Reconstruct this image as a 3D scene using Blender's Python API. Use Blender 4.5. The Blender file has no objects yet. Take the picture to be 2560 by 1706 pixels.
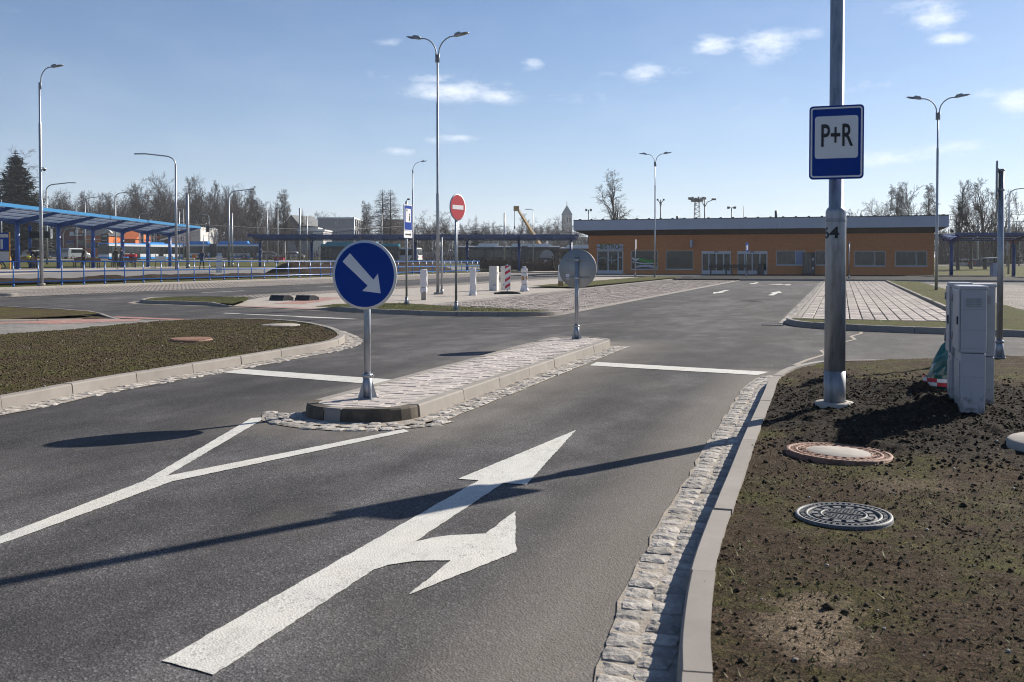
import bpy, math, random
import numpy as np
from mathutils import Vector, Matrix, noise as mnoise

# ------------------------------------------------------------------ camera
# Site axes: X runs across the access road (to the right), Y runs along it towards the station, metres.
YAW = math.radians(18.34); CS, SN = math.cos(YAW), math.sin(YAW)
EYE = 1.3; FPX = 35 / 36 * 2560; HOR = 653.0
sc = bpy.context.scene
COL = sc.collection
PITCH = math.radians(1.34)
cam_d = bpy.data.cameras.new('camera'); cam = bpy.data.objects.new('camera', cam_d); COL.objects.link(cam)
cam_d.lens = 35; cam_d.sensor_width = 36; cam_d.clip_end = 9000; cam_d.clip_start = .05
cam_d.shift_y = (HOR + FPX * math.tan(PITCH) - 853) / 2560
cam.location = (0, 0, EYE); cam.rotation_euler = (math.pi / 2 - PITCH, 0, YAW)
cam_d.dof.use_dof = True; cam_d.dof.focus_distance = 13; cam_d.dof.aperture_fstop = 7.0
sc.camera = cam

# ------------------------------------------------------------------ sky, sun, exposure
SUN_AZ = math.atan2(.517, .856); SUN_EL = math.radians(30)
wld = bpy.data.worlds.new('World'); sc.world = wld; wld.use_nodes = True
def build_world():
    nt = wld.node_tree; N = nt.nodes; L = nt.links; N.clear()
    out = N.new('ShaderNodeOutputWorld'); bg = N.new('ShaderNodeBackground'); L.new(bg.outputs[0], out.inputs[0])
    sky = N.new('ShaderNodeTexSky'); sky.sky_type = 'NISHITA'; sky.sun_disc = False
    sky.sun_elevation = SUN_EL; sky.sun_rotation = SUN_AZ
    sky.air_density = .95; sky.dust_density = .5; sky.ozone_density = 7.0; sky.altitude = 250
    bg.inputs['Strength'].default_value = .060
    tc = N.new('ShaderNodeTexCoord'); sep = N.new('ShaderNodeSeparateXYZ'); L.new(tc.outputs['Generated'], sep.inputs[0])
    def mth(op, a, b=None, c=None, clamp=False):
        m = N.new('ShaderNodeMath'); m.operation = op; m.use_clamp = clamp
        for i, x in enumerate((a, b, c)):
            if x is None: continue
            if isinstance(x, (int, float)): m.inputs[i].default_value = x
            else: L.new(x, m.inputs[i])
        return m.outputs[0]
    az = mth('ARCTAN2', sep.outputs[0], sep.outputs[1]); el = mth('ARCSINE', sep.outputs[2])
    comb = N.new('ShaderNodeCombineXYZ'); L.new(mth('MULTIPLY', az, 1.0), comb.inputs[0]); L.new(mth('MULTIPLY', el, 2.4), comb.inputs[1])
    def noise(scale, det, rough, off):
        mp = N.new('ShaderNodeMapping'); mp.inputs['Location'].default_value = off; L.new(comb.outputs[0], mp.inputs[0])
        n = N.new('ShaderNodeTexNoise'); n.inputs['Scale'].default_value = scale; n.inputs['Detail'].default_value = det; n.inputs['Roughness'].default_value = rough
        L.new(mp.outputs[0], n.inputs['Vector']); return n.outputs['Fac']
    fine = noise(30, 7, .66, (3.1, 1.7, 0)); broad = noise(5, 5, .6, (.4, 7.7, 0))
    # small cumulus puffs: azimuth (deg, clockwise from +Y), elevation, half widths, density
    puffs = [(-21.6, 9.6, 3.0, .62, 1.15), (-19.4, 9.4, 1.5, .5, 1.0), (-22.6, 10.3, 1.6, .4, .8), (-17.1, 11.2, .8, .36, .85), (-25.1, 12.2, 1.1, .28, .55), (-26.0, 10.4, 1.4, .3, .45), (-24.6, 6.2, 1.1, .3, .9), (-27.5, 6.0, .9, .25, .55), (-21.3, 7.0, 1.3, .3, .8), (-23.0, 6.9, .8, .25, .6),
             (-10.8, 10.6, 1.3, .5, 1.05), (-6.9, 11.9, 1.3, .62, 1.1), (-4.1, 11.8, 1.6, .85, 1.1), (-2.0, 12.3, 1.2, .5, .6), (4.6, 12.7, 1.3, .75, 1.1), (5.3, 11.5, 1.0, .42, 1.0), (3.4, 13.4, 1.6, .5, .7), (8.6, 8.1, 1.5, .8, .95), (7.2, 8.6, 1.2, .5, .6), (-9.3, 10.6, 1.1, .3, .55),
             (2.3, 5.5, 2.4, .5, .9), (5.6, 5.9, 2.0, .5, .75), (-.6, 5.6, 1.6, .4, .6), (-12.9, 10.5, 1.0, .25, .5), (-14.0, 9.4, 2.4, .5, .45), (-5, 8.6, 3.2, .6, .4), (1, 9.4, 2.6, .6, .42), (14, 11, 2.5, 1.0, .8), (-48, 13, 3, 1, .6), (40, 16, 5, 1.6, .8), (80, 14, 4, 1.4, .8), (130, 15, 6, 1.6, .8), (-110, 17, 5, 1.5, .8), (170, 12, 5, 1.4, .8), (-150, 20, 5, 2, .8)]
    tot = None
    for a0, e0, sa, se, dn in puffs:
        a0, e0, sa, se = [math.radians(q) for q in (a0, e0, sa, se)]
        dx = mth('MULTIPLY', mth('SUBTRACT', az, a0), 1 / sa); dy = mth('MULTIPLY', mth('SUBTRACT', el, e0), 1 / se)
        r2 = mth('ADD', mth('MULTIPLY', dx, dx), mth('MULTIPLY', dy, dy))
        g = mth('MULTIPLY', mth('POWER', 2.718, mth('MULTIPLY', r2, -.8)), dn)
        tot = g if tot is None else mth('MAXIMUM', tot, g)
    puff = mth('MULTIPLY', mth('SUBTRACT', mth('ADD', tot, mth('MULTIPLY', mth('SUBTRACT', fine, .5), 2.3)), .36), 1.05, clamp=True)
    puff = mth('MULTIPLY', puff, mth('MULTIPLY', tot, 1.25, clamp=True))
    veil = mth('MULTIPLY', mth('MULTIPLY', mth('SUBTRACT', broad, .46), 1.3, clamp=True), mth('POWER', 2.718, mth('MULTIPLY', mth('MAXIMUM', el, 0), -3.2)))
    cloud = mth('MAXIMUM', mth('MULTIPLY', puff, .95), mth('MULTIPLY', veil, .40))
    # milky band of distant air low over the horizon, all the way round
    low = mth('MULTIPLY', mth('POWER', 2.718, mth('MULTIPLY', mth('MAXIMUM', el, 0), -9.5)), .60)
    cloud = mth('SUBTRACT', 1, mth('MULTIPLY', mth('SUBTRACT', 1, cloud), mth('SUBTRACT', 1, low)))
    mix = N.new('ShaderNodeMix'); mix.data_type = 'RGBA'
    L.new(cloud, mix.inputs[0]); L.new(sky.outputs[0], mix.inputs[6]); mix.inputs[7].default_value = (10.0, 10.8, 12.0, 1)
    L.new(mix.outputs[2], bg.inputs['Color'])
build_world()
sun_d = bpy.data.lights.new('sun', 'SUN'); sun_d.energy = 5.0; sun_d.angle = math.radians(.53); sun_d.color = (1, .93, .82)
sun = bpy.data.objects.new('sun', sun_d); COL.objects.link(sun)
sdir = Vector((math.sin(SUN_AZ) * math.cos(SUN_EL), math.cos(SUN_AZ) * math.cos(SUN_EL), math.sin(SUN_EL)))
sun.rotation_euler = sdir.to_track_quat('Z', 'Y').to_euler(); sun.location = (40, 60, 60)
vs = sc.view_settings; vs.view_transform = 'Standard'; vs.look = 'None'; vs.exposure = 0.74; vs.gamma = 1; vs.use_curve_mapping = False
sc.cycles.use_denoising = True; sc.cycles.max_bounces = 6; sc.cycles.diffuse_bounces = 3; sc.cycles.glossy_bounces = 3
sc.cycles.transparent_max_bounces = 6; sc.cycles.use_adaptive_sampling = True; sc.cycles.adaptive_threshold = .01
sc.cycles.sample_clamp_indirect = 6; sc.cycles.pixel_filter_type = 'BLACKMAN_HARRIS'; sc.cycles.filter_width = 1.05

# ------------------------------------------------------------------ helpers
RND = random.Random(11)
def spot(px, d):            # site X, Y of a thing seen d metres ahead at image column px
    cx = (px - 1280) / FPX * d
    return (cx * CS - d * SN, cx * SN + d * CS)
def zof(py, d): return EYE - (py - HOR) / FPX * d
def grd(px, py, z=0):       # site X, Y where the sight line meets a level of height z
    d = (EYE - z) * FPX / (py - HOR)
    return spot(px, d)
def sstep(x): x = max(0., min(1., x)); return x * x * (3 - 2 * x)
def zt(x, y):               # height of the terrain
    z = .2 * sstep((-36 - x) / 1.2) * sstep((y - 18) / 12) + .45 * sstep((-42 - x) / 20) * sstep((y - 25) / 25) + .009 * max(0, -66 - x) * sstep((y - 25) / 40)
    return z + .0105 * max(0, y - 112) * (1 if y < 320 else 0) + (0 if y < 320 else .0105 * 208 + .004 * (y - 320) if y < 1500 else .0105 * 208 + .004 * 1180)

class MB:
    def __init__(s): s.v = []; s.f = []; s.m = []; s.s = []
    def add(s, vs, fs, mi=0, sm=False):
        b = len(s.v); s.v.extend([tuple(q) for q in vs])
        for f in fs: s.f.append(tuple(b + i for i in f)); s.m.append(mi); s.s.append(sm)
        return s
    def box(s, x0, x1, y0, y1, z0, z1, mi=0, rz=0, c=None):
        vs = [(x, y, z) for z in (z0, z1) for y in (y0, y1) for x in (x0, x1)]
        if rz:
            cx, cy = c if c else ((x0 + x1) / 2, (y0 + y1) / 2); k, n = math.cos(rz), math.sin(rz)
            vs = [(cx + (x - cx) * k - (y - cy) * n, cy + (x - cx) * n + (y - cy) * k, z) for x, y, z in vs]
        return s.add(vs, [(0, 2, 3, 1), (4, 5, 7, 6), (0, 1, 5, 4), (2, 6, 7, 3), (0, 4, 6, 2), (1, 3, 7, 5)], mi)
    def tube(s, pts, r, n=8, mi=0, caps=True, sm=True):
        P = [Vector(p) for p in pts]; R = r if isinstance(r, (list, tuple)) else [r] * len(P)
        b = len(s.v); prev = None
        for i, p in enumerate(P):
            d = (P[min(i + 1, len(P) - 1)] - P[max(i - 1, 0)])
            if d.length < 1e-9: d = Vector((0, 0, 1))
            d.normalize()
            if prev is None: a = d.cross(Vector((0, 0, 1)) if abs(d.z) < .95 else Vector((1, 0, 0))).normalized()
            else: a = (prev - d * prev.dot(d)).normalized()
            prev = a; c = d.cross(a)
            for k in range(n):
                t = 2 * math.pi * k / n; q = p + (a * math.cos(t) + c * math.sin(t)) * R[i]; s.v.append((q.x, q.y, q.z))
        for i in range(len(P) - 1):
            for k in range(n):
                k2 = (k + 1) % n; s.f.append((b + i * n + k, b + i * n + k2, b + (i + 1) * n + k2, b + (i + 1) * n + k)); s.m.append(mi); s.s.append(sm)
        if caps:
            s.f.append(tuple(b + k for k in reversed(range(n)))); s.m.append(mi); s.s.append(False)
            e = b + (len(P) - 1) * n; s.f.append(tuple(e + k for k in range(n))); s.m.append(mi); s.s.append(False)
        return s
    def cyl(s, p0, p1, r0, r1=None, n=12, mi=0): return s.tube([p0, p1], [r0, r0 if r1 is None else r1], n, mi)
    def prism(s, poly, z0, z1, mi=0):
        n = len(poly)
        if sum(poly[i][0] * poly[(i + 1) % n][1] - poly[(i + 1) % n][0] * poly[i][1] for i in range(n)) < 0: poly = poly[::-1]
        vs = [(x, y, z0) for x, y in poly] + [(x, y, z1) for x, y in poly]
        return s.add(vs, [tuple(range(n))[::-1], tuple(range(n, 2 * n))] + [(i, (i + 1) % n, n + (i + 1) % n, n + i) for i in range(n)], mi)
    def plate(s, poly, y0, y1, mi=0, sm=False):    # outline in x,z, thickness in y
        n = len(poly)
        if sum(poly[i][0] * poly[(i + 1) % n][1] - poly[(i + 1) % n][0] * poly[i][1] for i in range(n)) < 0: poly = poly[::-1]
        vs = [(x, y0, z) for x, z in poly] + [(x, y1, z) for x, z in poly]
        return s.add(vs, [tuple(range(n)), tuple(range(n, 2 * n))[::-1]] + [(i, n + i, n + (i + 1) % n, (i + 1) % n) for i in range(n)], mi, sm)
    def side(s, poly, x0, x1, mi=0):               # outline in y,z, thickness in x
        n = len(poly)
        if sum(poly[i][0] * poly[(i + 1) % n][1] - poly[(i + 1) % n][0] * poly[i][1] for i in range(n)) < 0: poly = poly[::-1]
        vs = [(x0, y, z) for y, z in poly] + [(x1, y, z) for y, z in poly]
        return s.add(vs, [tuple(range(n))[::-1], tuple(range(n, 2 * n))] + [(i, (i + 1) % n, n + (i + 1) % n, n + i) for i in range(n)], mi)
    def sheet(s, pts, mi=0): return s.add(pts, [tuple(range(len(pts)))], mi)
    def lathe(s, prof, n=24, c=(0, 0, 0), mi=0, sm=True):
        b = len(s.v)
        for r, z in prof:
            for k in range(n):
                t = 2 * math.pi * k / n; s.v.append((c[0] + r * math.cos(t), c[1] + r * math.sin(t), c[2] + z))
        for i in range(len(prof) - 1):
            for k in range(n):
                k2 = (k + 1) % n; s.f.append((b + i * n + k, b + i * n + k2, b + (i + 1) * n + k2, b + (i + 1) * n + k)); s.m.append(mi); s.s.append(sm)
        return s
    def mesh(s, name, mats):
        me = bpy.data.meshes.new(name); me.from_pydata(s.v, [], s.f)
        for m in (mats if isinstance(mats, (list, tuple)) else [mats]): me.materials.append(m)
        me.polygons.foreach_set('material_index', s.m); me.polygons.foreach_set('use_smooth', s.s); me.update(); return me
    def build(s, name, mats, parent=None, loc=(0, 0, 0), rz=0): return obj(name, s.mesh(name, mats), parent, loc, rz)
def obj(name, me, parent=None, loc=(0, 0, 0), rz=0):
    o = bpy.data.objects.new(name, me); COL.objects.link(o); o.location = loc; o.rotation_euler = (0, 0, rz)
    if parent is not None: o.parent = parent
    return o
def tag(o, label, cat, group=None):
    o['label'] = label; o['category'] = cat
    if group: o['group'] = group
    return o
def thing(name, label, cat, loc=(0, 0, 0), rz=0, group=None):
    o = bpy.data.objects.new(name, None); COL.objects.link(o); o.location = loc; o.rotation_euler = (0, 0, rz); o.empty_display_size = .2
    return tag(o, label, cat, group)
def struct(o): o['kind'] = 'structure'; return o
def stuff(o): o['kind'] = 'stuff'; return o
def copy_tree(o, parent=None):
    c = o.copy(); COL.objects.link(c)
    if parent is not None: c.parent = parent
    for ch in list(o.children): copy_tree(ch, c)
    return c
def bevel(o, w=.01, seg=2):
    m = o.modifiers.new('bevel', 'BEVEL'); m.width = w; m.segments = seg; m.limit_method = 'ANGLE'; return o
def lettering(name, s, size, mat, parent, loc, rot, sx=1.0, bold=0.0, extr=.0015, align='CENTER'):
    cu = bpy.data.curves.new(name, 'FONT'); cu.body = s; cu.size = size; cu.offset = bold; cu.extrude = extr; cu.align_x = align; cu.align_y = 'CENTER'; cu.resolution_u = 3
    t = bpy.data.objects.new(name, cu); COL.objects.link(t); bpy.context.view_layer.update()
    me = bpy.data.meshes.new_from_object(t.evaluated_get(bpy.context.evaluated_depsgraph_get())); bpy.data.objects.remove(t)
    me.materials.clear(); me.materials.append(mat)
    o = obj(name, me, parent, loc); o.rotation_euler = rot; o.scale = (sx, 1, 1); return o
def spline(pts, step=.1):
    P = [np.array(p, float) for p in pts]; P = [2 * P[0] - P[1]] + P + [2 * P[-1] - P[-2]]; out = []
    for i in range(1, len(P) - 2):
        n = max(2, int(np.linalg.norm(P[i + 1] - P[i]) / step))
        for k in range(n):
            t = k / n
            out.append(.5 * (2 * P[i] + (P[i + 1] - P[i - 1]) * t + (2 * P[i - 1] - 5 * P[i] + 4 * P[i + 1] - P[i + 2]) * t * t + (3 * P[i] - P[i - 1] - 3 * P[i + 1] + P[i + 2]) * t ** 3))
    out.append(P[-2]); return [tuple(q) for q in out]
class Path:                 # arc length parametrised polyline
    def __init__(s, pts):
        s.p = np.array(pts, float); d = np.linalg.norm(np.diff(s.p, axis=0), axis=1); s.l = np.concatenate([[0], np.cumsum(d)]); s.L = s.l[-1]
    def at(s, t):
        t = min(max(t, 0), s.L); x = np.interp(t, s.l, s.p[:, 0]); y = np.interp(t, s.l, s.p[:, 1]); e = .06
        a = min(max(t - e, 0), s.L); b = min(t + e, s.L)
        dx = np.interp(b, s.l, s.p[:, 0]) - np.interp(a, s.l, s.p[:, 0]); dy = np.interp(b, s.l, s.p[:, 1]) - np.interp(a, s.l, s.p[:, 1]); k = math.hypot(dx, dy) or 1
        return x, y, dx / k, dy / k
    def off(s, t, o): x, y, dx, dy = s.at(t); return x + dy * o, y - dx * o      # o > 0: to the right of travel
    def offset(s, o, step=.12): n = max(2, int(s.L / step)); return [s.off(s.L * i / n, o) for i in range(n + 1)]
_lat = np.random.RandomState(5).rand(256, 256)
def vnoise(x, y):
    xi = np.floor(x).astype(int); yi = np.floor(y).astype(int); fx = x - xi; fy = y - yi; fx = fx * fx * (3 - 2 * fx); fy = fy * fy * (3 - 2 * fy)
    a = _lat[xi % 256, yi % 256]; b = _lat[(xi + 1) % 256, yi % 256]; c = _lat[xi % 256, (yi + 1) % 256]; d = _lat[(xi + 1) % 256, (yi + 1) % 256]
    return (a * (1 - fx) + b * fx) * (1 - fy) + (c * (1 - fx) + d * fx) * fy
def fbm(x, y, o=4):
    t = 0; a = .5
    for i in range(o): t = t + a * vnoise(x * 2 ** i + 17.3 * i, y * 2 ** i + 9.1 * i); a *= .5
    return t
def inside(x, y, poly):
    r = np.zeros(np.shape(x), bool); n = len(poly)
    for i in range(n):
        x0, y0 = poly[i]; x1, y1 = poly[(i + 1) % n]
        if y0 == y1: continue
        c = ((y0 > y) != (y1 > y)) & (x < (x1 - x0) * (y - y0) / (y1 - y0) + x0); r ^= c
    return r

# ------------------------------------------------------------------ materials
def nodes(name):
    m = bpy.data.materials.new(name); m.use_nodes = True; nt = m.node_tree; b = nt.nodes['Principled BSDF']; return m, nt, b
def nd(nt, kind, **kw):
    n = nt.nodes.new(kind)
    for k, v in kw.items():
        if hasattr(n, k) and k not in ('Scale', 'Detail'): setattr(n, k, v)
        else:
            i = n.inputs[k]
            if hasattr(v, 'is_linked') or isinstance(v, bpy.types.NodeSocket): nt.links.new(v, i)
            else: i.default_value = v
    return n
def coords(nt): return nt.nodes.new('ShaderNodeTexCoord').outputs['Object']
def wcoords(nt): return nt.nodes.new('ShaderNodeNewGeometry').outputs['Position']
def mapped(nt, vec, scale=(1, 1, 1), loc=(0, 0, 0)):
    m = nt.nodes.new('ShaderNodeMapping'); nt.links.new(vec, m.inputs[0]); m.inputs['Scale'].default_value = scale; m.inputs['Location'].default_value = loc; return m.outputs[0]
def noi(nt, vec, scale, det=4, rough=.55):
    n = nt.nodes.new('ShaderNodeTexNoise'); n.inputs['Scale'].default_value = scale; n.inputs['Detail'].default_value = det; n.inputs['Roughness'].default_value = rough
    nt.links.new(vec, n.inputs['Vector']); return n.outputs['Fac']
def ramp(nt, fac, *stops):
    r = nt.nodes.new('ShaderNodeValToRGB'); nt.links.new(fac, r.inputs[0]); e = r.color_ramp.elements
    while len(e) < len(stops): e.new(.5)
    for i, (p, c) in enumerate(stops):
        e[i].position = p; e[i].color = (c, c, c, 1) if isinstance(c, (int, float)) else (*c, 1)
    return r.outputs[0]
def mixc(nt, fac, a, b, mode='MIX'):
    m = nt.nodes.new('ShaderNodeMix'); m.data_type = 'RGBA'; m.blend_type = mode
    for i, x in ((0, fac), (6, a), (7, b)):
        if isinstance(x, (int, float)): m.inputs[i].default_value = x
        elif isinstance(x, tuple): m.inputs[i].default_value = (*x, 1)
        else: nt.links.new(x, m.inputs[i])
    return m.outputs[2]
def mt(nt, op, a, b=None, c=None, clamp=False):
    m = nt.nodes.new('ShaderNodeMath'); m.operation = op; m.use_clamp = clamp
    for i, x in enumerate((a, b, c)):
        if x is None: continue
        if isinstance(x, (int, float)): m.inputs[i].default_value = x
        else: nt.links.new(x, m.inputs[i])
    return m.outputs[0]
def bump(nt, b, h, strength=.3, dist=.01):
    n = nt.nodes.new('ShaderNodeBump'); n.inputs['Strength'].default_value = strength; n.inputs['Distance'].default_value = dist; nt.links.new(h, n.inputs['Height']); nt.links.new(n.outputs[0], b.inputs['Normal'])
def M(name, col, rough=.6, metal=0., var=.12, vs=3., bmp=0., bs=60., spec=.5, stretch=(1, 1, 1), world=False):
    m, nt, b = nodes(name); v = mapped(nt, wcoords(nt) if world else coords(nt), stretch)
    n = noi(nt, v, vs, 5, .6)
    lo = tuple(c * (1 - var) for c in col); hi = tuple(min(1, c * (1 + var)) for c in col)
    nt.links.new(ramp(nt, n, (.3, lo), (.7, hi)), b.inputs['Base Color'])
    b.inputs['Roughness'].default_value = rough; b.inputs['Metallic'].default_value = metal; b.inputs['Specular IOR Level'].default_value = spec
    if bmp: bump(nt, b, noi(nt, v, bs, 4, .6), bmp, .004)
    return m
def rnd_tint(nt, col, amt):
    i = nt.nodes.new('ShaderNodeObjectInfo'); f = mt(nt, 'MULTIPLY_ADD', i.outputs['Random'], 2 * amt, 1 - amt)
    c = nt.nodes.new('ShaderNodeCombineXYZ')
    for k in range(3): nt.links.new(f, c.inputs[k])
    return mixc(nt, 1.0, col, c.outputs[0], 'MULTIPLY')
def stone(name, col, tint=.15, var=.25, vs=14., rough=.85, bmp=.5, bs=60., dist=.006):
    m, nt, b = nodes(name); v = wcoords(nt)
    n = noi(nt, v, vs, 6, .65); lo = tuple(c * (1 - var) for c in col); hi = tuple(c * (1 + var) for c in col)
    c = ramp(nt, n, (.3, lo), (.7, hi)); c = mixc(nt, mt(nt, 'MULTIPLY', noi(nt, v, 1.1, 4), .5), c, tuple(q * .72 for q in col))
    nt.links.new(rnd_tint(nt, c, tint), b.inputs['Base Color']); b.inputs['Roughness'].default_value = rough; b.inputs['Specular IOR Level'].default_value = .3
    bump(nt, b, noi(nt, v, bs, 5, .65), bmp, dist); return m
def make_asphalt(name, base, near=True):
    m, nt, b = nodes(name); v = wcoords(nt)
    big = noi(nt, mapped(nt, v, (.8, .22, 1)), .55, 5, .62); mid = noi(nt, mapped(nt, v, (1, .55, 1)), 2.2, 5, .6)
    c = ramp(nt, mt(nt, 'ADD', mt(nt, 'MULTIPLY', big, .6), mt(nt, 'MULTIPLY', mid, .4)), (.36, tuple(q * .58 for q in base)), (.5, base), (.63, tuple(q * 1.9 for q in base)))
    # aggregate: light and dark chippings
    vo = nt.nodes.new('ShaderNodeTexVoronoi'); nt.links.new(v, vo.inputs['Vector']); vo.inputs['Scale'].default_value = 125
    sp = nt.nodes.new('ShaderNodeSeparateColor'); nt.links.new(vo.outputs['Color'], sp.inputs[0])
    chip = ramp(nt, sp.outputs[0], (.0, .45), (.55, .9), (.85, 1.15), (1.0, 2.1))
    c = mixc(nt, .85, c, chip, 'MULTIPLY')
    sx_ = nt.nodes.new('ShaderNodeSeparateXYZ'); nt.links.new(v, sx_.inputs[0]); trk = None
    for tx in (-1.38, -2.62, -5.05, -6.3):
        q = mt(nt, 'SUBTRACT', 1, mt(nt, 'DIVIDE', mt(nt, 'ABSOLUTE', mt(nt, 'SUBTRACT', mt(nt, 'ADD', sx_.outputs[0], mt(nt, 'MULTIPLY', mt(nt, 'SUBTRACT', big, .5), .5)), tx)), .22), clamp=True); trk = q if trk is None else mt(nt, 'MAXIMUM', trk, q)
    c = mixc(nt, mt(nt, 'MULTIPLY', mt(nt, 'MULTIPLY', trk, noi(nt, mapped(nt, v, (2, .4, 1), (1, 9, 0)), 1.4, 4, .6)), .55), c, tuple(q * .55 for q in base))
    drip = mt(nt, 'MULTIPLY', mt(nt, 'SUBTRACT', noi(nt, mapped(nt, v, (1, 1, 1), (2, 5, 0)), 7.5, 2, .4), .74), 14, clamp=True); c = mixc(nt, mt(nt, 'MULTIPLY', drip, .55), c, (.018, .018, .019))
    # dust that gathers round the island, in the gutters and in scuffed patches
    sep = nt.nodes.new('ShaderNodeSeparateXYZ'); nt.links.new(v, sep.inputs[0]); x, y = sep.outputs[0], sep.outputs[1]
    def boxdist(cx, hx, cy, hy):
        qx = mt(nt, 'MAXIMUM', mt(nt, 'SUBTRACT', mt(nt, 'ABSOLUTE', mt(nt, 'SUBTRACT', x, cx)), hx), 0); qy = mt(nt, 'MAXIMUM', mt(nt, 'SUBTRACT', mt(nt, 'ABSOLUTE', mt(nt, 'SUBTRACT', y, cy)), hy), 0)
        return mt(nt, 'SQRT', mt(nt, 'ADD', mt(nt, 'MULTIPLY', qx, qx), mt(nt, 'MULTIPLY', qy, qy)))
    d = boxdist(-3.65, .50, 11.2, 4.1)
    near_is = mt(nt, 'SUBTRACT', 1, mt(nt, 'DIVIDE', d, 1.1), clamp=True); near_is = mt(nt, 'POWER', near_is, 1.3)
    d2 = boxdist(-.9, .1, 6, 6); gut = mt(nt, 'SUBTRACT', 1, mt(nt, 'DIVIDE', d2, .45), clamp=True)
    patch = mt(nt, 'MULTIPLY', mt(nt, 'SUBTRACT', noi(nt, mapped(nt, v, (1, .5, 1), (3, 1, 0)), .9, 6, .68), .5), 2.6, clamp=True)
    dust = mt(nt, 'MAXIMUM', mt(nt, 'MULTIPLY', near_is, mt(nt, 'MULTIPLY_ADD', mid, 1.0, .35)), mt(nt, 'MAXIMUM', mt(nt, 'MULTIPLY', gut, .75), mt(nt, 'MULTIPLY', patch, .55)))
    dust = mt(nt, 'MULTIPLY', dust, mt(nt, 'MULTIPLY_ADD', noi(nt, v, 40, 3), .9, .45), clamp=True)
    c = mixc(nt, mt(nt, 'MULTIPLY', dust, .8), c, (.23, .205, .175))
    # small pale scuffs
    sc_ = mt(nt, 'MULTIPLY', mt(nt, 'SUBTRACT', noi(nt, mapped(nt, v, (1.0, 3.2, 1), (7, 2, 0)), 3.3, 3, .5), .72), 9, clamp=True)
    c = mixc(nt, mt(nt, 'MULTIPLY', sc_, .45), c, (.26, .22, .18))
    nt.links.new(c, b.inputs['Base Color']); b.inputs['Roughness'].default_value = .85; b.inputs['Specular IOR Level'].default_value = .18
    h = mt(nt, 'ADD', mt(nt, 'MULTIPLY', vo.outputs['Distance'], .8), mt(nt, 'MULTIPLY', noi(nt, v, 260, 2), .5))
    bump(nt, b, h, .55, .006); return m
def make_paint(name, col=(.60, .585, .54), wear=.5):
    m, nt, b = nodes(name); v = wcoords(nt)
    n = noi(nt, v, 6, 5, .65); c = ramp(nt, n, (.3, tuple(q * .84 for q in col)), (.7, col))
    vo = nt.nodes.new('ShaderNodeTexVoronoi'); nt.links.new(v, vo.inputs['Vector']); vo.inputs['Scale'].default_value = 110
    sp = nt.nodes.new('ShaderNodeSeparateColor'); nt.links.new(vo.outputs['Color'], sp.inputs[0])
    pit = mt(nt, 'MULTIPLY', mt(nt, 'SUBTRACT', mt(nt, 'ADD', sp.outputs[1], mt(nt, 'MULTIPLY', noi(nt, v, 2.4, 5, .6), .9)), 1.28), 6, clamp=True)
    c = mixc(nt, mt(nt, 'MULTIPLY', pit, wear), c, (.10, .095, .09))
    scf = mt(nt, 'MULTIPLY', mt(nt, 'SUBTRACT', noi(nt, mapped(nt, v, (5, .9, 1), (3, 3, 0)), 2.6, 6, .7), .53), 5, clamp=True); c = mixc(nt, mt(nt, 'MULTIPLY', scf, .42), c, (.20, .19, .175))
    yel = mt(nt, 'MULTIPLY', mt(nt, 'SUBTRACT', noi(nt, v, 1.7, 3), .5), 2.5, clamp=True); c = mixc(nt, mt(nt, 'MULTIPLY', yel, .3), c, (.62, .55, .42))
    nt.links.new(c, b.inputs['Base Color']); b.inputs['Roughness'].default_value = .7; bump(nt, b, vo.outputs['Distance'], .35, .005); return m
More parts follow.
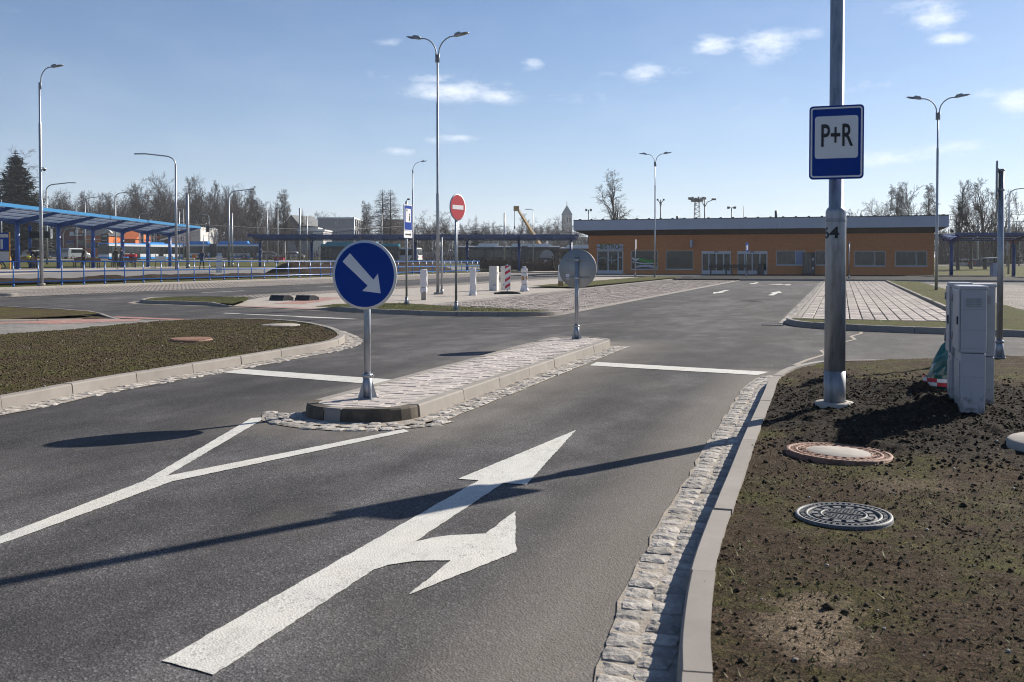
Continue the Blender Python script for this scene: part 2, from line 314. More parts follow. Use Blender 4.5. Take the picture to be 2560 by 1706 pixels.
def make_soil(name, grass=.5, dark=False, pale=1.0):
    m, nt, b = nodes(name); v = wcoords(nt)
    f1 = noi(nt, v, 38, 6, .7); f2 = noi(nt, v, 1.3, 5, .6); f3 = noi(nt, v, 7, 5, .65)
    br = ramp(nt, f1, (.25, (.026 * pale, .016 * pale, .010 * pale)), (.5, (.068 * pale, .044 * pale, .026 * pale)), (.74, (.14 * pale, .100 * pale, .062 * pale)))
    gr = ramp(nt, f1, (.25, (.028, .034, .008)), (.7, (.15, .155, .035)))
    pale_ = mt(nt, 'MULTIPLY', mt(nt, 'SUBTRACT', noi(nt, mapped(nt, v, (1, 1, 1), (5.3, 2.2, 0)), 1.6, 6, .7), .58), 7, clamp=True)
    br = mixc(nt, mt(nt, 'MULTIPLY', pale_, .55), br, (.19, .155, .115))
    gmask = mt(nt, 'MULTIPLY', mt(nt, 'SUBTRACT', mt(nt, 'ADD', mt(nt, 'MULTIPLY', f2, .62), mt(nt, 'MULTIPLY', f3, .38)), .62 - .25 * grass), 5.5, clamp=True)
    c = mixc(nt, mt(nt, 'MULTIPLY', gmask, .9), br, gr)
    if dark:
        s2 = nt.nodes.new('ShaderNodeSeparateXYZ'); nt.links.new(v, s2.inputs[0])
        for px_, py_, ra, rb, am in ((-.08, 3.42, .22, .36, 1.1), (.55, 3.05, .16, .2, .5), (.35, 5.75, .3, .22, .45), (1.2, 5.2, .3, .2, .4)):
            ex = mt(nt, 'DIVIDE', mt(nt, 'SUBTRACT', s2.outputs[0], px_), ra); ey = mt(nt, 'DIVIDE', mt(nt, 'SUBTRACT', s2.outputs[1], py_), rb)
            rr = mt(nt, 'ADD', mt(nt, 'SQRT', mt(nt, 'ADD', mt(nt, 'MULTIPLY', ex, ex), mt(nt, 'MULTIPLY', ey, ey))), mt(nt, 'MULTIPLY', mt(nt, 'SUBTRACT', f3, .5), 2.2))
            c = mixc(nt, mt(nt, 'MULTIPLY', mt(nt, 'MULTIPLY', mt(nt, 'SUBTRACT', 1.0, rr), 1.6, clamp=True), am * .8), c, (.26, .20, .14))
    if dark:                                  # freshly dug black earth round the pole and the cabinets
        sep = nt.nodes.new('ShaderNodeSeparateXYZ'); nt.links.new(v, sep.inputs[0])
        dx = mt(nt, 'DIVIDE', mt(nt, 'SUBTRACT', sep.outputs[0], .75), 1.75); dy = mt(nt, 'DIVIDE', mt(nt, 'SUBTRACT', sep.outputs[1], 8.6), 2.35)
        r = mt(nt, 'ADD', mt(nt, 'SQRT', mt(nt, 'ADD', mt(nt, 'MULTIPLY', dx, dx), mt(nt, 'MULTIPLY', dy, dy))), mt(nt, 'MULTIPLY', mt(nt, 'SUBTRACT', f2, .5), .9))
        k = mt(nt, 'MULTIPLY', mt(nt, 'SUBTRACT', 1.0, r), 5, clamp=True)
        c = mixc(nt, mt(nt, 'MULTIPLY', k, .9), c, ramp(nt, f1, (.3, (.014, .011, .009)), (.6, (.036, .028, .022)), (.78, (.085, .068, .05))))
    g1 = noi(nt, v, 165, 3, .75); g2 = noi(nt, v, 62, 4, .7)
    c = mixc(nt, 1.0, c, ramp(nt, mt(nt, 'ADD', mt(nt, 'MULTIPLY', g1, .6), mt(nt, 'MULTIPLY', g2, .4)), (.36, .22), (.5, .85), (.59, 1.9), (.66, 3.6)), 'MULTIPLY')
    nt.links.new(c, b.inputs['Base Color']); b.inputs['Roughness'].default_value = .95; b.inputs['Specular IOR Level'].default_value = .12
    bump(nt, b, mt(nt, 'ADD', mt(nt, 'ADD', f1, g2), mt(nt, 'MULTIPLY', g1, .6)), 1.0, .03); return m
def make_lawn(name):
    m, nt, b = nodes(name); v = wcoords(nt)
    f = noi(nt, mapped(nt, v, (1, 1, 1)), 16, 6, .72); f2 = noi(nt, v, .9, 5, .6)
    g = ramp(nt, f, (.25, (.032, .038, .010)), (.55, (.10, .105, .03)), (.75, (.18, .175, .07)))
    s = ramp(nt, f, (.25, (.04, .03, .018)), (.7, (.13, .10, .055)))
    c = mixc(nt, mt(nt, 'MULTIPLY', mt(nt, 'SUBTRACT', f2, .47), 5, clamp=True), g, s)
    nt.links.new(c, b.inputs['Base Color']); b.inputs['Roughness'].default_value = .95; b.inputs['Specular IOR Level'].default_value = .1
    bump(nt, b, mt(nt, 'ADD', f, noi(nt, v, 70, 4, .7)), 1.0, .03); return m
def make_steel(name, col=(.36, .38, .41), rough=.46, metal=.65):
    m, nt, b = nodes(name); v = coords(nt)
    st = noi(nt, mapped(nt, v, (9, 9, .7)), 3, 5, .65); sp = noi(nt, mapped(nt, v, (1, 1, .35)), 24, 4, .6)
    c = ramp(nt, mt(nt, 'ADD', mt(nt, 'MULTIPLY', st, .55), mt(nt, 'MULTIPLY', sp, .45)), (.33, tuple(q * .55 for q in col)), (.52, col), (.7, tuple(min(1, q * 1.3) for q in col)))
    nt.links.new(c, b.inputs['Base Color']); b.inputs['Metallic'].default_value = metal; nt.links.new(ramp(nt, sp, (.3, rough - .12), (.7, rough + .14)), b.inputs['Roughness']); return m
def make_glass(name, col=(.012, .016, .018), rough=.06):
    m, nt, b = nodes(name); b.inputs['Base Color'].default_value = (*col, 1); b.inputs['Roughness'].default_value = rough; b.inputs['Specular IOR Level'].default_value = .6
    v = coords(nt); bump(nt, b, noi(nt, v, 1.2, 2), .06, .05); return m
def make_brickwall(name, col):
    m, nt, b = nodes(name); v = coords(nt); sw = nt.nodes.new('ShaderNodeSeparateXYZ'); nt.links.new(v, sw.inputs[0]); cb = nt.nodes.new('ShaderNodeCombineXYZ')
    nt.links.new(mt(nt, 'ADD', sw.outputs[0], sw.outputs[1]), cb.inputs[0]); nt.links.new(sw.outputs[2], cb.inputs[1])
    t = nt.nodes.new('ShaderNodeTexBrick'); nt.links.new(cb.outputs[0], t.inputs['Vector']); t.inputs['Scale'].default_value = 1.0; t.inputs['Brick Width'].default_value = .25; t.inputs['Row Height'].default_value = .075; t.inputs['Mortar Size'].default_value = .006
    t.inputs['Color1'].default_value = (*col, 1); t.inputs['Color2'].default_value = (col[0] * .82, col[1] * .8, col[2] * .8, 1); t.inputs['Mortar'].default_value = (col[0] * .72, col[1] * .75, col[2] * .8, 1)
    c = mixc(nt, mt(nt, 'MULTIPLY', noi(nt, v, .6, 4), .35), t.outputs['Color'], tuple(q * .78 for q in col))
    nt.links.new(c, b.inputs['Base Color']); b.inputs['Roughness'].default_value = .85; bump(nt, b, t.outputs['Fac'], .25, -.004); return m
def make_blockpave(name, c1, c2, mortar, bw, rh, ms=.012, rot=0):
    m, nt, b = nodes(name); v = wcoords(nt); mp = nt.nodes.new('ShaderNodeMapping'); nt.links.new(v, mp.inputs[0]); mp.inputs['Rotation'].default_value = (0, 0, rot)
    t = nt.nodes.new('ShaderNodeTexBrick'); nt.links.new(mp.outputs[0], t.inputs['Vector']); t.inputs['Scale'].default_value = 1; t.inputs['Brick Width'].default_value = bw; t.inputs['Row Height'].default_value = rh; t.inputs['Mortar Size'].default_value = ms
    t.inputs['Color1'].default_value = (*c1, 1); t.inputs['Color2'].default_value = (*c2, 1); t.inputs['Mortar'].default_value = (*mortar, 1)
    n = noi(nt, v, 5, 6, .7); n2 = noi(nt, mapped(nt, v, (.5, .5, 1)), .8, 5, .6)
    c = mixc(nt, .55, t.outputs['Color'], ramp(nt, n, (.3, .45), (.7, 1.4)), 'MULTIPLY'); c = mixc(nt, mt(nt, 'MULTIPLY', mt(nt, 'SUBTRACT', n2, .5), 1.8, clamp=True), c, (.42, .38, .34))
    nt.links.new(c, b.inputs['Base Color']); b.inputs['Roughness'].default_value = .9; b.inputs['Specular IOR Level'].default_value = .2; bump(nt, b, mt(nt, 'SUBTRACT', n, t.outputs['Fac']), .8, .02); return m
def make_tactile(name):
    m, nt, b = nodes(name); v = wcoords(nt); t = nt.nodes.new('ShaderNodeTexBrick'); nt.links.new(v, t.inputs['Vector']); t.inputs['Scale'].default_value = 1; t.inputs['Brick Width'].default_value = .2; t.inputs['Row Height'].default_value = .1; t.inputs['Mortar Size'].default_value = .008
    t.inputs['Color1'].default_value = (.33, .135, .11, 1); t.inputs['Color2'].default_value = (.28, .12, .10, 1); t.inputs['Mortar'].default_value = (.3, .24, .2, 1)
    c = mixc(nt, mt(nt, 'MULTIPLY', mt(nt, 'SUBTRACT', noi(nt, v, 2.5, 5, .65), .46), 2.4, clamp=True), t.outputs['Color'], (.42, .33, .28))
    nt.links.new(c, b.inputs['Base Color']); b.inputs['Roughness'].default_value = .85; return m
def make_curtain(name):
    m, nt, b = nodes(name); v = coords(nt); w = noi(nt, mapped(nt, v, (6, 6, .7)), 2.2, 3)
    nt.links.new(ramp(nt, w, (.35, (.025, .03, .028)), (.6, (.07, .08, .075)), (.8, (.16, .17, .16))), b.inputs['Base Color']); b.inputs['Roughness'].default_value = .12; b.inputs['Specular IOR Level'].default_value = .6; return m

ASPH = make_asphalt('asphalt', (.066, .063, .064)); ASPH2 = make_asphalt('asphalt_fresh', (.028, .028, .030)); ROAD2 = M('asphalt_pale', (.16, .15, .145), .9, var=.2, vs=.6, world=True)
PAINT = make_paint('road_paint'); KERB = stone('kerb_concrete', (.275, .25, .225), .08, .12, 5, bmp=.25, bs=90, dist=.003)
KERBD = stone('kerb_stained', (.11, .092, .072), .05, .6, 6, bmp=.35, bs=60, dist=.004)
GRAN = stone('granite_sett', (.40, .37, .335), .26, .35, 30, bmp=.8, bs=70, dist=.010); MORT = stone('sandy_mortar', (.34, .295, .245), 0, .25, 9, bmp=.8, bs=45, dist=.012)
PAV = stone('island_paver', (.47, .42, .39), .11, .26, 4, bmp=.3, bs=70, dist=.004); JOINT = stone('joint_sand', (.46, .41, .36), 0, .35, 3, bmp=.6, bs=80, dist=.008)
GRIDP = stone('parking_block', (.40, .35, .32), .18, .45, 5, bmp=.4, bs=60); GRIDJ = stone('dark_joint', (.11, .10, .085), 0, .5, 6, bmp=.8, bs=40, dist=.02)
SOIL = make_soil('near_soil', .56, True, 1.0); SOILL = make_soil('sparse_lawn', .72, False, 1.25); LAWN = make_lawn('lawn'); MOUND = make_soil('dug_earth', .0, False, .42)
STEEL = make_steel('galvanised_steel'); STEELD = make_steel('dull_steel', (.30, .32, .34), .55, .5); IRON = M('dark_metal', (.05, .055, .06), .5, .3)
BLUE = M('blue_paint', (.006, .05, .22), .35, var=.08); BLUEL = M('rail_blue', (.012, .12, .42), .3, var=.08, spec=.6); NAVY = M('canopy_blue', (.006, .04, .17), .35, var=.1); CYAN = M('fascia_blue', (.013, .155, .35), .4, var=.06)
SIGNB = M('sign_blue', (.001, .040, .27), .5, var=.03, spec=.15); WHITE = M('white_sheet', (.72, .72, .74), .5, var=.05); RED = M('sign_red', (.46, .02, .035), .4, var=.05); BLACK = M('black_print', (.012, .012, .014), .5, var=.1)
SIGNBK = M('sign_back', (.36, .37, .37), .5, .25, var=.08); GLASS = make_glass('glass')
def make_cabinet():
    m, nt, b = nodes('cabinet_grey'); v = coords(nt); w = wcoords(nt); sp = nt.nodes.new('ShaderNodeSeparateXYZ'); nt.links.new(w, sp.inputs[0])
    c = ramp(nt, noi(nt, v, 6, 4), (.3, (.38, .39, .42)), (.7, (.42, .43, .46))); k = mt(nt, 'MULTIPLY', mt(nt, 'SUBTRACT', mt(nt, 'SUBTRACT', noi(nt, w, 22, 5, .7), mt(nt, 'MULTIPLY', sp.outputs[2], 1.5)), .12), 5, clamp=True)
    c = mixc(nt, mt(nt, 'MULTIPLY', k, .75), c, (.10, .08, .06)); nt.links.new(c, b.inputs['Base Color']); b.inputs['Roughness'].default_value = .42; return m
CABG = make_cabinet()
CABW = M('cabinet_pale', (.62, .60, .56), .5, var=.05)
WRAP = M('white_foil', (.70, .68, .68), .38, var=.1, vs=8); CARD = M('cardboard', (.40, .25, .12), .85, var=.15); CONC = stone('concrete', (.36, .33, .295), .05, .2, 8, bmp=.4)
RUST = M('rusty_iron', (.215, .115, .078), .75, .1, var=.4, vs=26, bmp=.5, bs=80); CASTI = M('grey_iron', (.105, .107, .112), .6, .1, var=.3, vs=14, bmp=.3); RUBBER = M('black_rubber', (.02, .02, .021), .75, var=.3, vs=10)
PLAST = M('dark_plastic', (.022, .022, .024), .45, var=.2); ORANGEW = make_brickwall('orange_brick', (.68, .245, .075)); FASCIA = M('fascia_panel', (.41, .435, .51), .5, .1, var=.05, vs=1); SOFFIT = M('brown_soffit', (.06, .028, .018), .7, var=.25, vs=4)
ALU = M('aluminium', (.48, .49, .52), .4, .3, var=.06); CURT = make_curtain('curtained_glass'); WOODD = M('dark_slat', (.035, .024, .02), .6, var=.2, vs=9); WOODR = M('brown_slat', (.16, .075, .05), .6, var=.2, vs=9)
def make_panel():
    m, nt, b = nodes('roof_sheet'); b.inputs['Base Color'].default_value = (.42, .47, .52, 1); b.inputs['Roughness'].default_value = .3
    t = nt.nodes.new('ShaderNodeBsdfTranslucent'); t.inputs[0].default_value = (.62, .68, .74, 1); x = nt.nodes.new('ShaderNodeMixShader'); x.inputs[0].default_value = .6
    nt.links.new(b.outputs[0], x.inputs[1]); nt.links.new(t.outputs[0], x.inputs[2]); nt.links.new(x.outputs[0], nt.nodes['Material Output'].inputs[0]); return m
PANEL = make_panel(); WPAINT = M('white_paint', (.70, .70, .70), .4, var=.06); TYRE = M('tyre', (.02, .02, .02), .85, var=.2); CHROME = M('wheel_rim', (.4, .4, .42), .35, .7)
PAVE = make_blockpave('pale_paving', (.46, .415, .37), (.40, .36, .32), (.33, .29, .25), .2, .1); PAVG = make_blockpave('grey_paving', (.21, .20, .19), (.17, .165, .155), (.30, .28, .25), .2, .1, .008); RUBBLE = make_blockpave('gravel_paving', (.42, .37, .33), (.31, .275, .25), (.085, .075, .065), .24, .16, .035)
TACT = make_tactile('tactile_red'); ORANGE = M('orange_render', (.62, .15, .03), .7, var=.08, world=True); DRED = M('dark_red_cladding', (.15, .02, .02), .6, var=.1); SLATE = M('slate_roof', (.07, .075, .085), .7, var=.15); GREYW = M('grey_render', (.30, .29, .31), .85, var=.08, world=True); WHITEW = M('white_render', (.66, .63, .58), .85, var=.08, world=True)

# ------------------------------------------------------------------ ground and roads
def build_ground():
    ax = lambda lo, hi, n: np.concatenate([-np.geomspace(-lo, 180, n)[:-1], np.linspace(-180, 180, 121), np.geomspace(180, hi, n)[1:]])
    xs = ax(-4500, 4500, 16); ys = np.concatenate([-np.geomspace(4500, 60, 14)[:-1], np.linspace(-60, 330, 131), np.geomspace(330, 7000, 18)[1:]])
    mb = MB(); nx, ny = len(xs), len(ys)
    mb.v = [(x, y, zt(x, y) - (.06 if (-36.9 < x < 40 and -8 < y < 110) else .0)) for y in ys for x in xs]
    for j in range(ny - 1):
        for i in range(nx - 1): mb.f.append((j * nx + i, j * nx + i + 1, (j + 1) * nx + i + 1, (j + 1) * nx + i)); mb.m.append(0); mb.s.append(True)
    struct(mb.build('ground', LAWN))
build_ground()
road = struct(MB().sheet([(-36.9, -7.5, 0), (38, -7.5, 0), (38, 91.9, 0), (-36.9, 91.9, 0)]).build('road', ASPH))
def flat(name, poly, z, mat, parent=road):
    return MB().sheet([(x, y, z) for x, y in poly]).build(name, mat, parent)
def rect(x0, x1, y0, y1): return [(x0, y0), (x1, y0), (x1, y1), (x0, y1)]
def ribbon(name, left, right, z, mat, parent=None, k=6, drape=False):
    n = len(left); mb = MB()
    for i in range(n):
        for j in range(k + 1):
            x = left[i][0] + (right[i][0] - left[i][0]) * j / k; y = left[i][1] + (right[i][1] - left[i][1]) * j / k; mb.v.append((x, y, z + (zt(x, y) if drape else 0)))
    for i in range(n - 1):
        for j in range(k): mb.f.append((i * (k + 1) + j, i * (k + 1) + j + 1, (i + 1) * (k + 1) + j + 1, (i + 1) * (k + 1) + j)); mb.m.append(0); mb.s.append(False)
    return mb.build(name, mat, parent)

# ---- thin spring haze over the whole site
def build_haze():
    m = bpy.data.materials.new('haze'); m.use_nodes = True; nt = m.node_tree; nt.nodes.clear(); o = nt.nodes.new('ShaderNodeOutputMaterial'); v = nt.nodes.new('ShaderNodeVolumePrincipled'); v.inputs['Color'].default_value = (.86, .92, 1, 1); v.inputs['Density'].default_value = .00026; v.inputs['Anisotropy'].default_value = .25; nt.links.new(v.outputs[0], o.inputs['Volume'])
    stuff(MB().box(-4700, 4700, -4700, 7200, -2, 75).build('haze', m))
build_haze()

# ---- kerbs: every stone its own piece
def kerb_run(parent, pts, h, length=1.0, width=.10, side=1, mat=None, mats=None, base=0.0, name='kerb_stone', curve=True, hfun=None):
    P = Path(spline(pts) if curve else pts); n = max(1, round(P.L / length)); L = P.L / n; m = mat or KERB
    for k in range(n):
        t0, t1 = k * L + .0055, (k + 1) * L - .0055; ns = 1 if not curve else max(1, int(L / .09)); mb = MB(); jz = RND.uniform(-.004, .004); jo = RND.uniform(-.004, .004); rings = ns + 1
        for i in range(rings):
            t = t0 + (t1 - t0) * i / ns; hh = h if hfun is None else hfun(t / P.L)
            for o, z in ((.016, base - .06), (0, base + hh - .014), (-.010, base + hh), (-width, base + hh), (-width, base - .06)):
                x, y = P.off(t, (o + jo) * side); mb.v.append((x, y, z + jz))
        for i in range(ns):
            for j in range(5):
                f = (i * 5 + j, i * 5 + (j + 1) % 5, (i + 1) * 5 + (j + 1) % 5, (i + 1) * 5 + j); mb.f.append(f if side < 0 else f[::-1]); mb.m.append(0); mb.s.append(False)
        mb.f += [tuple(range(5)), tuple(ns * 5 + q for q in range(5))]; mb.m += [0, 0]; mb.s += [False, False]
        mb.build(name, (mats(k, n) if mats else m), parent)
    return P

def sett_meshes(mat, n=9, sx=.108, sy=.112, sz=.05):
    out = []
    for q in range(n):
        bm_v = []; r = random.Random(q + 50); N = 4; mb = MB(); idx = {}
        for i in range(N + 1):
            for j in range(N + 1):
                u, v = i / N * 2 - 1, j / N * 2 - 1; e = max(abs(u), abs(v)); k = .5 * (1 - .06 * (abs(u * v)) ** 1.2)
                z = sz - .0045 * r.random() - (.004 + .005 * r.random() if e == 1 else 0) + .002 * u * math.sin(q * 2.1) + .002 * v * math.cos(q * 1.7)
                mb.v.append((u * sx * k + r.uniform(-.004, .004), v * sy * k + r.uniform(-.004, .004), z))
        for i in range(N):
            for j in range(N): a = i * (N + 1) + j; mb.f.append((a, a + N + 1, a + N + 2, a + 1)); mb.m.append(0); mb.s.append(False)
        ring = [i * (N + 1) for i in range(N)] + [N * (N + 1) + j for j in range(N)] + [(N - i) * (N + 1) + N for i in range(N)] + [N - j for j in range(N)]
        b = len(mb.v); mb.v += [(mb.v[i][0] * 1.02, mb.v[i][1] * 1.02, -.02) for i in ring]; R = len(ring)
        for i in range(R): mb.f.append((ring[i], b + i, b + (i + 1) % R, ring[(i + 1) % R])); mb.m.append(0); mb.s.append(True)
        out.append(mb.mesh('sett', mat))
    return out
SETTS = sett_meshes(GRAN)
def gutter(parent, P, rows, o0, o1, t0=0, t1=None, pitch=.108, limit=300, side=1, z=-.0345, wob=.007):
    t1 = P.L if t1 is None else t1; k = 0
    ts = np.linspace(t0, t1, max(2, int((t1 - t0) / .15)))
    ribbon('mortar_bed', [P.off(t, side * (o0 - .05)) for t in ts], [P.off(t, side * (o0 + rows * pitch + RND.uniform(-.012, .012) + .012)) for t in ts], .006, MORT, parent, 2)
    rest = MB()
    for row in range(rows):
        t = t0 + RND.random() * .05
        while t < t1:
            w = pitch * RND.uniform(.85, 1.2); x, y, dx, dy = P.at(t + w / 2); o = side * (o0 + (row + .5) * pitch + RND.uniform(-wob, wob)); X, Y = x + dy * o, y - dx * o
            rz = math.atan2(dy, dx) + RND.uniform(-.1, .1); s = (w / pitch * RND.uniform(.9, 1.06), RND.uniform(.92, 1.1), 1); zz = z + RND.uniform(-.004, .004)
            if k < limit:
                ob = obj('sett', RND.choice(SETTS), parent, (X, Y, zz), rz); ob.scale = s
            else: rest.box(X - .045, X + .045, Y - .045, Y + .045, -.02, zz + .047, 0, rz)
            k += 1; t += w
    if rest.v: stuff(rest.build('distant_setts', GRAN, parent))

# ---- splitter island with its two signs
ISL_R, ISL_L = -3.325, -4.315
def isl_outline():
    front = []
    for k in range(9):
        a = math.pi * (1 + k / 8); front.append((-3.82 + .495 * math.cos(a), 7.55 + .40 * math.sin(a)))
    back = [( -3.82 + .495 * math.cos(a), 14.75 + .42 * math.sin(a)) for a in [math.pi * k / 8 for k in range(9)]]
    return front, back
fr, bk = isl_outline()
island = bpy.data.objects.new('traffic_island', None); COL.objects.link(island); tag(island, 'long narrow paved island with pale kerb in the middle of the access road', 'traffic island')
kerb_run(island, [(ISL_R, 7.58), (ISL_R, 14.72)], .11, 1.0, curve=False, side=1)
kerb_run(island, [(ISL_L, 14.72), (ISL_L, 7.58)], .11, 1.0, curve=False, side=1)
FP = Path(spline(fr, .04))
for u0, u1, m_ in ((0, .38, KERBD), (.38, .50, KERB), (.50, 1, KERBD)): kerb_run(island, [FP.at(FP.L * (u0 + (u1 - u0) * k / 14))[:2] for k in range(15)], .11, 9, side=1, mat=m_)
kerb_run(island, bk, .11, .42, side=1)
inner = [(x, y) for x, y in [(-3.82 + .41 * math.cos(math.pi * (1 + k / 10)), 7.55 + .31 * math.sin(math.pi * (1 + k / 10))) for k in range(11)]] + [(-3.82 + .41 * math.cos(math.pi * k / 10), 14.75 + .33 * math.sin(math.pi * k / 10)) for k in range(11)]
MB().prism(inner, -.02, .1045).build('sand_bed', JOINT, island)
def paver_mesh(w, l, h, ch=.006, mat=PAV):
    mb = MB(); a, b = w / 2, l / 2
    mb.v = [(-a, -b, 0), (a, -b, 0), (a, b, 0), (-a, b, 0), (-a, -b, h - ch), (a, -b, h - ch), (a, b, h - ch), (-a, b, h - ch), (-a + ch, -b + ch, h), (a - ch, -b + ch, h), (a - ch, b - ch, h), (-a + ch, b - ch, h)]
    mb.f = [(8, 9, 10, 11)] + [(i, (i + 1) % 4, 4 + (i + 1) % 4, 4 + i) for i in range(4)] + [(4 + i, 4 + (i + 1) % 4, 8 + (i + 1) % 4, 8 + i) for i in range(4)]; mb.m = [0] * 9; mb.s = [False] * 9
    return mb.mesh('paver', mat)
PM = paver_mesh(.196, .095, .03, .004); cnt = 0; rest = MB()
for r in range(78):
    y = 7.30 + r * .1; off = (r % 2) * .1
    for c in range(-1, 5):
        x = -4.22 + c * .2 + off + .1
        if not (inside(np.array([x - .07, x + .07, x]), np.array([y, y, y]), inner)).all():
            continue
        cnt += 1; z = .078 + RND.uniform(-.003, .003)
        if cnt <= 296: obj('paver', PM, island, (x, y, z), RND.uniform(-.012, .012))
        else: rest.box(x - .098, x + .098, y - .0475, y + .0475, .06, z + .03)
if rest.v: stuff(rest.build('far_pavers', PAV, island))
PI = Path([(ISL_R + 0, 14.9), (ISL_R, 7.6)] + [(-3.82 + .495 * math.cos(-a), 7.55 + .40 * math.sin(-a)) for a in np.linspace(.15, math.pi - .3, 12)])
gutter(island, PI, 2, .03, 0, side=-1, pitch=.118)
PIf = Path([(-3.82 + .72 * math.cos(-a), 7.55 + .63 * math.sin(-a)) for a in np.linspace(.1, math.pi - .2, 16)])
gutter(island, PIf, 1, .03, 0, side=-1, limit=30, wob=.03)

# ---- lawns and soil
def soil_patch(name, poly, res, hf, mat):
    xs = np.arange(min(p[0] for p in poly), max(p[0] for p in poly) + res, res); ys = np.arange(min(p[1] for p in poly), max(p[1] for p in poly) + res, res)
    X, Y = np.meshgrid(xs, ys); Z = hf(X, Y); ny, nx = X.shape; cx = (X[:-1, :-1] + X[1:, 1:]) / 2; cyy = (Y[:-1, :-1] + Y[1:, 1:]) / 2
    m = inside(cx, cyy, poly); jj, ii = np.nonzero(m); a = jj * nx + ii; F = np.stack([a, a + 1, a + nx + 1, a + nx], 1)
    used = np.unique(F); rm = np.full(nx * ny, -1); rm[used] = np.arange(len(used)); V = np.stack([X.ravel(), Y.ravel(), Z.ravel()], 1)[used]; F = rm[F]
    me = bpy.data.meshes.new(name); me.vertices.add(len(V)); me.vertices.foreach_set('co', V.ravel()); me.loops.add(F.size); me.loops.foreach_set('vertex_index', F.ravel().astype(np.int32))
    me.polygons.add(len(F)); me.polygons.foreach_set('loop_start', np.arange(0, F.size, 4, dtype=np.int32)); me.polygons.foreach_set('use_smooth', np.ones(len(F), bool)); me.materials.append(mat); me.update(calc_edges=True); me.validate()
    return struct(obj(name, me))
def blades(name, pts, hf, h, mat, seed):
    rs = np.random.RandomState(seed); n = len(pts); x, y = pts[:, 0], pts[:, 1]; z = hf(x, y) - .004; a = rs.rand(n) * 6.283; w = .0022 + rs.rand(n) * .0025; hh = h * (.4 + rs.rand(n)); lx = rs.randn(n) * .55 * hh; ly = rs.randn(n) * .55 * hh
    V = np.stack([np.stack([x - np.cos(a) * w, y - np.sin(a) * w, z], 1), np.stack([x + np.cos(a) * w, y + np.sin(a) * w, z], 1), np.stack([x + lx, y + ly, z + hh], 1)], 1).reshape(-1, 3); F = np.arange(3 * n).reshape(-1, 3)
    me = bpy.data.meshes.new(name); me.vertices.add(len(V)); me.vertices.foreach_set('co', V.ravel()); me.loops.add(F.size); me.loops.foreach_set('vertex_index', F.ravel().astype(np.int32)); me.polygons.add(n); me.polygons.foreach_set('loop_start', np.arange(0, F.size, 3, dtype=np.int32)); me.materials.append(mat); me.update(calc_edges=True)
    return stuff(obj(name, me))
def scatter(poly, n, seed, mask=None):
    rs = np.random.RandomState(seed); x0, x1 = min(p[0] for p in poly), max(p[0] for p in poly); y0, y1 = min(p[1] for p in poly), max(p[1] for p in poly); P = np.stack([x0 + rs.rand(n) * (x1 - x0), y0 + rs.rand(n) * (y1 - y0)], 1); k = inside(P[:, 0], P[:, 1], poly)
    if mask is not None: k &= mask(P[:, 0], P[:, 1], rs)
    return P[k]
def lumps(name, pts, hf, smin, smax, mat, seed, flatz=.75):
    rs = np.random.RandomState(seed); ico = [(0, 0, 1)] + [(.894 * math.cos(k * 1.2566), .894 * math.sin(k * 1.2566), .447) for k in range(5)] + [(.894 * math.cos(k * 1.2566 + .628), .894 * math.sin(k * 1.2566 + .628), -.447) for k in range(5)] + [(0, 0, -1)]
    fc = [(0, 1 + k, 1 + (k + 1) % 5) for k in range(5)] + [(1 + k, 6 + k, 1 + (k + 1) % 5) for k in range(5)] + [(1 + (k + 1) % 5, 6 + k, 6 + (k + 1) % 5) for k in range(5)] + [(11, 6 + (k + 1) % 5, 6 + k) for k in range(5)]
    I = np.array(ico); F0 = np.array(fc); n = len(pts); s = smin + (smax - smin) * rs.rand(n) ** 3; zz = hf(pts[:, 0], pts[:, 1]); V = np.zeros((n, 12, 3)); j = 1 + (rs.rand(n, 12, 3) - .5) * .7; a = rs.rand(n) * 6.28
    q = I[None] * j; V[:, :, 0] = q[:, :, 0] * np.cos(a)[:, None] - q[:, :, 1] * np.sin(a)[:, None] * .8; V[:, :, 1] = q[:, :, 0] * np.sin(a)[:, None] + q[:, :, 1] * np.cos(a)[:, None] * .8; V[:, :, 2] = q[:, :, 2] * flatz; V *= s[:, None, None]; V[:, :, 0] += pts[:, 0][:, None]; V[:, :, 1] += pts[:, 1][:, None]; V[:, :, 2] += (zz + s * .25)[:, None]
    F = (F0[None] + (np.arange(n) * 12)[:, None, None]).reshape(-1, 3); V = V.reshape(-1, 3)
    me = bpy.data.meshes.new(name); me.vertices.add(len(V)); me.vertices.foreach_set('co', V.ravel()); me.loops.add(F.size); me.loops.foreach_set('vertex_index', F.ravel().astype(np.int32)); me.polygons.add(len(F)); me.polygons.foreach_set('loop_start', np.arange(0, F.size, 3, dtype=np.int32)); me.materials.append(mat); me.update(calc_edges=True)
    return stuff(obj(name, me))
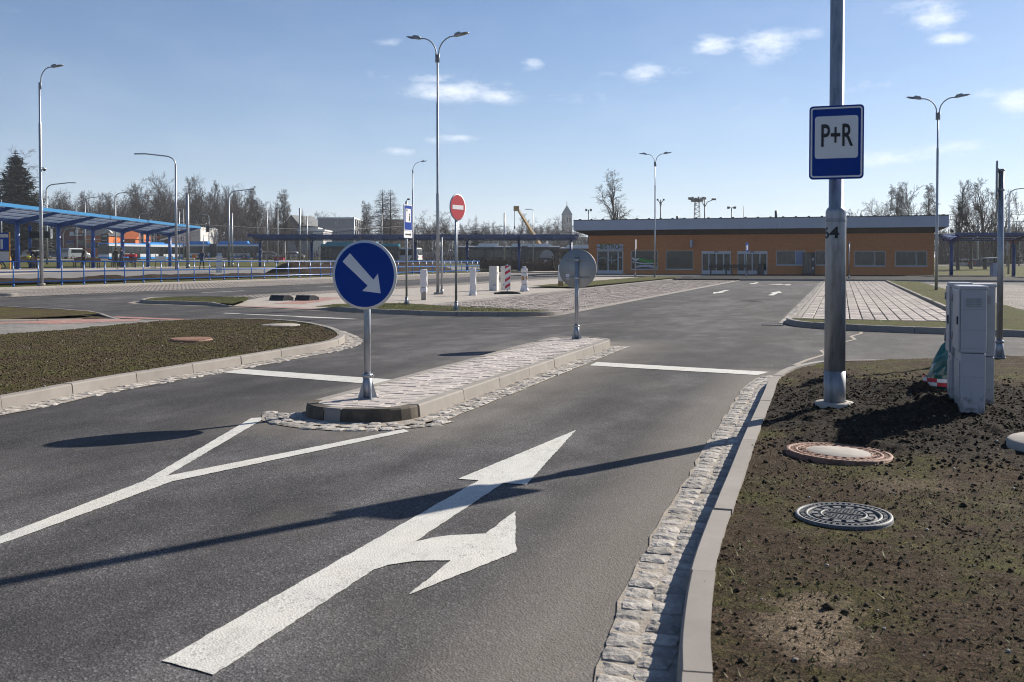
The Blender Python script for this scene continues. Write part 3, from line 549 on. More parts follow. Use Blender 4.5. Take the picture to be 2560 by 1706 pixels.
def crumbs(name, pts, hf, smin, smax, mat, seed):
    rs = np.random.RandomState(seed); I = np.array([(1, 0, 0), (0, 1, 0), (-1, 0, 0), (0, -1, 0), (0, 0, .8), (0, 0, -.6)], float); F0 = np.array([(0, 1, 4), (1, 2, 4), (2, 3, 4), (3, 0, 4), (1, 0, 5), (2, 1, 5), (3, 2, 5), (0, 3, 5)]); n = len(pts); s = smin + (smax - smin) * rs.rand(n) ** 2.2; a = rs.rand(n) * 6.28
    q = I[None] * (1 + (rs.rand(n, 6, 3) - .5) * .8) + (rs.rand(n, 6, 3) - .5) * .35; V = np.zeros((n, 6, 3)); V[:, :, 0] = q[:, :, 0] * np.cos(a)[:, None] - q[:, :, 1] * np.sin(a)[:, None]; V[:, :, 1] = q[:, :, 0] * np.sin(a)[:, None] + q[:, :, 1] * np.cos(a)[:, None]; V[:, :, 2] = q[:, :, 2]; V *= s[:, None, None]; V[:, :, 0] += pts[:, 0][:, None]; V[:, :, 1] += pts[:, 1][:, None]; V[:, :, 2] += (hf(pts[:, 0], pts[:, 1]) + s * .3)[:, None]
    F = (F0[None] + (np.arange(n) * 6)[:, None, None]).reshape(-1, 3); V = V.reshape(-1, 3); me = bpy.data.meshes.new(name); me.vertices.add(len(V)); me.vertices.foreach_set('co', V.ravel()); me.loops.add(F.size); me.loops.foreach_set('vertex_index', F.ravel().astype(np.int32)); me.polygons.add(len(F)); me.polygons.foreach_set('loop_start', np.arange(0, F.size, 3, dtype=np.int32)); me.materials.append(mat); me.update(calc_edges=True)
    return stuff(obj(name, me))
CRUMB = M('soil_crumb', (.085, .064, .044), .95, var=.75, vs=60, world=True, spec=.1); CRUMBD = M('dark_crumb', (.044, .034, .025), .95, var=.6, vs=60, world=True, spec=.1)
BLADE = M('grass_blade', (.11, .12, .028), .7, var=.4, vs=2.5, world=True); STRAW = M('dry_straw', (.20, .15, .08), .8, var=.3, vs=9, world=True); CLOD = M('soil_clod', (.075, .056, .040), .95, var=.5, vs=9, world=True, spec=.1); PEBBLE = M('pale_pebble', (.30, .28, .25), .8, var=.5, vs=6, world=True)

# near right verge: kerb line measured along its road edge, from the bottom of the frame round into the side road
KR = [(-.36, 1.9), (-.42, 2.7), (-.49, 3.2), (-.555, 3.92), (-.59, 4.9), (-.61, 5.8), (-.635, 6.8), (-.65, 7.6), (-.665, 8.6), (-.68, 9.5), (-.695, 10.3), (-.66, 10.95), (-.57, 11.55), (-.40, 12.08), (-.17, 12.5), (.35, 12.95), (1.1, 13.45), (2.24, 14.2), (4.6, 15.7), (8, 17.9)]
kerb_right = struct(bpy.data.objects.new('kerb', None)); COL.objects.link(kerb_right)
PKR = kerb_run(kerb_right, KR, .11, .96, .095, side=-1, hfun=lambda u: .11 if u < .52 else max(.03, .11 - (u - .52) * .5))
i_end = PKR.L * .5
gutter(kerb_right, PKR, 2, .02, 0, t0=0, t1=9.6, side=-1, pitch=.112)
verge_poly = [PKR.off(PKR.L * i / 150, .05) for i in range(151)] + [(8.2, 17.6), (8.2, 1.2), (-.3, 1.2)]
def dugmask(X, Y): return np.clip(1.25 - np.sqrt(((X - .75) / 1.75) ** 2 + ((Y - 8.6) / 2.35) ** 2), 0, 1)
def verge_h(X, Y):
    X = np.asarray(X, float); Y = np.asarray(Y, float); d = np.clip(dugmask(X, Y) * 1.6, 0, 1)
    edge = np.clip((X + .55) / .35, 0, 1) * np.clip((14.6 + .62 * X - 1.6 - Y) / .5, 0, 1)
    z = .088 + .02 * edge * (fbm(X * 1.3, Y * 1.3, 3) - .3) + .022 * (fbm(X * 7, Y * 7, 4) - .45) + .028 * np.maximum(0, fbm(X * 17, Y * 17, 3) - .42)
    z += d * edge * (.035 + .085 * np.maximum(0, fbm(X * 9 + 5, Y * 9, 4) - .40) + .03 * (fbm(X * 30, Y * 30, 3) - .45))
    for cx, cyy, rr_ in ((-.01, 6.49, .42), (.015, 4.89, .31)):
        k = np.clip((rr_ - np.hypot(X - cx, Y - cyy)) / .10, 0, 1); z = z * (1 - k) + .088 * k
    z += .05 * np.exp(-(((X - .62) / .35) ** 2 + ((Y - 8.75) / .5) ** 2)) + .09 * np.exp(-(((X - .55) / .3) ** 2 + ((Y - 9.5) / .4) ** 2))
    return z
lawn_right = soil_patch('verge', verge_poly, .024, verge_h, SOIL); lawn_right['kind'] = 'structure'
def gm(X, Y, rs): return (fbm(X * .9, Y * .9, 3) * .62 + fbm(X * 4.5, Y * 4.5, 3) * .38 + rs.rand(len(X)) * .16 - dugmask(X, Y) * .5) > .50
p = scatter(verge_poly, 130000, 3, gm); p = p[p[:, 1] < 11.5]; blades('grass', p, verge_h, .018, BLADE, 4)
p = scatter(verge_poly, 34000, 8, lambda X, Y, r: (Y < 8) & (X < 4) & (fbm(X * 1.7, Y * 1.7, 3) + r.rand(len(X)) * .3 > .55)); blades('dry_grass', p, verge_h, .014, STRAW, 5)
p = scatter(verge_poly, 60000, 6, lambda X, Y, r: (r.rand(len(X)) < .012 + .9 * dugmask(X, Y)) & (Y < 12)); lumps('soil_clods', p, verge_h, .003, .017, CLOD, 7, .6)
p = scatter(verge_poly, 120000, 61, lambda X, Y, r: (Y < 8.5) & (X < 3.4) & (r.rand(len(X)) > dugmask(X, Y) * 1.5) & (fbm(X * 2.2 + 3, Y * 2.2, 4) + r.rand(len(X)) * .35 > .62)); crumbs('soil_crumbs', p, verge_h, .003, .011, CRUMB, 62)
p = scatter(verge_poly, 90000, 63, lambda X, Y, r: (r.rand(len(X)) < .03 + 1.2 * dugmask(X, Y)) & (X < 4) & (Y < 12)); crumbs('dark_crumbs', p, verge_h, .004, .019, CRUMBD, 64)
p = scatter(verge_poly, 1500, 9, lambda X, Y, r: Y < 10); lumps('pebbles', p, verge_h, .003, .013, PEBBLE, 10)

# left lawn bordering the access road
KL = [(-6.9, 2.0), (-6.93, 4.5), (-6.98, 6.8), (-7.10, 7.97), (-7.12, 9.0), (-7.12, 10.9), (-7.15, 12.0), (-7.17, 12.84), (-7.30, 13.57), (-7.55, 14.25), (-7.98, 15.0), (-8.6, 15.85), (-9.39, 16.74), (-10.06, 17.31), (-11.1, 17.8), (-12.05, 17.85)]
kerb_left = struct(bpy.data.objects.new('kerb', None)); COL.objects.link(kerb_left)
PKL = kerb_run(kerb_left, KL, .11, .98, .11, side=1)
gutter(kerb_left, PKL, 2, .02, 0, t0=3.0, t1=15.2, side=1, pitch=.125, wob=.03)
left_poly = [PKL.off(PKL.L * i / 120, -.06) for i in range(121)] + [(-12.6, 17.3), (-12.85, 16.4), (-12.98, 15.1), (-13.05, 13.9), (-13.0, 12.6), (-12.9, 2.0)]
def left_h(X, Y):
    X = np.asarray(X, float); Y = np.asarray(Y, float)
    return .095 + .05 * (fbm(X * .7, Y * .7, 3) - .4) * np.clip((-7.2 - X) / .6, 0, 1) + .03 * (fbm(X * 6, Y * 6, 4) - .45) + .035 * np.maximum(0, fbm(X * 14, Y * 14, 3) - .45)
soil_patch('lawn', left_poly, .045, left_h, SOILL)
p = scatter(left_poly, 60000, 13, lambda X, Y, r: (fbm(X * .9, Y * .9, 3) + r.rand(len(X)) * .2 > .5) & (Y > 6)); blades('grass', p, left_h, .024, BLADE, 14)
p = scatter(left_poly, 2500, 15, lambda X, Y, r: Y > 6); lumps('soil_clods', p, left_h, .005, .017, CLOD, 16, .6)
p = scatter(left_poly, 45000, 65, lambda X, Y, r: Y > 6); crumbs('soil_crumbs', p, left_h, .005, .016, CRUMB, 66)
p = scatter(left_poly, 1500, 17, lambda X, Y, r: Y > 6); lumps('pebbles', p, left_h, .004, .014, PEBBLE, 18)
p = scatter(left_poly, 40000, 19, lambda X, Y, r: Y > 6); blades('dry_grass', p, left_h, .016, STRAW, 20)
# ---- parking fields, far lawns, paths
def GP(pts, z): return [grd(x, y, z) for x, y in pts]
def strip_kerb(name_pts, h, side, length=1.0, width=.1, curve=True, hfun=None, mat=None):
    k = struct(bpy.data.objects.new('kerb', None)); COL.objects.link(k); kerb_run(k, name_pts, h, length, width, side, mat=mat, curve=curve, hfun=hfun); return k
paving = struct(flat('pavement', [(-16.3, 24.1), (-13.3, 23.4), (-13.5, 24.9), (-12.1, 26.2), (-11.4, 26.6), (-11.4, 79), (-19.35, 79), (-19.35, 30.3), (-18.7, 28.6)], .014, PAVE, None))
flat('tactile_strip', [(-16.25, 26.2), (-17.3, 31.1), (-16.6, 31.3), (-15.2, 26.1)], .019, TACT, paving)
flat('tactile_strip', [(-16.35, 24.2), (-13.35, 23.45), (-13.4, 23.95), (-16.5, 24.75)], .019, TACT, paving)
edge = struct(bpy.data.objects.new('edging', None)); COL.objects.link(edge)
for b, a0, a1 in ((-11.45, 26.6, 79), ):
    for k in range(int(a1 - a0)): MB().box(b - .2, b + .2, a0 + k + .004, a0 + k + .996, -.02, .022 + RND.uniform(-.003, .003)).build('edging_stone', KERB, edge)
kerb_strip = struct(bpy.data.objects.new('edging', None)); COL.objects.link(kerb_strip)
for k in range(48):
    MB().box(-6.62, -6.40, 23.05 + k + .004, 23.05 + k + .996, -.02, .012 + RND.uniform(-.003, .003)).build('edging_stone', KERB, kerb_strip)
k2 = struct(bpy.data.objects.new('kerb', None)); COL.objects.link(k2)
kerb_run(k2, [(-6.38, 23.2), (-6.5, 22.6), (-6.9, 22.12), (-7.8, 21.87), (-8.75, 21.82), (-9.8, 22.02), (-10.83, 22.35), (-12.38, 23.02)], .11, 1.0, .1, -1)
kerb_run(k2, [(-12.38, 23.02), (-13.3, 23.33)], .11, 1.0, .1, -1, curve=False, hfun=lambda u: .11 - .085 * u)
kerb_run(k2, [(-13.3, 23.33), (-16.27, 24.06)], .025, 1.0, .1, -1, curve=False)
kerb_run(k2, [(-16.27, 24.06), (-17.4, 24.62)], .11, 1.2, .1, -1, curve=False, hfun=lambda u: .025 + .085 * u)
kerb_run(k2, [(-17.4, 24.62), (-18.77, 24.95), (-19.8, 25.1), (-20.6, 25.6), (-21.1, 26.4), (-21.5, 27.3), (-21.3, 28.2), (-20.3, 28.75), (-18.9, 28.8)], .11, .9, .1, -1)
ribbon('concrete_haunch', [(-17.2, 24.25), (-18.77, 24.62), (-20.0, 24.8), (-20.95, 25.4), (-21.5, 26.4)], [(-17.2, 24.6), (-18.77, 24.92), (-19.8, 25.08), (-20.65, 25.6), (-21.15, 26.4)], .006, MORT, k2, 1)
ribbon('concrete_haunch', [(-6.3, 22.5), (-6.8, 21.95), (-7.8, 21.68), (-8.75, 21.63), (-9.8, 21.82), (-10.83, 22.15), (-12.4, 22.84), (-16.3, 23.9)], [(-6.45, 22.6), (-6.9, 22.1), (-7.8, 21.85), (-8.75, 21.8), (-9.8, 22.0), (-10.83, 22.33), (-12.4, 23.0), (-16.3, 24.04)], .006, MORT, k2, 1)
def far_h(X, Y):
    X = np.asarray(X, float); Y = np.asarray(Y, float); return .092 + .03 * (fbm(X * 1.1, Y * 1.1, 3) - .4) + .02 * (fbm(X * 5, Y * 5, 3) - .45)
strips = [[(-13.3, 23.43), (-13.5, 24.9), (-12.1, 26.2), (-9.75, 24.6), (-8.14, 24.07), (-6.5, 23.05), (-6.55, 22.7), (-6.95, 22.2), (-7.8, 21.95), (-8.75, 21.9), (-9.8, 22.1), (-10.83, 22.43), (-12.38, 23.1)],
          [(-21.4, 28.1), (-21.4, 27.3), (-21.0, 26.45), (-20.55, 25.7), (-19.75, 25.2), (-18.77, 25.05), (-17.4, 24.7), (-16.4, 24.25), (-17.4, 26.5), (-18.7, 28.65), (-20.3, 28.65)],
          [(-14.4, 46), (-11.7, 45), (-11.7, 78), (-14.4, 78)],
          [(-1.02, 21.6), (-1.03, 21.5), (-.78, 20.68), (-.23, 20.03), (.6, 19.6), (1.73, 19.28), (2.96, 18.98), (6, 18.28), (10, 17.38), (18, 17.4), (18, 26.8), (4.25, 26.9), (4.25, 62.5), (2.62, 66), (2.62, 21.62)],
          [(-21.14, 20.68), (-17.28, 19.6), (-16.2, 18.75), (-16.15, 18.1), (-16.44, 16.15), (-19.2, 8.5), (-34, 8.5), (-34, 24.1)]]
for i, pl in enumerate(strips): soil_patch('lawn', pl, .07 if i < 2 else .12 if i < 4 else .07, far_h, SOILL if i == 4 else LAWN)
for i, n in ((0, 12000), (1, 9000)):
    p = scatter(strips[i], n, 30 + i); blades('grass', p, far_h, .035, BLADE, 40 + i)
strip_kerb([(-34, 24.2), (-21.14, 20.78), (-17.25, 19.7), (-15.16, 18.02)], .10, 1, curve=False, hfun=lambda u: .10 if u < .82 else max(.032, .10 - (u - .82) * .5))
path_l = struct(flat('path', [(-12.05, 17.8), (-15.2, 18.05), (-15.75, 17.7), (-16.4, 16.05), (-19.1, 8.4), (-13.3, 8.4), (-12.98, 12.6), (-13.02, 13.9), (-12.95, 15.15), (-12.8, 16.4), (-12.5, 17.2)], .03, PAVG, None))
flat('tactile_strip', GP([(-120, 811), (16, 803.5), (120, 799.5), (352, 797.8), (344, 802.6), (137, 810.2), (30, 808), (-120, 818)], .034), .034, TACT, path_l)
flat('tactile_strip', GP([(282, 791), (478, 798.6), (440, 800.4), (296, 795)], .038), .038, TACT, path_l)
strip_kerb([(-15.79, 17.75), (-16.44, 16.1), (-19.2, 8.4)], .10, -1, curve=False, hfun=lambda u: .035 + min(.065, u * .35))
struct(flat('lawn_corner', [(-16.25, 18.7), (-15.25, 18.02), (-15.85, 17.8), (-16.3, 17.2), (-16.6, 18.2)], .032, SOILL, None))
strip_kerb([(-13.0, 8.5), (-12.96, 12.6), (-13.0, 13.9), (-12.93, 15.15), (-12.78, 16.4), (-12.45, 17.3)], .06, -1)
# right-hand field of big blocks in rows
strip_kerb([(-1.0, 23.0), (-1.1, 21.6), (-.85, 20.6), (-.28, 19.95), (.6, 19.5), (1.73, 19.2), (2.96, 18.9), (6, 18.2), (10, 17.3)], .11, 1)
strip_kerb([(2.58, 21.7), (2.58, 66)], .10, -1, curve=False)
strip_kerb([(-1.0, 21.66), (2.5, 21.7)], .10, -1, curve=False, width=.05)
lot = struct(bpy.data.objects.new('parking_bays', None)); COL.objects.link(lot)
MB().sheet([(-1.28, 21.4, .006), (2.58, 21.4, .006), (2.58, 66, .006), (-1.28, 66, .006)]).build('joint_bed', GRIDJ, lot)
BLK = paver_mesh(.236, .276, .04, .008, GRIDP); cnt = 0; rest = MB()
for r in range(148):
    for c in range(13):
        x, y = -.74 + c * .2595, 21.86 + r * .30; z = -.006 + RND.uniform(-.004, .005)
        if cnt < 299: obj('paving_block', BLK, lot, (x, y, z), RND.uniform(-.012, .012)); cnt += 1
        else: rest.box(x - .118, x + .118, y - .137, y + .137, 0, z + .04)
stuff(rest.build('far_paving_blocks', GRIDP, lot))
rest = MB()
for r in range(400):
    for c in range(2):
        x, y = -1.18 + c * .11 + RND.uniform(-.01, .01), 21.3 + r * .111; rest.box(x - .048, x + .048, y - .047, y + .047, 0, .018 + RND.uniform(-.004, .006), 0, RND.uniform(-.1, .1))
stuff(rest.build('edge_setts', GRAN, lot))
for k in range(44): MB().box(-.99, -.885, 21.7 + k + .004, 21.7 + k + .996, 0, .03).build('edging_stone', KERB, lot)
# left-hand field, gravelly small blocks
lot2 = struct(bpy.data.objects.new('parking_bays', None)); COL.objects.link(lot2)
MB().sheet([(-11.25, 24.0, .005), (-9.75, 24.7, .005), (-8.14, 24.15, .005), (-6.62, 23.1, .005), (-6.62, 69, .005), (-11.25, 74, .005)]).build('joint_bed', RUBBLE, lot2)
rest = MB(); rr = random.Random(4)
for r in range(300):
    for c in range(19):
        x, y = -11.12 + c * .243 + (r % 2) * .06, 23.3 + r * .158
        if x > -6.75 or (y < 25.0 + (-6.6 - x) * .42 - max(0, -9.9 - x) * .9 and y < 26.6): continue
        z = .016 + rr.uniform(-.006, .010) + .006 * math.sin(x * 2.1) * math.sin(y * .7); rest.box(x - .108, x + .108, y - .066, y + .066, 0, z, 0, rr.uniform(-.05, .05))
stuff(rest.build('gravel_blocks', GRIDP, lot2))
strip_kerb([(-11.3, 74.2), (-10.5, 73), (-6.7, 68.4)], .10, 1, curve=False)
fieldL = struct(flat('parking_bays', rect(-21.3, -19.35, 30.5, 88), .008, RUBBLE, None)); fieldB = struct(flat('parking_bays', rect(-35.4, -28.3, 25, 104), .008, RUBBLE, None))
flat('edging_band', rect(-28.42, -28.2, 25, 104), .014, KERB, fieldB); flat('edging_band', rect(-21.32, -21.2, 30, 88), .014, KERB, fieldL)
kb = struct(bpy.data.objects.new('kerb', None)); COL.objects.link(kb); kerb_run(kb, [(-35.4, 26), (-35.4, 104)], .10, 1.0, .12, 1, curve=False)
struct(flat('footpath', rect(-36.75, -35.5, 26, 104), .09, PAVE, None))
strip_kerb([(-34.5, 26.6), (-29.9, 28.2), (-28.9, 28.6), (-28.75, 29.1)], .12, 1, width=.25)
struct(flat('parking_bays', rect(4.3, 9.0, 27, 60), .008, RUBBLE, None))
strip_kerb([(4.28, 27), (4.28, 62)], .05, 1, curve=False)
# forecourt of the station: slab on a kerb, coloured near-black to paint in a shadow band
fc = struct(MB().box(-10.9, 12, 67.5, 91.95, .0, .10).build('forecourt', M('painted_shade', (.010, .0105, .012), .9, var=.25, vs=.8, spec=.12, world=True))); strip_kerb([(-10.9, 74.0), (-6.6, 67.4), (12, 67.4)], .12, 1, 1.0, .12, curve=False)
struct(MB().box(-24.5, -11, 79.5, 91.9, .0, .09).build('forecourt', PAVG))
struct(MB().box(-36.7, -24.6, 104.2, 112, 0, .1).build('forecourt', PAVE))

# ---- road markings (thin films of paint)
MK = .004
def film(name, poly):
    out = []; jr = random.Random(len(poly) * 7 + int(abs(poly[0][0]) * 50))
    for (x0, y0), (x1, y1) in zip(poly, poly[1:] + poly[:1]):
        n = max(1, min(70, int(math.hypot(x1 - x0, y1 - y0) / .035)))
        for k in range(n): t = k / n; j = .0035 if k else 0; out.append((x0 + (x1 - x0) * t + jr.uniform(-j, j), y0 + (y1 - y0) * t + jr.uniform(-j, j)))
    return flat(name, out, MK, PAINT, road)
film('stop_line', [(-6.93, 9.94), (-7.0, 10.34), (-4.42, 9.86), (-4.42, 9.42)])
film('stop_line', [(-2.97, 12.02), (-2.98, 12.46), (-.80, 11.98), (-.90, 11.60)])
film('lane_line', [(-3.78, 1.2), (-3.60, 1.2), (-3.66, 3.75), (-3.735, 4.90), (-3.12, 6.92), (-3.2, 7.0), (-3.86, 5.02), (-4.53, 7.18), (-4.62, 7.1), (-3.90, 4.86), (-3.75, 3.6)])
film('lane_arrow', [(-2.085, 2.68), (-1.86, 2.64), (-1.86, 3.76), (-1.83, 3.84), (-1.74, 3.93), (-1.6, 3.985), (-1.59, 3.52), (-1.37, 4.19), (-1.6, 4.88), (-1.6, 4.43), (-1.75, 4.35), (-1.81, 4.29), (-1.865, 4.2), (-1.87, 5.48), (-1.73, 5.48), (-1.93, 7.38), (-2.16, 5.5), (-2.03, 5.5)])
def arrow(b, a0, a1, w=.16, hw=.42):
    s = 1 if a1 > a0 else -1; L = abs(a1 - a0)
    return film('lane_arrow', [(b - w / 2 * s, a0), (b + w / 2 * s, a0), (b + w / 2 * s, a1 - s * L * .42), (b + hw / 2 * s, a1 - s * L * .42), (b, a1), (b - hw / 2 * s, a1 - s * L * .42), (b - w / 2 * s, a1 - s * L * .42)])
arrow(-4.85, 45.2, 40.0, .2, .5); arrow(-2.55, 38.8, 44.2, .2, .5); arrow(-4.85, 62, 57.2, .2, .5)
film('lane_arrow', [(-2.9, 55.2), (-2.65, 55.2), (-2.65, 57.2), (-3.2, 57.6), (-3.2, 58.4), (-4.0, 57.3), (-3.2, 56.2), (-3.2, 56.8), (-2.9, 56.6)])
film('lane_arrow', [(-14.6, 21.35), (-14.6, 21.17), (-12.1, 20.45), (-11.9, 20.25), (-10.4, 19.92), (-10.2, 20.0), (-10.9, 20.3), (-12.1, 20.62)])
film('lane_line', [(-24.9, 44), (-24.75, 44), (-24.75, 47), (-24.9, 47)]); film('lane_line', [(-24.9, 34.6), (-24.75, 34.6), (-24.75, 37.6), (-24.9, 37.6)])
# pale filled crack in the side road
cr = [(-.55, 12.9), (-.42, 13.6), (-.2, 14.5), (-.28, 15.1), (.0, 15.9), (-.02, 16.6), (.22, 17.4), (.16, 18.1), (.33, 18.8), (.35, 19.3)]
ribbon('filled_crack', [(x - .02 - .02 * RND.random(), y) for x, y in cr], [(x + .02 + .02 * RND.random(), y) for x, y in cr], .004, MORT, road, 1)
cr = [(-6.6, 17.8), (-5.6, 19.0), (-4.6, 20.4), (-4.2, 21.0)]
ribbon('filled_crack', [(x - .015, y) for x, y in cr], [(x + .015, y) for x, y in cr], .004, MORT, road, 1)

# ---- bus yard behind the railing
struct(ribbon('bus_road', [(-58, y) for y in range(24, 132, 6)], [(-43.5, y) for y in range(24, 132, 6)], .03, ROAD2, None, 8, True))
def cam_xy(cx, d): return (cx * CS - d * SN, cx * SN + d * CS)
struct(ribbon('street', [cam_xy(-105 + i * 6, 178) for i in range(26)], [cam_xy(-105 + i * 6, 163) for i in range(26)], .05, ROAD2, None, 6, True))
struct(ribbon('street', [cam_xy(-125 + i * 6, 207) for i in range(30)], [cam_xy(-125 + i * 6, 197) for i in range(30)], .05, ROAD2, None, 6, True))
struct(ribbon('street', [cam_xy(-20 + i * 6, 160) for i in range(24)], [cam_xy(-20 + i * 6, 152) for i in range(24)], .05, ROAD2, None, 6, True))
plat = struct(bpy.data.objects.new('platform', None)); COL.objects.link(plat)
def plat_x(d): return -.0237 * d - 34.6
MB().prism([cam_xy(plat_x(d) + o, d) for d, o in ((60, 3.4), (116, 3.4), (116, -3.0), (60, -3.0))], .0, .70).build('platform_slab', PAVG, plat)
MB().prism([cam_xy(plat_x(d) + o, d) for d, o in ((60, 3.75), (117, 3.75), (117, 3.41), (60, 3.41))], .0, .71).build('platform_edge', KERB, plat)
def mound(name, poly, h, seed, res=.3):
    xs = [q[0] for q in poly]; ys = [q[1] for q in poly]
    def hf(X, Y):
        X = np.asarray(X, float); Y = np.asarray(Y, float); d = np.full(X.shape, 1e9)
        for i in range(len(poly)):
            (x0, y0), (x1, y1) = poly[i], poly[(i + 1) % len(poly)]; vx, vy = x1 - x0, y1 - y0; t = np.clip(((X - x0) * vx + (Y - y0) * vy) / (vx * vx + vy * vy), 0, 1); d = np.minimum(d, np.hypot(X - x0 - t * vx, Y - y0 - t * vy))
        base = .2 + .45 * np.clip((-42 - X) / 20, 0, 1) ** 1.5
        return base + h * np.minimum(1, d / 1.6) * (.35 + 1.2 * fbm(X * .45 + seed, Y * .45, 4)) + .12 * (fbm(X * 2.5, Y * 2.5, 3) - .5)
    return soil_patch(name, poly, res, hf, MOUND)
mound('dirt_bank', [(-38.2, 34), (-41.4, 34), (-42.0, 60), (-42.0, 84), (-38.4, 84)], .26, 3); mound('dirt_bank', [(-38.4, 66), (-44.5, 70), (-46.5, 86), (-43, 99), (-38.6, 98)], .95, 8)
# ------------------------------------------------------------------ signs
def rrect(w, h, r, cx=0, cz=0, n=5):
    out = []
    for sx, sz, a0 in ((1, 1, 0), (-1, 1, 90), (-1, -1, 180), (1, -1, 270)):
        for k in range(n + 1):
            a = math.radians(a0 + 90 * k / n); out.append((cx + sx * (w / 2 - r) + r * math.cos(a), cz + sz * (h / 2 - r) + r * math.sin(a)))
    return out
def circ(r, n=40, cx=0, cz=0): return [(cx + r * math.cos(2 * math.pi * k / n), cz + r * math.sin(2 * math.pi * k / n)) for k in range(n)]
def sign_post(root, h, r=.03, foot=True):
    MB().cyl((0, 0, .04 if foot else 0), (0, 0, h), r, n=16).cyl((0, 0, h), (0, 0, h + .012), r + .003, n=16).build('pole', STEEL, root)
    if foot:
        f = MB().cyl((0, 0, .0), (0, 0, .21), r + .009, n=16).cyl((0, 0, .185), (0, 0, .215), r + .016, n=16).box(-.07, .07, -.07, .07, 0, .008)
        for k in range(4):
            a = math.pi / 4 + k * math.pi / 2; c, s = math.cos(a), math.sin(a); q = MB().plate([(r, 0), (.085, 0), (.085, .015), (r + .006, .17), (r, .17)], -.004, .004)
            f.add([(x * c - y * s, x * s + y * c, z) for x, y, z in q.v], q.f)
        f.cyl((r, 0, .2), (r + .03, 0, .2), .008, n=6); f.build('foot', STEEL, root)
def plate_clamps(root, zc, w, dz=.19, y=.0):
    for s in (-1, 1):
        MB().box(-w, w, -.040 + y, -.0315 + y, zc + s * dz - .012, zc + s * dz + .012).build('rail', ALU, root)
        MB().cyl((0, y, zc + s * dz - .016), (0, y, zc + s * dz + .016), .038, n=16).build('clamp', ALU, root)
def round_sign(name, label, cat, loc, rz, zc, r, face, rim=WHITE, group=None, ph=None, front=True):
    root = thing(name, label, cat, loc, rz, group); q = MB(); pr = (ph or zc + r * .62)
    sign_post(root, pr)
    # plate hangs in front of the pole: built round y = -.055
    d = -.058
    mb = MB().plate(circ(r), d, d + .018, 1, True); mb.m[0] = 0; mb.build('sign_plate', [rim if front else SIGNBK, SIGNBK], root)
    for s in (-1, 1):
        MB().box(-r * .66, r * .66, d + .018, d + .03, s * r * .46 - .009, s * r * .46 + .009).build('rail', STEELD, root, (0, 0, zc)); MB().cyl((0, 0, s * r * .46 - .014), (0, 0, s * r * .46 + .014), .037, n=16).build('clamp', ALU, root, (0, 0, zc))
    for o in root.children:
        if o.name.startswith('sign_plate'): o.location.z = zc
    face(root, zc, r, d); return root
def face_keep_right(root, zc, r, d):
    MB().plate(circ(r * .925), d - .0025, d - .0005).build('blue_disc', SIGNB, root, (0, 0, zc)); k = r * .92
    MB().plate([(x * k, z * k) for x, z in [(-.48, .68), (-.733, .416), (.122, -.332), (-.063, -.5), (.561, -.569), (.47, .042), (.317, -.149)]], d - .0045, d - .003).build('arrow', WHITE, root, (0, 0, zc))
round_sign('keep_right_sign', 'round blue sign with white arrow pointing down right at the near island end', 'traffic sign', (-3.91, 7.8, .105), math.radians(2), 1.075, .30, face_keep_right)
def face_back(root, zc, r, d):
    MB().box(.13, .19, .0, .0015, -.16, -.08).build('sticker', WPAINT, root, (0, d + .018, zc))
rb = round_sign('keep_right_sign', 'round sign seen from its plain grey back at the far end of the traffic island', 'traffic sign', (-3.85, 14.76, .105), math.pi - .06, 1.075, .30, face_back)
def face_noentry(root, zc, r, d):
    MB().plate(circ(r * .93), d - .0025, d - .0005).build('red_disc', RED, root, (0, 0, zc)); MB().box(-r * .70, r * .70, d - .0045, d - .003, -r * .16, r * .16).build('white_bar', WHITE, root, (0, 0, zc))
round_sign('no_entry_sign', 'round red no entry sign with white bar on a tall pole in the grass strip', 'traffic sign', (-8.96, 22.68, .09), math.radians(76), 2.52, .325, face_noentry, ph=2.5)
# park and ride sign on the lamp post
def box_sign(root, w, h, zc, d, back=SIGNBK, edge=SIGNB, r=.03, outer=SIGNB):
    mb = MB().plate(rrect(w, h, r), d, d + .02, 1, False); mb.m[0] = 0; mb.build('sign_plate', [outer, edge], root, (0, 0, zc))
root = thing('park_and_ride_sign', 'blue and white P+R sign strapped to the near lamp post', 'traffic sign', (-.05, 8.39, 0), 0)
zc, w, h, d = 2.235, .41, .578, -.125
box_sign(root, w, h, zc, d)
mb = MB(); o, i = rrect(w * .945, h * .955, .024), rrect(w * .885, h * .91, .014); n = len(o)
mb.add([(x, d - .002, z) for x, z in o] + [(x, d - .002, z) for x, z in i], [(k, (k + 1) % n, n + (k + 1) % n, n + k) for k in range(n)]); mb.build('white_border', WHITE, root, (0, 0, zc))
MB().plate(rrect(w * .79, h * .575, .022), d - .0035, d - .0005).build('white_panel', WHITE, root, (0, 0, zc + .04))
lettering('lettering', 'P+R', .248, BLACK, root, (0, d - .006, zc + .045), (math.pi / 2, 0, 0), .575, .0035)
for s in (-1, 1):
    MB().box(-.16, .16, d + .02, d + .035, s * .19 - .012, s * .19 + .012).build('rail', ALU, root, (0, 0, zc)); MB().cyl((0, 0, s * .19 - .012), (0, 0, s * .19 + .012), .068, n=20).build('strap', STEELD, root, (0, 0, zc))
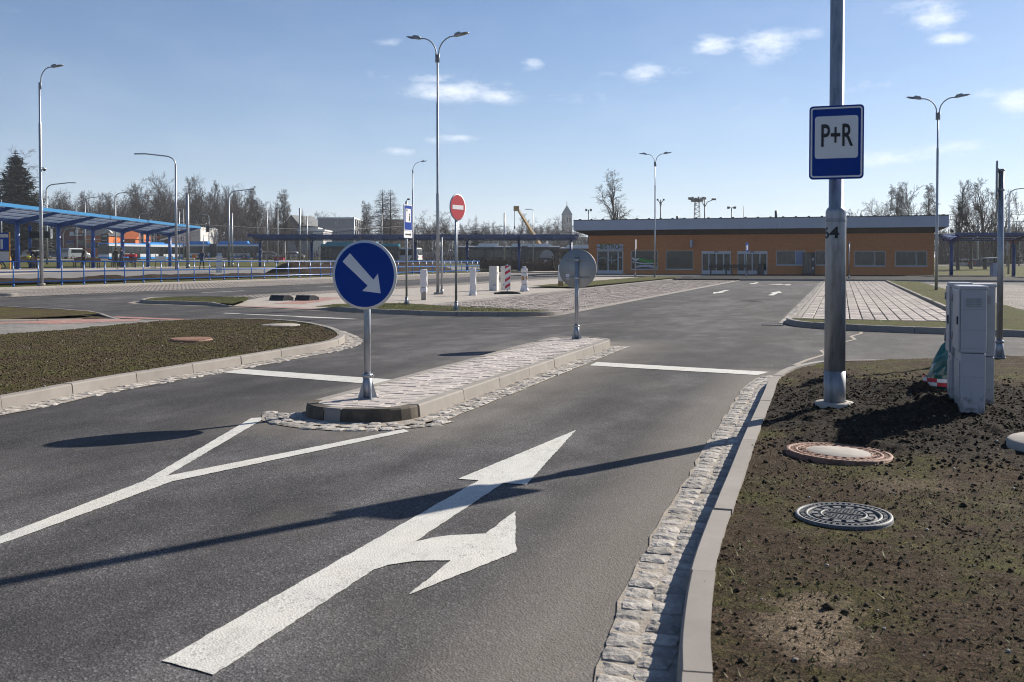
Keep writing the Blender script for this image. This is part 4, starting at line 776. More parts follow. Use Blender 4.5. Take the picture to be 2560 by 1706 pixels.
# sign with pictograms and an arrow plate below
root = thing('ticket_machine_sign', 'narrow blue sign with white pictogram and an arrow plate under it, beside the pavement', 'traffic sign', (-11.48, 25.32, .08), math.radians(87)); sign_post(root, 2.86)
zc, w, h, d = 2.42, .50, .72, -.056; box_sign(root, w, h, zc, d, edge=STEELD, outer=WHITE)
MB().plate(rrect(w * .90, h * .93, .02), d - .002, d - .0005).build('blue_panel', SIGNB, root, (0, 0, zc)); MB().plate(rrect(w * .62, h * .52, .02), d - .0035, d - .0021).build('white_panel', WHITE, root, (0, 0, zc + .06))
MB().plate(circ(.035, 16, -.08, .14), d - .005, d - .0036).plate([(-.085, .1), (-.075, .1), (-.07, -.1), (-.08, -.1)], d - .005, d - .0036).build('coin_symbol', BLACK, root, (0, 0, zc + .06))
MB().plate(circ(.03, 16, .07, .03), d - .005, d - .0036).plate([(.04, -.01), (.1, -.01), (.1, -.15), (.04, -.15)], d - .005, d - .0036).build('person_symbol', BLACK, root, (0, 0, zc + .06))
MB().plate(rrect(.5, .19, .02, 0, 0), d, d + .015).build('arrow_plate', WHITE, root, (0, 0, zc - .465)); MB().plate([(-.17, .02), (.1, .02), (.1, .05), (.19, 0), (.1, -.05), (.1, -.02), (-.17, -.02)], d - .003, d - .0008).build('arrow', BLACK, root, (0, 0, zc - .465)); plate_clamps(root, zc, .16)
MB().tube([(0, 0, 2.86), (0, .0, 2.9), (-.0, -.05, 2.93)], .008, 6).box(-.03, .03, -.10, -.04, 2.91, 2.95).build('sensor', PLAST, root)
# sign seen edge-on at the right
root = thing('edge_on_sign', 'tall sign post at the right edge with its square plate seen edge-on', 'traffic sign', (1.86, 13.6, .1), math.radians(-97)); sign_post(root, 2.32, .036); box_sign(root, .62, .43, 2.2, -.062, edge=STEELD, outer=WHITE, r=.02); plate_clamps(root, 2.2, .2, .12)
# three thin signs before the station, turned nearly edge-on to the camera
for px, py, d, pt, blue, lab in ((1588, 692, 80, 600, 0, 'thin sign post left of the tall double lamp before the station'), (1866, 692, 76, 607, 1, 'thin sign post with a small blue plate between the benches and the entrance'), (2122, 699, 68, 604, 0, 'thin sign post between the two right-hand windows of the station')):
    x, y = spot(px, d); z0 = .1; hh = zof(pt, d) - z0; root = thing('side_on_sign', lab, 'traffic sign', (x, y, z0), math.radians(95 if blue == 0 else 70)); sign_post(root, hh - .05); box_sign(root, .5, .75 if blue == 0 else .7, hh - .35, -.056, edge=ALU, outer=SIGNB if blue else WHITE); plate_clamps(root, hh - .35, .16)
    if blue: MB().plate([(-.15, .1), (.1, .2), (.12, -.2), (-.1, -.25)], -.06, -.0565).build('white_symbol', WHITE, root, (0, 0, hh - .35))

# ------------------------------------------------------------------ lamps
HEADM = None
def lamp_head(parent, x0, z0, dirx, tilt=.2, L=.56):
    mb = MB(); W = .14
    def sec(x, zt_, zb, w): return [(x * dirx, -w, zb), (x * dirx, w, zb), (x * dirx, w * .8, zt_), (x * dirx, -w * .8, zt_)]
    S = [sec(-.02, .035, -.03, .05), sec(.05, .085, -.035, .10), sec(.24, .085, -.035, W), sec(.30, .02, -.035, W), sec(L - .06, .0, -.03, W), sec(L, -.008, -.026, W * .55)]
    for q in S: b = len(mb.v); mb.v += q
    for i in range(len(S) - 1):
        for k in range(4): f = (i * 4 + k, i * 4 + (k + 1) % 4, (i + 1) * 4 + (k + 1) % 4, (i + 1) * 4 + k); mb.f.append(f); mb.m.append(0); mb.s.append(False)
    e = (len(S) - 1) * 4; mb.f += [(0, 1, 2, 3), (e, e + 1, e + 2, e + 3)]; mb.m += [0, 0]; mb.s += [False, False]
    o = mb.build('lamp_head', STEELD, parent, (x0, 0, z0)); o.rotation_euler = (0, -tilt * dirx, 0)
    MB().box(.28 * dirx, (L - .1) * dirx, -.1, .1, -.044, -.034).build('lens', GLASS, o); return o
def lamp_post(label, loc, rz, h, arms=(-1, 1), r=.062, group=None, foot='disc', reach=.62, rise=.60):
    root = thing('lamp_post', label, 'street lamp', loc, rz, group)
    MB().tube([(0, 0, 0), (0, 0, h * .42), (0, 0, h * .42 + .04), (0, 0, h * .80), (0, 0, h * .80 + .03), (0, 0, h + .0)], [r, r, r * .78, r * .78, r * .56, r * .56], 20).build('pole', STEEL, root)
    if foot == 'disc': MB().lathe([(0, .07), (.15, .07), (.158, .055), (.158, -.05), (0, -.05)], 28).build('concrete_foot', CONC, root)
    else: MB().lathe([(0, .05), (.13, .05), (.15, -.05), (0, -.05)], 20).build('concrete_foot', CONC, root)
    b = MB()
    for s in arms: b.cyl((s * .05, 0, h - .30), (s * .05, 0, h + .02), .04, n=12)
    b.build('bracket', STEELD, root)
    for s in arms:
        pts = [(s * .05, 0, h - .25), (s * .05, 0, h + .02)] + [(s * (.05 + (reach - .05) * (1 - math.cos(a))), 0, h + .02 + (rise - .02) * math.sin(a)) for a in [math.radians(q) for q in (15, 30, 45, 60, 75)]]
        e = pts[-1]; pts.append((s * (reach + .04), 0, h + rise)); MB().tube(pts, .024, 10).build('arm', STEELD, root); lamp_head(root, s * (reach + .04), h + rise, s)
    return root
# the near post carries the park and ride sign; stepped at 1.7 m
root = thing('lamp_post', 'thick galvanised lamp post numbered 64 in the dug earth, carrying the P+R sign', 'street lamp', (-.05, 8.39, .12))
MB().tube([(0, 0, 0), (0, 0, 1.565), (0, 0, 1.58), (0, 0, 1.603), (0, 0, 1.61), (0, 0, 4.6), (0, 0, 4.65), (0, 0, 8.4)], [.083, .079, .078, .066, .056, .054, .042, .038], 40).build('pole', STEEL, root)
MB().lathe([(0, .05), (.145, .05), (.157, .038), (.16, -.02), (.16, -.14), (0, -.14)], 40).build('concrete_foot', CONC, root); MB().lathe([(.0835, .0), (.0845, .0), (.0838, .30), (.083, .30)], 40).build('dark_sleeve', STEELD, root)
MB().lathe([(.079, 1.49), (.0802, 1.495), (.0802, 1.515), (.079, 1.52)], 40).build('weld_ring', STEELD, root)
def wrap_text(s, size, r, z, a0, parent):
    o = lettering('number', s, size, BLACK, parent, (0, 0, 0), (0, 0, 0), 1, .003, .0)
    import bmesh
    bm = bmesh.new(); bm.from_mesh(o.data)
    for k in range(60): bmesh.ops.bisect_plane(bm, geom=bm.verts[:] + bm.edges[:] + bm.faces[:], plane_co=(-.15 + k * .005, 0, 0), plane_no=(1, 0, 0))
    bm.to_mesh(o.data); bm.free()
    for v in o.data.vertices:
        a = a0 + v.co.x * 1.25 / r; zz = z + v.co.y; v.co = (r * math.sin(a), -r * math.cos(a), zz)
    return o
wrap_text('64', .125, .0803, 1.40, -.62, root)
b = MB()
for s in (-1, 1): b.cyl((s * .05, 0, 8.1), (s * .05, 0, 8.42), .04, n=12)
b.build('bracket', STEELD, root)
for s in (-1, 1): MB().tube([(s * .05, 0, 8.15), (s * .06, 0, 8.42), (s * .2, 0, 8.75), (s * .4, 0, 8.95), (s * .66, 0, 9.0)], .024, 10).build('arm', STEELD, root); lamp_head(root, s * .66, 9.0, s)
G1 = 'double-armed lamps along the parking lanes'
lamp_post('tallest double-armed lamp post, on the pavement beside the no entry sign', (*grd(1094.5, 736, .02), .02), .0, 9.2, group=G1, reach=.68, rise=.66)
x, y = spot(1637, 74); lamp_post('double-armed lamp post in front of the station wall, left half', (x, y, .08), .0, 8.55, group=G1)
x, y = spot(2341, 41.2); lamp_post('double-armed lamp post at the right, on the grass by the end of the station', (x, y, .0), .0, 7.42, group=G1)
x, y = spot(104, 48); lamp_post('single-armed lamp post at the far left with a camera dome on it', (x, y, .16), YAW, 9.7, arms=(1,), r=.085, reach=.55, rise=.75)
dm = bpy.data.objects.new('cctv_camera', None); COL.objects.link(dm); dm.location = (x, y, .16 + 5.55); dm.rotation_euler = (0, 0, YAW); tag(dm, 'small white dome camera fixed to the single-armed lamp post at the left', 'camera')
MB().lathe([(0, .08), (.05, .07), (.13, .0), (.0, 0)], 16, (.18, 0, 0)).tube([(.05, 0, .1), (.18, 0, .1), (.18, 0, .06)], .02, 6).build('housing', WPAINT, dm); MB().lathe([(.085, 0), (.075, -.05), (0, -.1)], 16, (.18, 0, 0)).build('dome', GLASS, dm)
x, y = spot(1032, 99); lamp_post('single-armed lamp post behind the blue sign with the arrow plate', (x, y, .15), YAW, 10.2, arms=(1,), r=.085, reach=.85, rise=.8)
x, y = grd(1098.6, 736, .02); x += .10
root = thing('short_mast', 'short thin steel mast standing right beside the tallest lamp post', 'mast', (x, y, .014)); MB().tube([(0, 0, 0), (0, 0, 1.75), (0, 0, 1.78), (0, 0, 2.2)], [.04, .04, .022, .022], 12).build('pole', STEEL, root); MB().lathe([(0, .2), (.055, .2), (.06, .0), (0, 0)], 12).build('base_collar', STEELD, root)
def arm_lamp(label, px, d, base, top, arm_px, head=.75, r=.075, group='older street lamps with one long arm', col=None):
    x, y = spot(px, d); z0 = base if base is not None else zt(x, y); zz = zof(top, d); L = arm_px * d / FPX; root = thing('lamp_post', label, 'street lamp', (x, y, z0), YAW, group); hh = zz - z0; s = 1 if L > 0 else -1; c = col or STEEL
    k = min(.9, abs(L) * .35)
    MB().tube([(0, 0, 0), (0, 0, hh * .55), (0, 0, hh * .56), (0, 0, hh - k)], [r, r, r * .7, r * .7], 12).build('pole', c, root)
    ah = abs(L) * .06; MB().tube([(0, 0, hh - k - .02), (0, 0, hh - k + .02)] + [(s * k * (1 - math.cos(a)), 0, hh - k + (k - ah) * math.sin(a)) for a in (.4, .8, 1.2, 1.5)] + [(L * .8, 0, hh)], r * .5, 8).build('arm', c, root)
    MB().add(*(lambda a, b_: ([(a, -.11, hh - .03), (b_, -.12, hh - .05), (b_, .12, hh - .05), (a, .11, hh - .03), (a, -.06, hh + .06), (b_, -.09, hh + .05), (b_, .09, hh + .05), (a, .06, hh + .06)], [(0, 1, 2, 3), (4, 7, 6, 5), (0, 4, 5, 1), (1, 5, 6, 2), (2, 6, 7, 3), (3, 7, 4, 0)]))(L * .8 - s * .02, L * .8 + s * head)).build('lamp_head', STEELD, root)
    return root
arm_lamp('tall grey lamp post with a long arm reaching left over the platform canopy', 441, 86, None, 386, -91, 1.0, .11)
arm_lamp('lamp post with its arm to the right, behind the canopy near the single-armed lamp', 118, 120, None, 458, 67, 1.0, .13)
arm_lamp('lamp post with its arm to the right rising over the middle of the trolleybus', 573, 118, None, 475, 57, .9, .13)
arm_lamp('lamp post with a rising arm seen above the canopy before the bare wood', 290, 150, None, 480, 53, .9, .12)
arm_lamp('lamp post with short arm right of the black canopy bracket', 214, 165, None, 493, 41, .9, .12)
arm_lamp('small lamp with a pale head above the orange shop', 193, 185, None, 508, 14, .7, .09)
arm_lamp('small pale-headed lamp close above the canopy edge by the tall lamp', 349, 175, None, 533, 25, .8, .09)
arm_lamp('small lamp bending left beside the tall trolley pole', 460, 180, None, 522, -14, .8, .09)
arm_lamp('slender lamp bending left over the articulated trolleybus', 523, 190, None, 536, -22, .8, .09)
arm_lamp('white slender lamp bending left in front of the birches', 669, 150, None, 514, -20, .8, .09)
arm_lamp('slender lamp bending right in front of the right-hand birch', 695, 140, None, 518, 15, .7, .09)
arm_lamp('slender lamp with arm to the left in front of the larches', 955, 165, None, 532, -4, .8, .09)
arm_lamp('lamp bending left behind the yellow crane boom', 1333, 150, None, 524, -11, .7, .08)
arm_lamp('tall lamp arching right at the right edge beyond the canopy', 2521, 100, 0, 469, 70, 1.0, .1)
arm_lamp('low lamp arching right at the right edge, behind the taller one', 2547, 150, None, 552, 40, 1.0, .1)
G2 = 'plain steel trolley wire poles'
for px, py, d, r, lab in ((470, 486, 94, .15, 'thickest trolley pole, at the end of the platform canopy'), (581, 533, 121, .1, 'trolley pole right beside the lamp with its arm to the right'), (750, 521, 150, .13, 'dark topped trolley pole behind the left end of the middle canopy'), (768, 541, 150, .09, 'thin trolley pole right of the dark topped one'), (885, 543, 150, .1, 'trolley pole in front of the pale school building'), (1144, 546, 150, .1, 'trolley pole hidden behind the no entry sign'), (1261, 533, 150, .13, 'trolley pole left of the yellow crane boom'), (449, 530, 160, .1, 'trolley pole just behind the tall lamp with the long arm'), (509, 567, 170, .09, 'trolley pole between the canopy end and the traffic light'), (5, 500, 110, .07, 'thin pole at the left edge above the platform canopy'), (2444, 545, 145, .14, 'trolley pole behind the right-hand canopy'), (2518, 590, 145, .12, 'trolley pole right of the edge-on sign')):
    x, y = spot(px, d); z0 = zt(x, y); hh = zof(py, d) - z0; root = thing('trolley_pole', lab, 'pole', (x, y, z0), 0, G2); MB().tube([(0, 0, 0), (0, 0, hh * .5), (0, 0, hh)], [r, r * .95, r * .85], 12).build('pole', STEEL, root); MB().lathe([(0, .35), (r * 1.25, .35), (r * 1.3, 0), (0, 0)], 12).build('base_collar', STEELD, root)
# floodlights and mast beyond the station roof
def flood(label, px, d, top, span, kind):
    x, y = spot(px, d); z0 = zt(x, y); hh = zof(top, d) - z0; root = thing('floodlight', label, 'street lamp', (x, y, z0), YAW, 'lamps rising behind the station roof'); MB().tube([(0, 0, 0), (0, 0, hh)], [.16, .09], 8).build('pole', IRON, root); L = span * d / FPX / 2
    for s in (-1, 1):
        if kind == 'T': MB().tube([(0, 0, hh), (s * L * .6, 0, hh + .05)], .06, 6).build('arm', IRON, root); MB().box(min(s * L * .5, s * L), max(s * L * .5, s * L), -.3, .3, hh - .2, hh + .22).build('lamp_head', IRON, root)
        else: MB().tube([(0, 0, hh - 1.4), (s * L * .25, 0, hh - .5), (s * L * .8, 0, hh - .1)], .07, 6).build('arm', IRON, root); MB().box(min(s * L * .7, s * L * 1.1), max(s * L * .7, s * L * 1.1), -.2, .2, hh - .15, hh + .15).build('lamp_head', IRON, root)
flood('small T-shaped floodlight left of the tall bare birch', 1471, 190, 526, 16, 'T'); flood('lamp with two heads right behind the double lamp of the station', 1651, 170, 500, 17, 'Y'); flood('wide two-armed lamp beside the lattice floodlight mast', 1761, 175, 499, 50, 'Y'); flood('T-shaped floodlight above the middle of the station roof', 1828, 190, 520, 21, 'T')
x, y = spot(1742, 330); z0 = zt(x, y); hh = zof(506, 330) - z0; root = thing('floodlight_mast', 'lattice floodlight mast with a ring of lamps above the station roof', 'mast', (x, y, z0), YAW); mb = MB()
for sx, sy in ((-1, -1), (1, -1), (1, 1), (-1, 1)): mb.tube([(sx * 1.2, sy * 1.2, 0), (sx * .7, sy * .7, hh)], .10, 5)
for k in range(24):
    z1, z2 = hh * k / 24, hh * (k + 1) / 24; w1, w2 = 1.2 - .5 * k / 24, 1.2 - .5 * (k + 1) / 24; s = 1 if k % 2 else -1
    mb.tube([(-w1 * s, -w1, z1), (w2 * s, -w2, z2)], .06, 4).tube([(-w1, -w1 * s, z1), (-w2, w2 * s, z2)], .06, 4).tube([(-w1 * s, w1, z1), (w2 * s, w2, z2)], .06, 4)
mb.build('lattice', IRON, root); MB().lathe([(0, 0), (2.0, .1), (2.2, .9), (1.2, 1.1), (0, 1.1)], 14, (0, 0, hh)).build('platform', IRON, root)
for k in range(8): MB().box(-.45, .45, -.25, .25, -.4, .4).build('lamp_head', IRON, root, (2.5 * math.cos(k * .785), 2.5 * math.sin(k * .785), hh + 1.2), k * .785)
x, y = spot(1858, 420); z0 = zt(x, y); root = thing('antenna_mast', 'very thin striped antenna mast far behind the station', 'mast', (x, y, z0)); MB().tube([(0, 0, 0), (0, 0, zof(515, 420) - z0)], [.3, .08], 6).build('mast', M('mast_red', (.3, .12, .1)), root)

# ------------------------------------------------------------------ cabinets, covers and bits on the right verge
def cabinet(label, x0, x1, y0, y1, zb, zs, ztop, group):
    cx, cy = (x0 + x1) / 2, (y0 + y1) / 2; a, b = (x1 - x0) / 2, (y1 - y0) / 2; root = thing('meter_cabinet', label, 'utility cabinet', (cx, cy, zb), 0, group); z1, z2 = zs - zb, ztop - zb
    bevel(MB().box(-a + .004, a - .004, -b + .004, b - .004, -.12, z1 - .004).build('pedestal', CABG, root), .006)
    bevel(MB().box(-a, a, -b, b, z1, z2 - .02).build('housing', CABG, root), .008); bevel(MB().box(-a - .008, a + .008, -b - .006, b + .006, z2 - .026, z2).build('lid', CABG, root), .006)
    bevel(MB().box(-a - .016, -a - .001, -b + .01, b - .01, z1 + .012, z2 - .03).build('door', CABG, root), .005); MB().box(-a - .026, -a - .016, -b + .03, -b + .055, z1 + (z2 - z1) * .42, z1 + (z2 - z1) * .54).build('handle', BLACK, root)
    MB().box(-a - .004, -a + .006, -b + .05, b - .05, z1 * .25, z1 * .85).build('pedestal_cover', CABG, root)
    for q in (.2, .8): MB().cyl((-a - .02, b - .03, z1 + (z2 - z1) * q - .03), (-a - .02, b - .03, z1 + (z2 - z1) * q + .03), .008, n=8).build('hinge', STEELD, root)
    v_ = MB()
    for q in range(5): v_.box(-a * .6, a * .6, -b - .0075, -b + .001, z2 - .10 - q * .014, z2 - .094 - q * .014)
    v_.build('vent', STEELD, root)
    g = MB()
    for q in (.14, .3, .52, .66, .82): g.box(-a * .98, a * .98, -b - .0012, -b + .0005, q * z2 - .001, q * z2 + .001)
    for q in range(3): g.box(-a - .0012, -a + .003, -b * .9, b * .9, .1 + q * .14, .102 + q * .14)
    g.build('seam_lines', STEELD, root); return root
GC = 'grey utility cabinets in the dug earth'
cabinet('nearest grey cabinet, narrow end towards the camera, its door facing the road', .862, 1.042, 8.27, 8.72, .12, .60, 1.11, GC)
cabinet('grey cabinet behind and left of the nearest one, half hiding the green foil', .845, .995, 8.80, 9.08, .13, .545, 1.125, GC)
cabinet('grey cabinet behind and right of the nearest one, next to the edge-on sign', 1.01, 1.172, 8.80, 9.08, .13, .53, 1.115, GC)
# parcel under green foil
root = thing('foil_wrapped_parcel', 'lump wrapped in dark green plastic foil with red and white tape beside the cabinets', 'wrapped parcel', (.90, 9.62, .10)); FOIL = M('green_foil', (.008, .085, .085), .22, var=.4, vs=5, spec=.7)
mb = MB(); rr = random.Random(3); nz, na = 9, 22
for j in range(nz):
    t = j / (nz - 1); z = -.05 + t * .66; r0 = .19 * (1 - t) ** .55 + .03 if t > .35 else .165 + .04 * t
    for k in range(na): a = 2 * math.pi * k / na; r = r0 * (1 + .10 * math.sin(3 * a + j) + .08 * math.sin(7 * a + 1.7 * j) + rr.uniform(-.05, .05)); mb.v.append((r * math.cos(a) + .13 * t * t, r * math.sin(a), z))
for j in range(nz - 1):
    for k in range(na): mb.f.append((j * na + k, j * na + (k + 1) % na, (j + 1) * na + (k + 1) % na, (j + 1) * na + k)); mb.m.append(0); mb.s.append(False)
mb.f.append(tuple((nz - 1) * na + k for k in range(na))); mb.m.append(0); mb.s.append(False); mb.build('foil', FOIL, root)
mb = MB(); n = 24
for k in range(n):
    a0, a1 = 2 * math.pi * k / n, 2 * math.pi * (k + 1) / n
    for q in range(2): mb.sheet([(.205 * math.cos(a0), .205 * math.sin(a0), .10 + q * .035), (.205 * math.cos(a1), .205 * math.sin(a1), .10 + q * .035), (.205 * math.cos(a1), .205 * math.sin(a1), .132 + q * .035), (.205 * math.cos(a0), .205 * math.sin(a0), .132 + q * .035)], (k // 2 + q) % 2)
mb.build('barrier_tape', [RED, WHITE], root)
# manhole covers
def ring_teeth(mb, r, w, n, z0, z1, frac=.5):
    for k in range(n):
        a0, a1 = 2 * math.pi * k / n, 2 * math.pi * (k + frac) / n; p = [(r * math.cos(a0), r * math.sin(a0)), ((r + w) * math.cos(a0), (r + w) * math.sin(a0)), ((r + w) * math.cos(a1), (r + w) * math.sin(a1)), (r * math.cos(a1), r * math.sin(a1))]; mb.prism(p, z0, z1)
R_ = .322
root = thing('manhole_cover', 'rust brown iron manhole cover with a round concrete centre near the lamp post', 'manhole cover', (-.01, 6.53, .106)); root.rotation_euler = (math.radians(-.5), math.radians(2.2), YAW)
MB().lathe([(0, -.012), (R_ - .012, -.012), (R_, -.008), (R_, -.12), (0, -.12)], 56).build('rim', RUST, root); mb = MB().lathe([(R_ - .028, -.013), (R_ - .026, .004), (R_ - .004, .004), (R_, -.01)], 56).lathe([(R_ - .075, -.013), (R_ - .073, .003), (R_ - .055, .003), (R_ - .053, -.013)], 56).lathe([(R_ * .60, -.013), (R_ * .60, .004), (R_ * .63, .004), (R_ * .632, -.013)], 56)
ring_teeth(mb, R_ - .052, .022, 56, -.013, .002); ring_teeth(mb, R_ - .118, .02, 26, -.013, .003, .55); ring_teeth(mb, R_ - .094, .014, 26, -.013, .003, .4); ring_teeth(mb, R_ * .63, .125, 12, -.013, .003, .08); mb.build('cast_pattern', RUST, root); MB().lathe([(0, .005), (R_ * .58, .005), (R_ * .6, .001), (R_ * .6, -.012), (0, -.012)], 48).build('concrete_centre', CONC, root)
root = thing('manhole_cover', 'dark grey round iron cover with a studded pattern in the nearest grass', 'manhole cover', (.015, 4.93, .104)); root.rotation_euler = (math.radians(.5), math.radians(-1.2), YAW); R_ = .222
MB().lathe([(0, -.008), (R_ - .006, -.008), (R_, -.012), (R_, -.10), (0, -.10)], 56).build('rim', CASTI, root); mb = MB().lathe([(R_ - .018, -.009), (R_ - .017, .003), (R_ - .003, .003), (R_, -.009)], 56).lathe([(R_ - .06, -.009), (R_ - .059, .003), (R_ - .048, .003), (R_ - .047, -.009)], 48).lathe([(.098, -.009), (.099, .003), (.107, .003), (.108, -.009)], 40)
ring_teeth(mb, R_ - .042, .016, 44, -.009, .003); ring_teeth(mb, .115, .028, 14, -.009, .003, .6)
for i in range(-5, 6):
    for j in range(-5, 6):
        x, y = i * .018 + (j % 2) * .009, j * .016
        if math.hypot(x, y) < .09 and abs(x * .5 + y * .86) > .024: mb.box(x - .006, x + .006, y - .005, y + .005, -.009, .003)
mb.box(-.085, .085, -.018, -.013, -.009, .003, 0, -.5, (0, 0)).box(-.085, .085, .013, .018, -.009, .003, 0, -.5, (0, 0))
mb.build('cast_pattern', CASTI, root)
root = thing('well_ring', 'pale concrete well cover cut off by the right edge of the picture', 'manhole cover', (1.36, 6.97, .03)); MB().lathe([(0, .15), (.34, .15), (.36, .135), (.36, -.06), (0, -.06)], 56).build('cover', CONC, root)
root = thing('manhole_cover', 'ribbed rusty cover in the middle of the left lawn', 'manhole cover', (-9.3, 12.68, .128)); R_ = .32; MB().lathe([(0, 0), (R_ - .01, 0), (R_, -.01), (R_, -.12), (0, -.12)], 40).build('rim', RUST, root); mb = MB()
for k in range(-9, 10):
    w = math.sqrt(max(0, .29 ** 2 - (k * .031) ** 2)); mb.box(k * .031 - .008, k * .031 + .008, -w, w, -.002, .012)
mb.build('ribs', RUST, root)
root = thing('manhole_cover', 'flat pale concrete cover at the back of the left lawn', 'manhole cover', (-9.85, 16.12, .125)); MB().lathe([(0, .0), (.34, .0), (.355, -.012), (.355, -.1), (0, -.1)], 40).build('cover', CONC, root)
# drain grate by the corner of the right-hand field
root = thing('drain_grate', 'small iron drain grate at the corner of the right-hand parking field', 'drain', (-1.32, 20.9, .004)); mb = MB()
for k in range(8): mb.box(-.2 + k * .05, -.175 + k * .05, -.22, .22, 0, .012)
mb.build('bars', CASTI, root); MB().box(-.22, .22, -.24, -.22, 0, .013).box(-.22, .22, .22, .24, 0, .013).build('frame', CASTI, root)
# ------------------------------------------------------------------ pavement strip: wrapped posts, cabinets, barrier board
def wrapped(label, px, py, w, dep, h, zlo, seed, bands=(), cards=(), tuft=0.0, skirt=0.0, rz=.0):
    x, y = grd(px, py, .02); root = thing('wrapped_post', label, 'wrapped bollard', (x, y, .016), YAW + rz, 'new posts still wrapped in foil'); rr = random.Random(seed)
    if zlo > .05: bevel(MB().box(-w * .36, w * .36, -dep * .36, dep * .36, 0, zlo + .2).build('post', CONC if zlo < .35 else CARD, root), .01)
    nz, na = 26, 28; mb = MB()
    for j in range(nz):
        t = j / (nz - 1); z = zlo + (h - zlo) * t; pinch = 1 - sum(.20 * math.exp(-((z - b) / .03) ** 2) for b in bands); fl = 1 + (skirt * math.exp(-(t / .12) ** 2)) + (tuft * max(0, t - .88) / .12 * .0)
        for k in range(na):
            a = 2 * math.pi * k / na; c, s = math.cos(a), math.sin(a); m = max(abs(c), abs(s)) ** .75; r = (1 / m) * .5 * pinch * fl * (1 + .05 * math.sin(5 * a + 9 * t + seed) + .035 * math.sin(11 * a - 14 * t) + rr.uniform(-.035, .035)); top = (.55 if j == nz - 1 else 1)
            zz = z + (.025 * math.sin(4 * a + seed) if j == 0 else 0) + (.03 * math.sin(3 * a + seed) * tuft * 10 if j >= nz - 2 else 0); mb.v.append((r * c * w * top, r * s * dep * top, zz))
    for j in range(nz - 1):
        for k in range(na): mb.f.append((j * na + k, j * na + (k + 1) % na, (j + 1) * na + (k + 1) % na, (j + 1) * na + k)); mb.m.append(0); mb.s.append(False)
    mb.f.append(tuple((nz - 1) * na + k for k in range(na))); mb.m.append(0); mb.s.append(False); mb.build('foil', WRAP, root)
    if tuft:
        t = MB()
        for k in range(7): a = k * .9; t.tube([(0.02 * math.cos(a), .02 * math.sin(a), h - .01), (.05 * math.cos(a), .05 * math.sin(a), h + .04), (.08 * math.cos(a + .3), .07 * math.sin(a), h + .02 + .05 * rr.random())], [.03, .03, .012], 6, 0, True, False)
        t.build('foil_tuft', WRAP, root)
    for z0, z1 in cards: bevel(MB().box(-w * .5, w * .5, -dep * .5, dep * .5, z0, z1).build('cardboard', CARD, root), .008)
    for b in bands: MB().lathe([(w * .45, b - .006), (w * .46, b + .006)], 16).build('dark_strap', BLACK, root)
    return root
wrapped('post wrapped in white foil with its grey square foot showing, left of the tall lamp', 1059.5, 750, .225, .22, 1.02, .26, 1, (.42,))
wrapped('slim post wrapped to the ground in crumpled white foil, right of the no entry sign', 1182.5, 739, .225, .22, 1.03, .02, 2, (), (), 0, .28)
wrapped('post in torn white foil with a bare cardboard band in its middle', 1311, 729, .25, .24, 1.0, .02, 3, (.30, .80), ((.47, .66),), .01, .45)
wrapped('post with white foil above and brown cardboard below, behind the grey sign back', 1402, 719.5, .25, .22, 1.12, .30, 4, (), ((.0, .33),))
for q, (px, py, w, dp, h, lab) in enumerate(((1235, 726, .34, .34, 1.06, 'wide grey switch cabinet left of the red and white barrier board'), (1253, 725, .20, .3, 1.06, 'slim grey switch cabinet touching the wide one beside the barrier board'))):
    x, y = grd(px, py + 1, .02); y += .35 * q; root = thing('switch_cabinet', lab, 'utility cabinet', (x, y, .016), YAW * .2, 'grey switch cabinets on the pavement')
    bevel(MB().box(-w / 2, w / 2, -dp / 2, dp / 2, 0, h * .48).build('pedestal', CABW, root), .008); bevel(MB().box(-w / 2 - .004, w / 2 + .004, -dp / 2 - .004, dp / 2 + .004, h * .485, h).build('housing', CABW, root), .008); MB().box(w / 2 + .005, w / 2 + .012, -.1, -.07, h * .68, h * .76).build('handle', BLACK, root); MB().box(w * .02, w * .4, -dp / 2 - .003, -dp / 2 + .001, h * .22, h * .25).build('name_plate', SIGNB, root)
x, y = grd(1268, 735, .02); root = thing('barrier_board', 'red and white striped barrier board on a black rubber foot on the pavement', 'barrier board', (x, y, .016), math.radians(38))
MB().plate([(-.5, 0), (.5, 0), (.47, .05), (.2, .10), (-.2, .10), (-.47, .05)], -.18, .18).build('rubber_foot', RUBBER, root); MB().box(-.02, .02, -.02, .02, .08, 1.16).build('post', ALU, root); bevel(MB().box(-.125, .125, -.045, -.022, .16, 1.10).build('board', WPAINT, root), .01)
for k, (zz, fl) in enumerate(((.2, 0), (.46, 0), (.74, 0), (.98, 0))):
    z2 = zz + .13; poly = [(-.11, zz), (.11, zz + .13), (.11, zz + .13 + .11), (-.11, zz + .11)]
    MB().plate([(x_, min(1.085, z_)) for x_, z_ in poly], -.0475, -.0455).build('red_stripe', RED, root)
for dx, lab, yy in ((0, 'first of two dark slotted rubber kerb blocks lying by the red tactile strip', 0), (.80, 'second dark kerb block, right of the first one by the red tactile strip', .25)):
    x, y = grd(703, 751, .02); root = thing('rubber_block', lab, 'rubber block', (x + dx, y + yy, .016), math.radians(-14), 'kerb blocks by the tactile strip'); MB().side([(-.24, 0), (.24, 0), (.24, .10), (.06, .17), (-.16, .17), (-.24, .05)], -.31, .31).build('block', PLAST, root); MB().box(-.24, .24, -.19, -.12, .12, .15).build('recess', RUBBER, root)

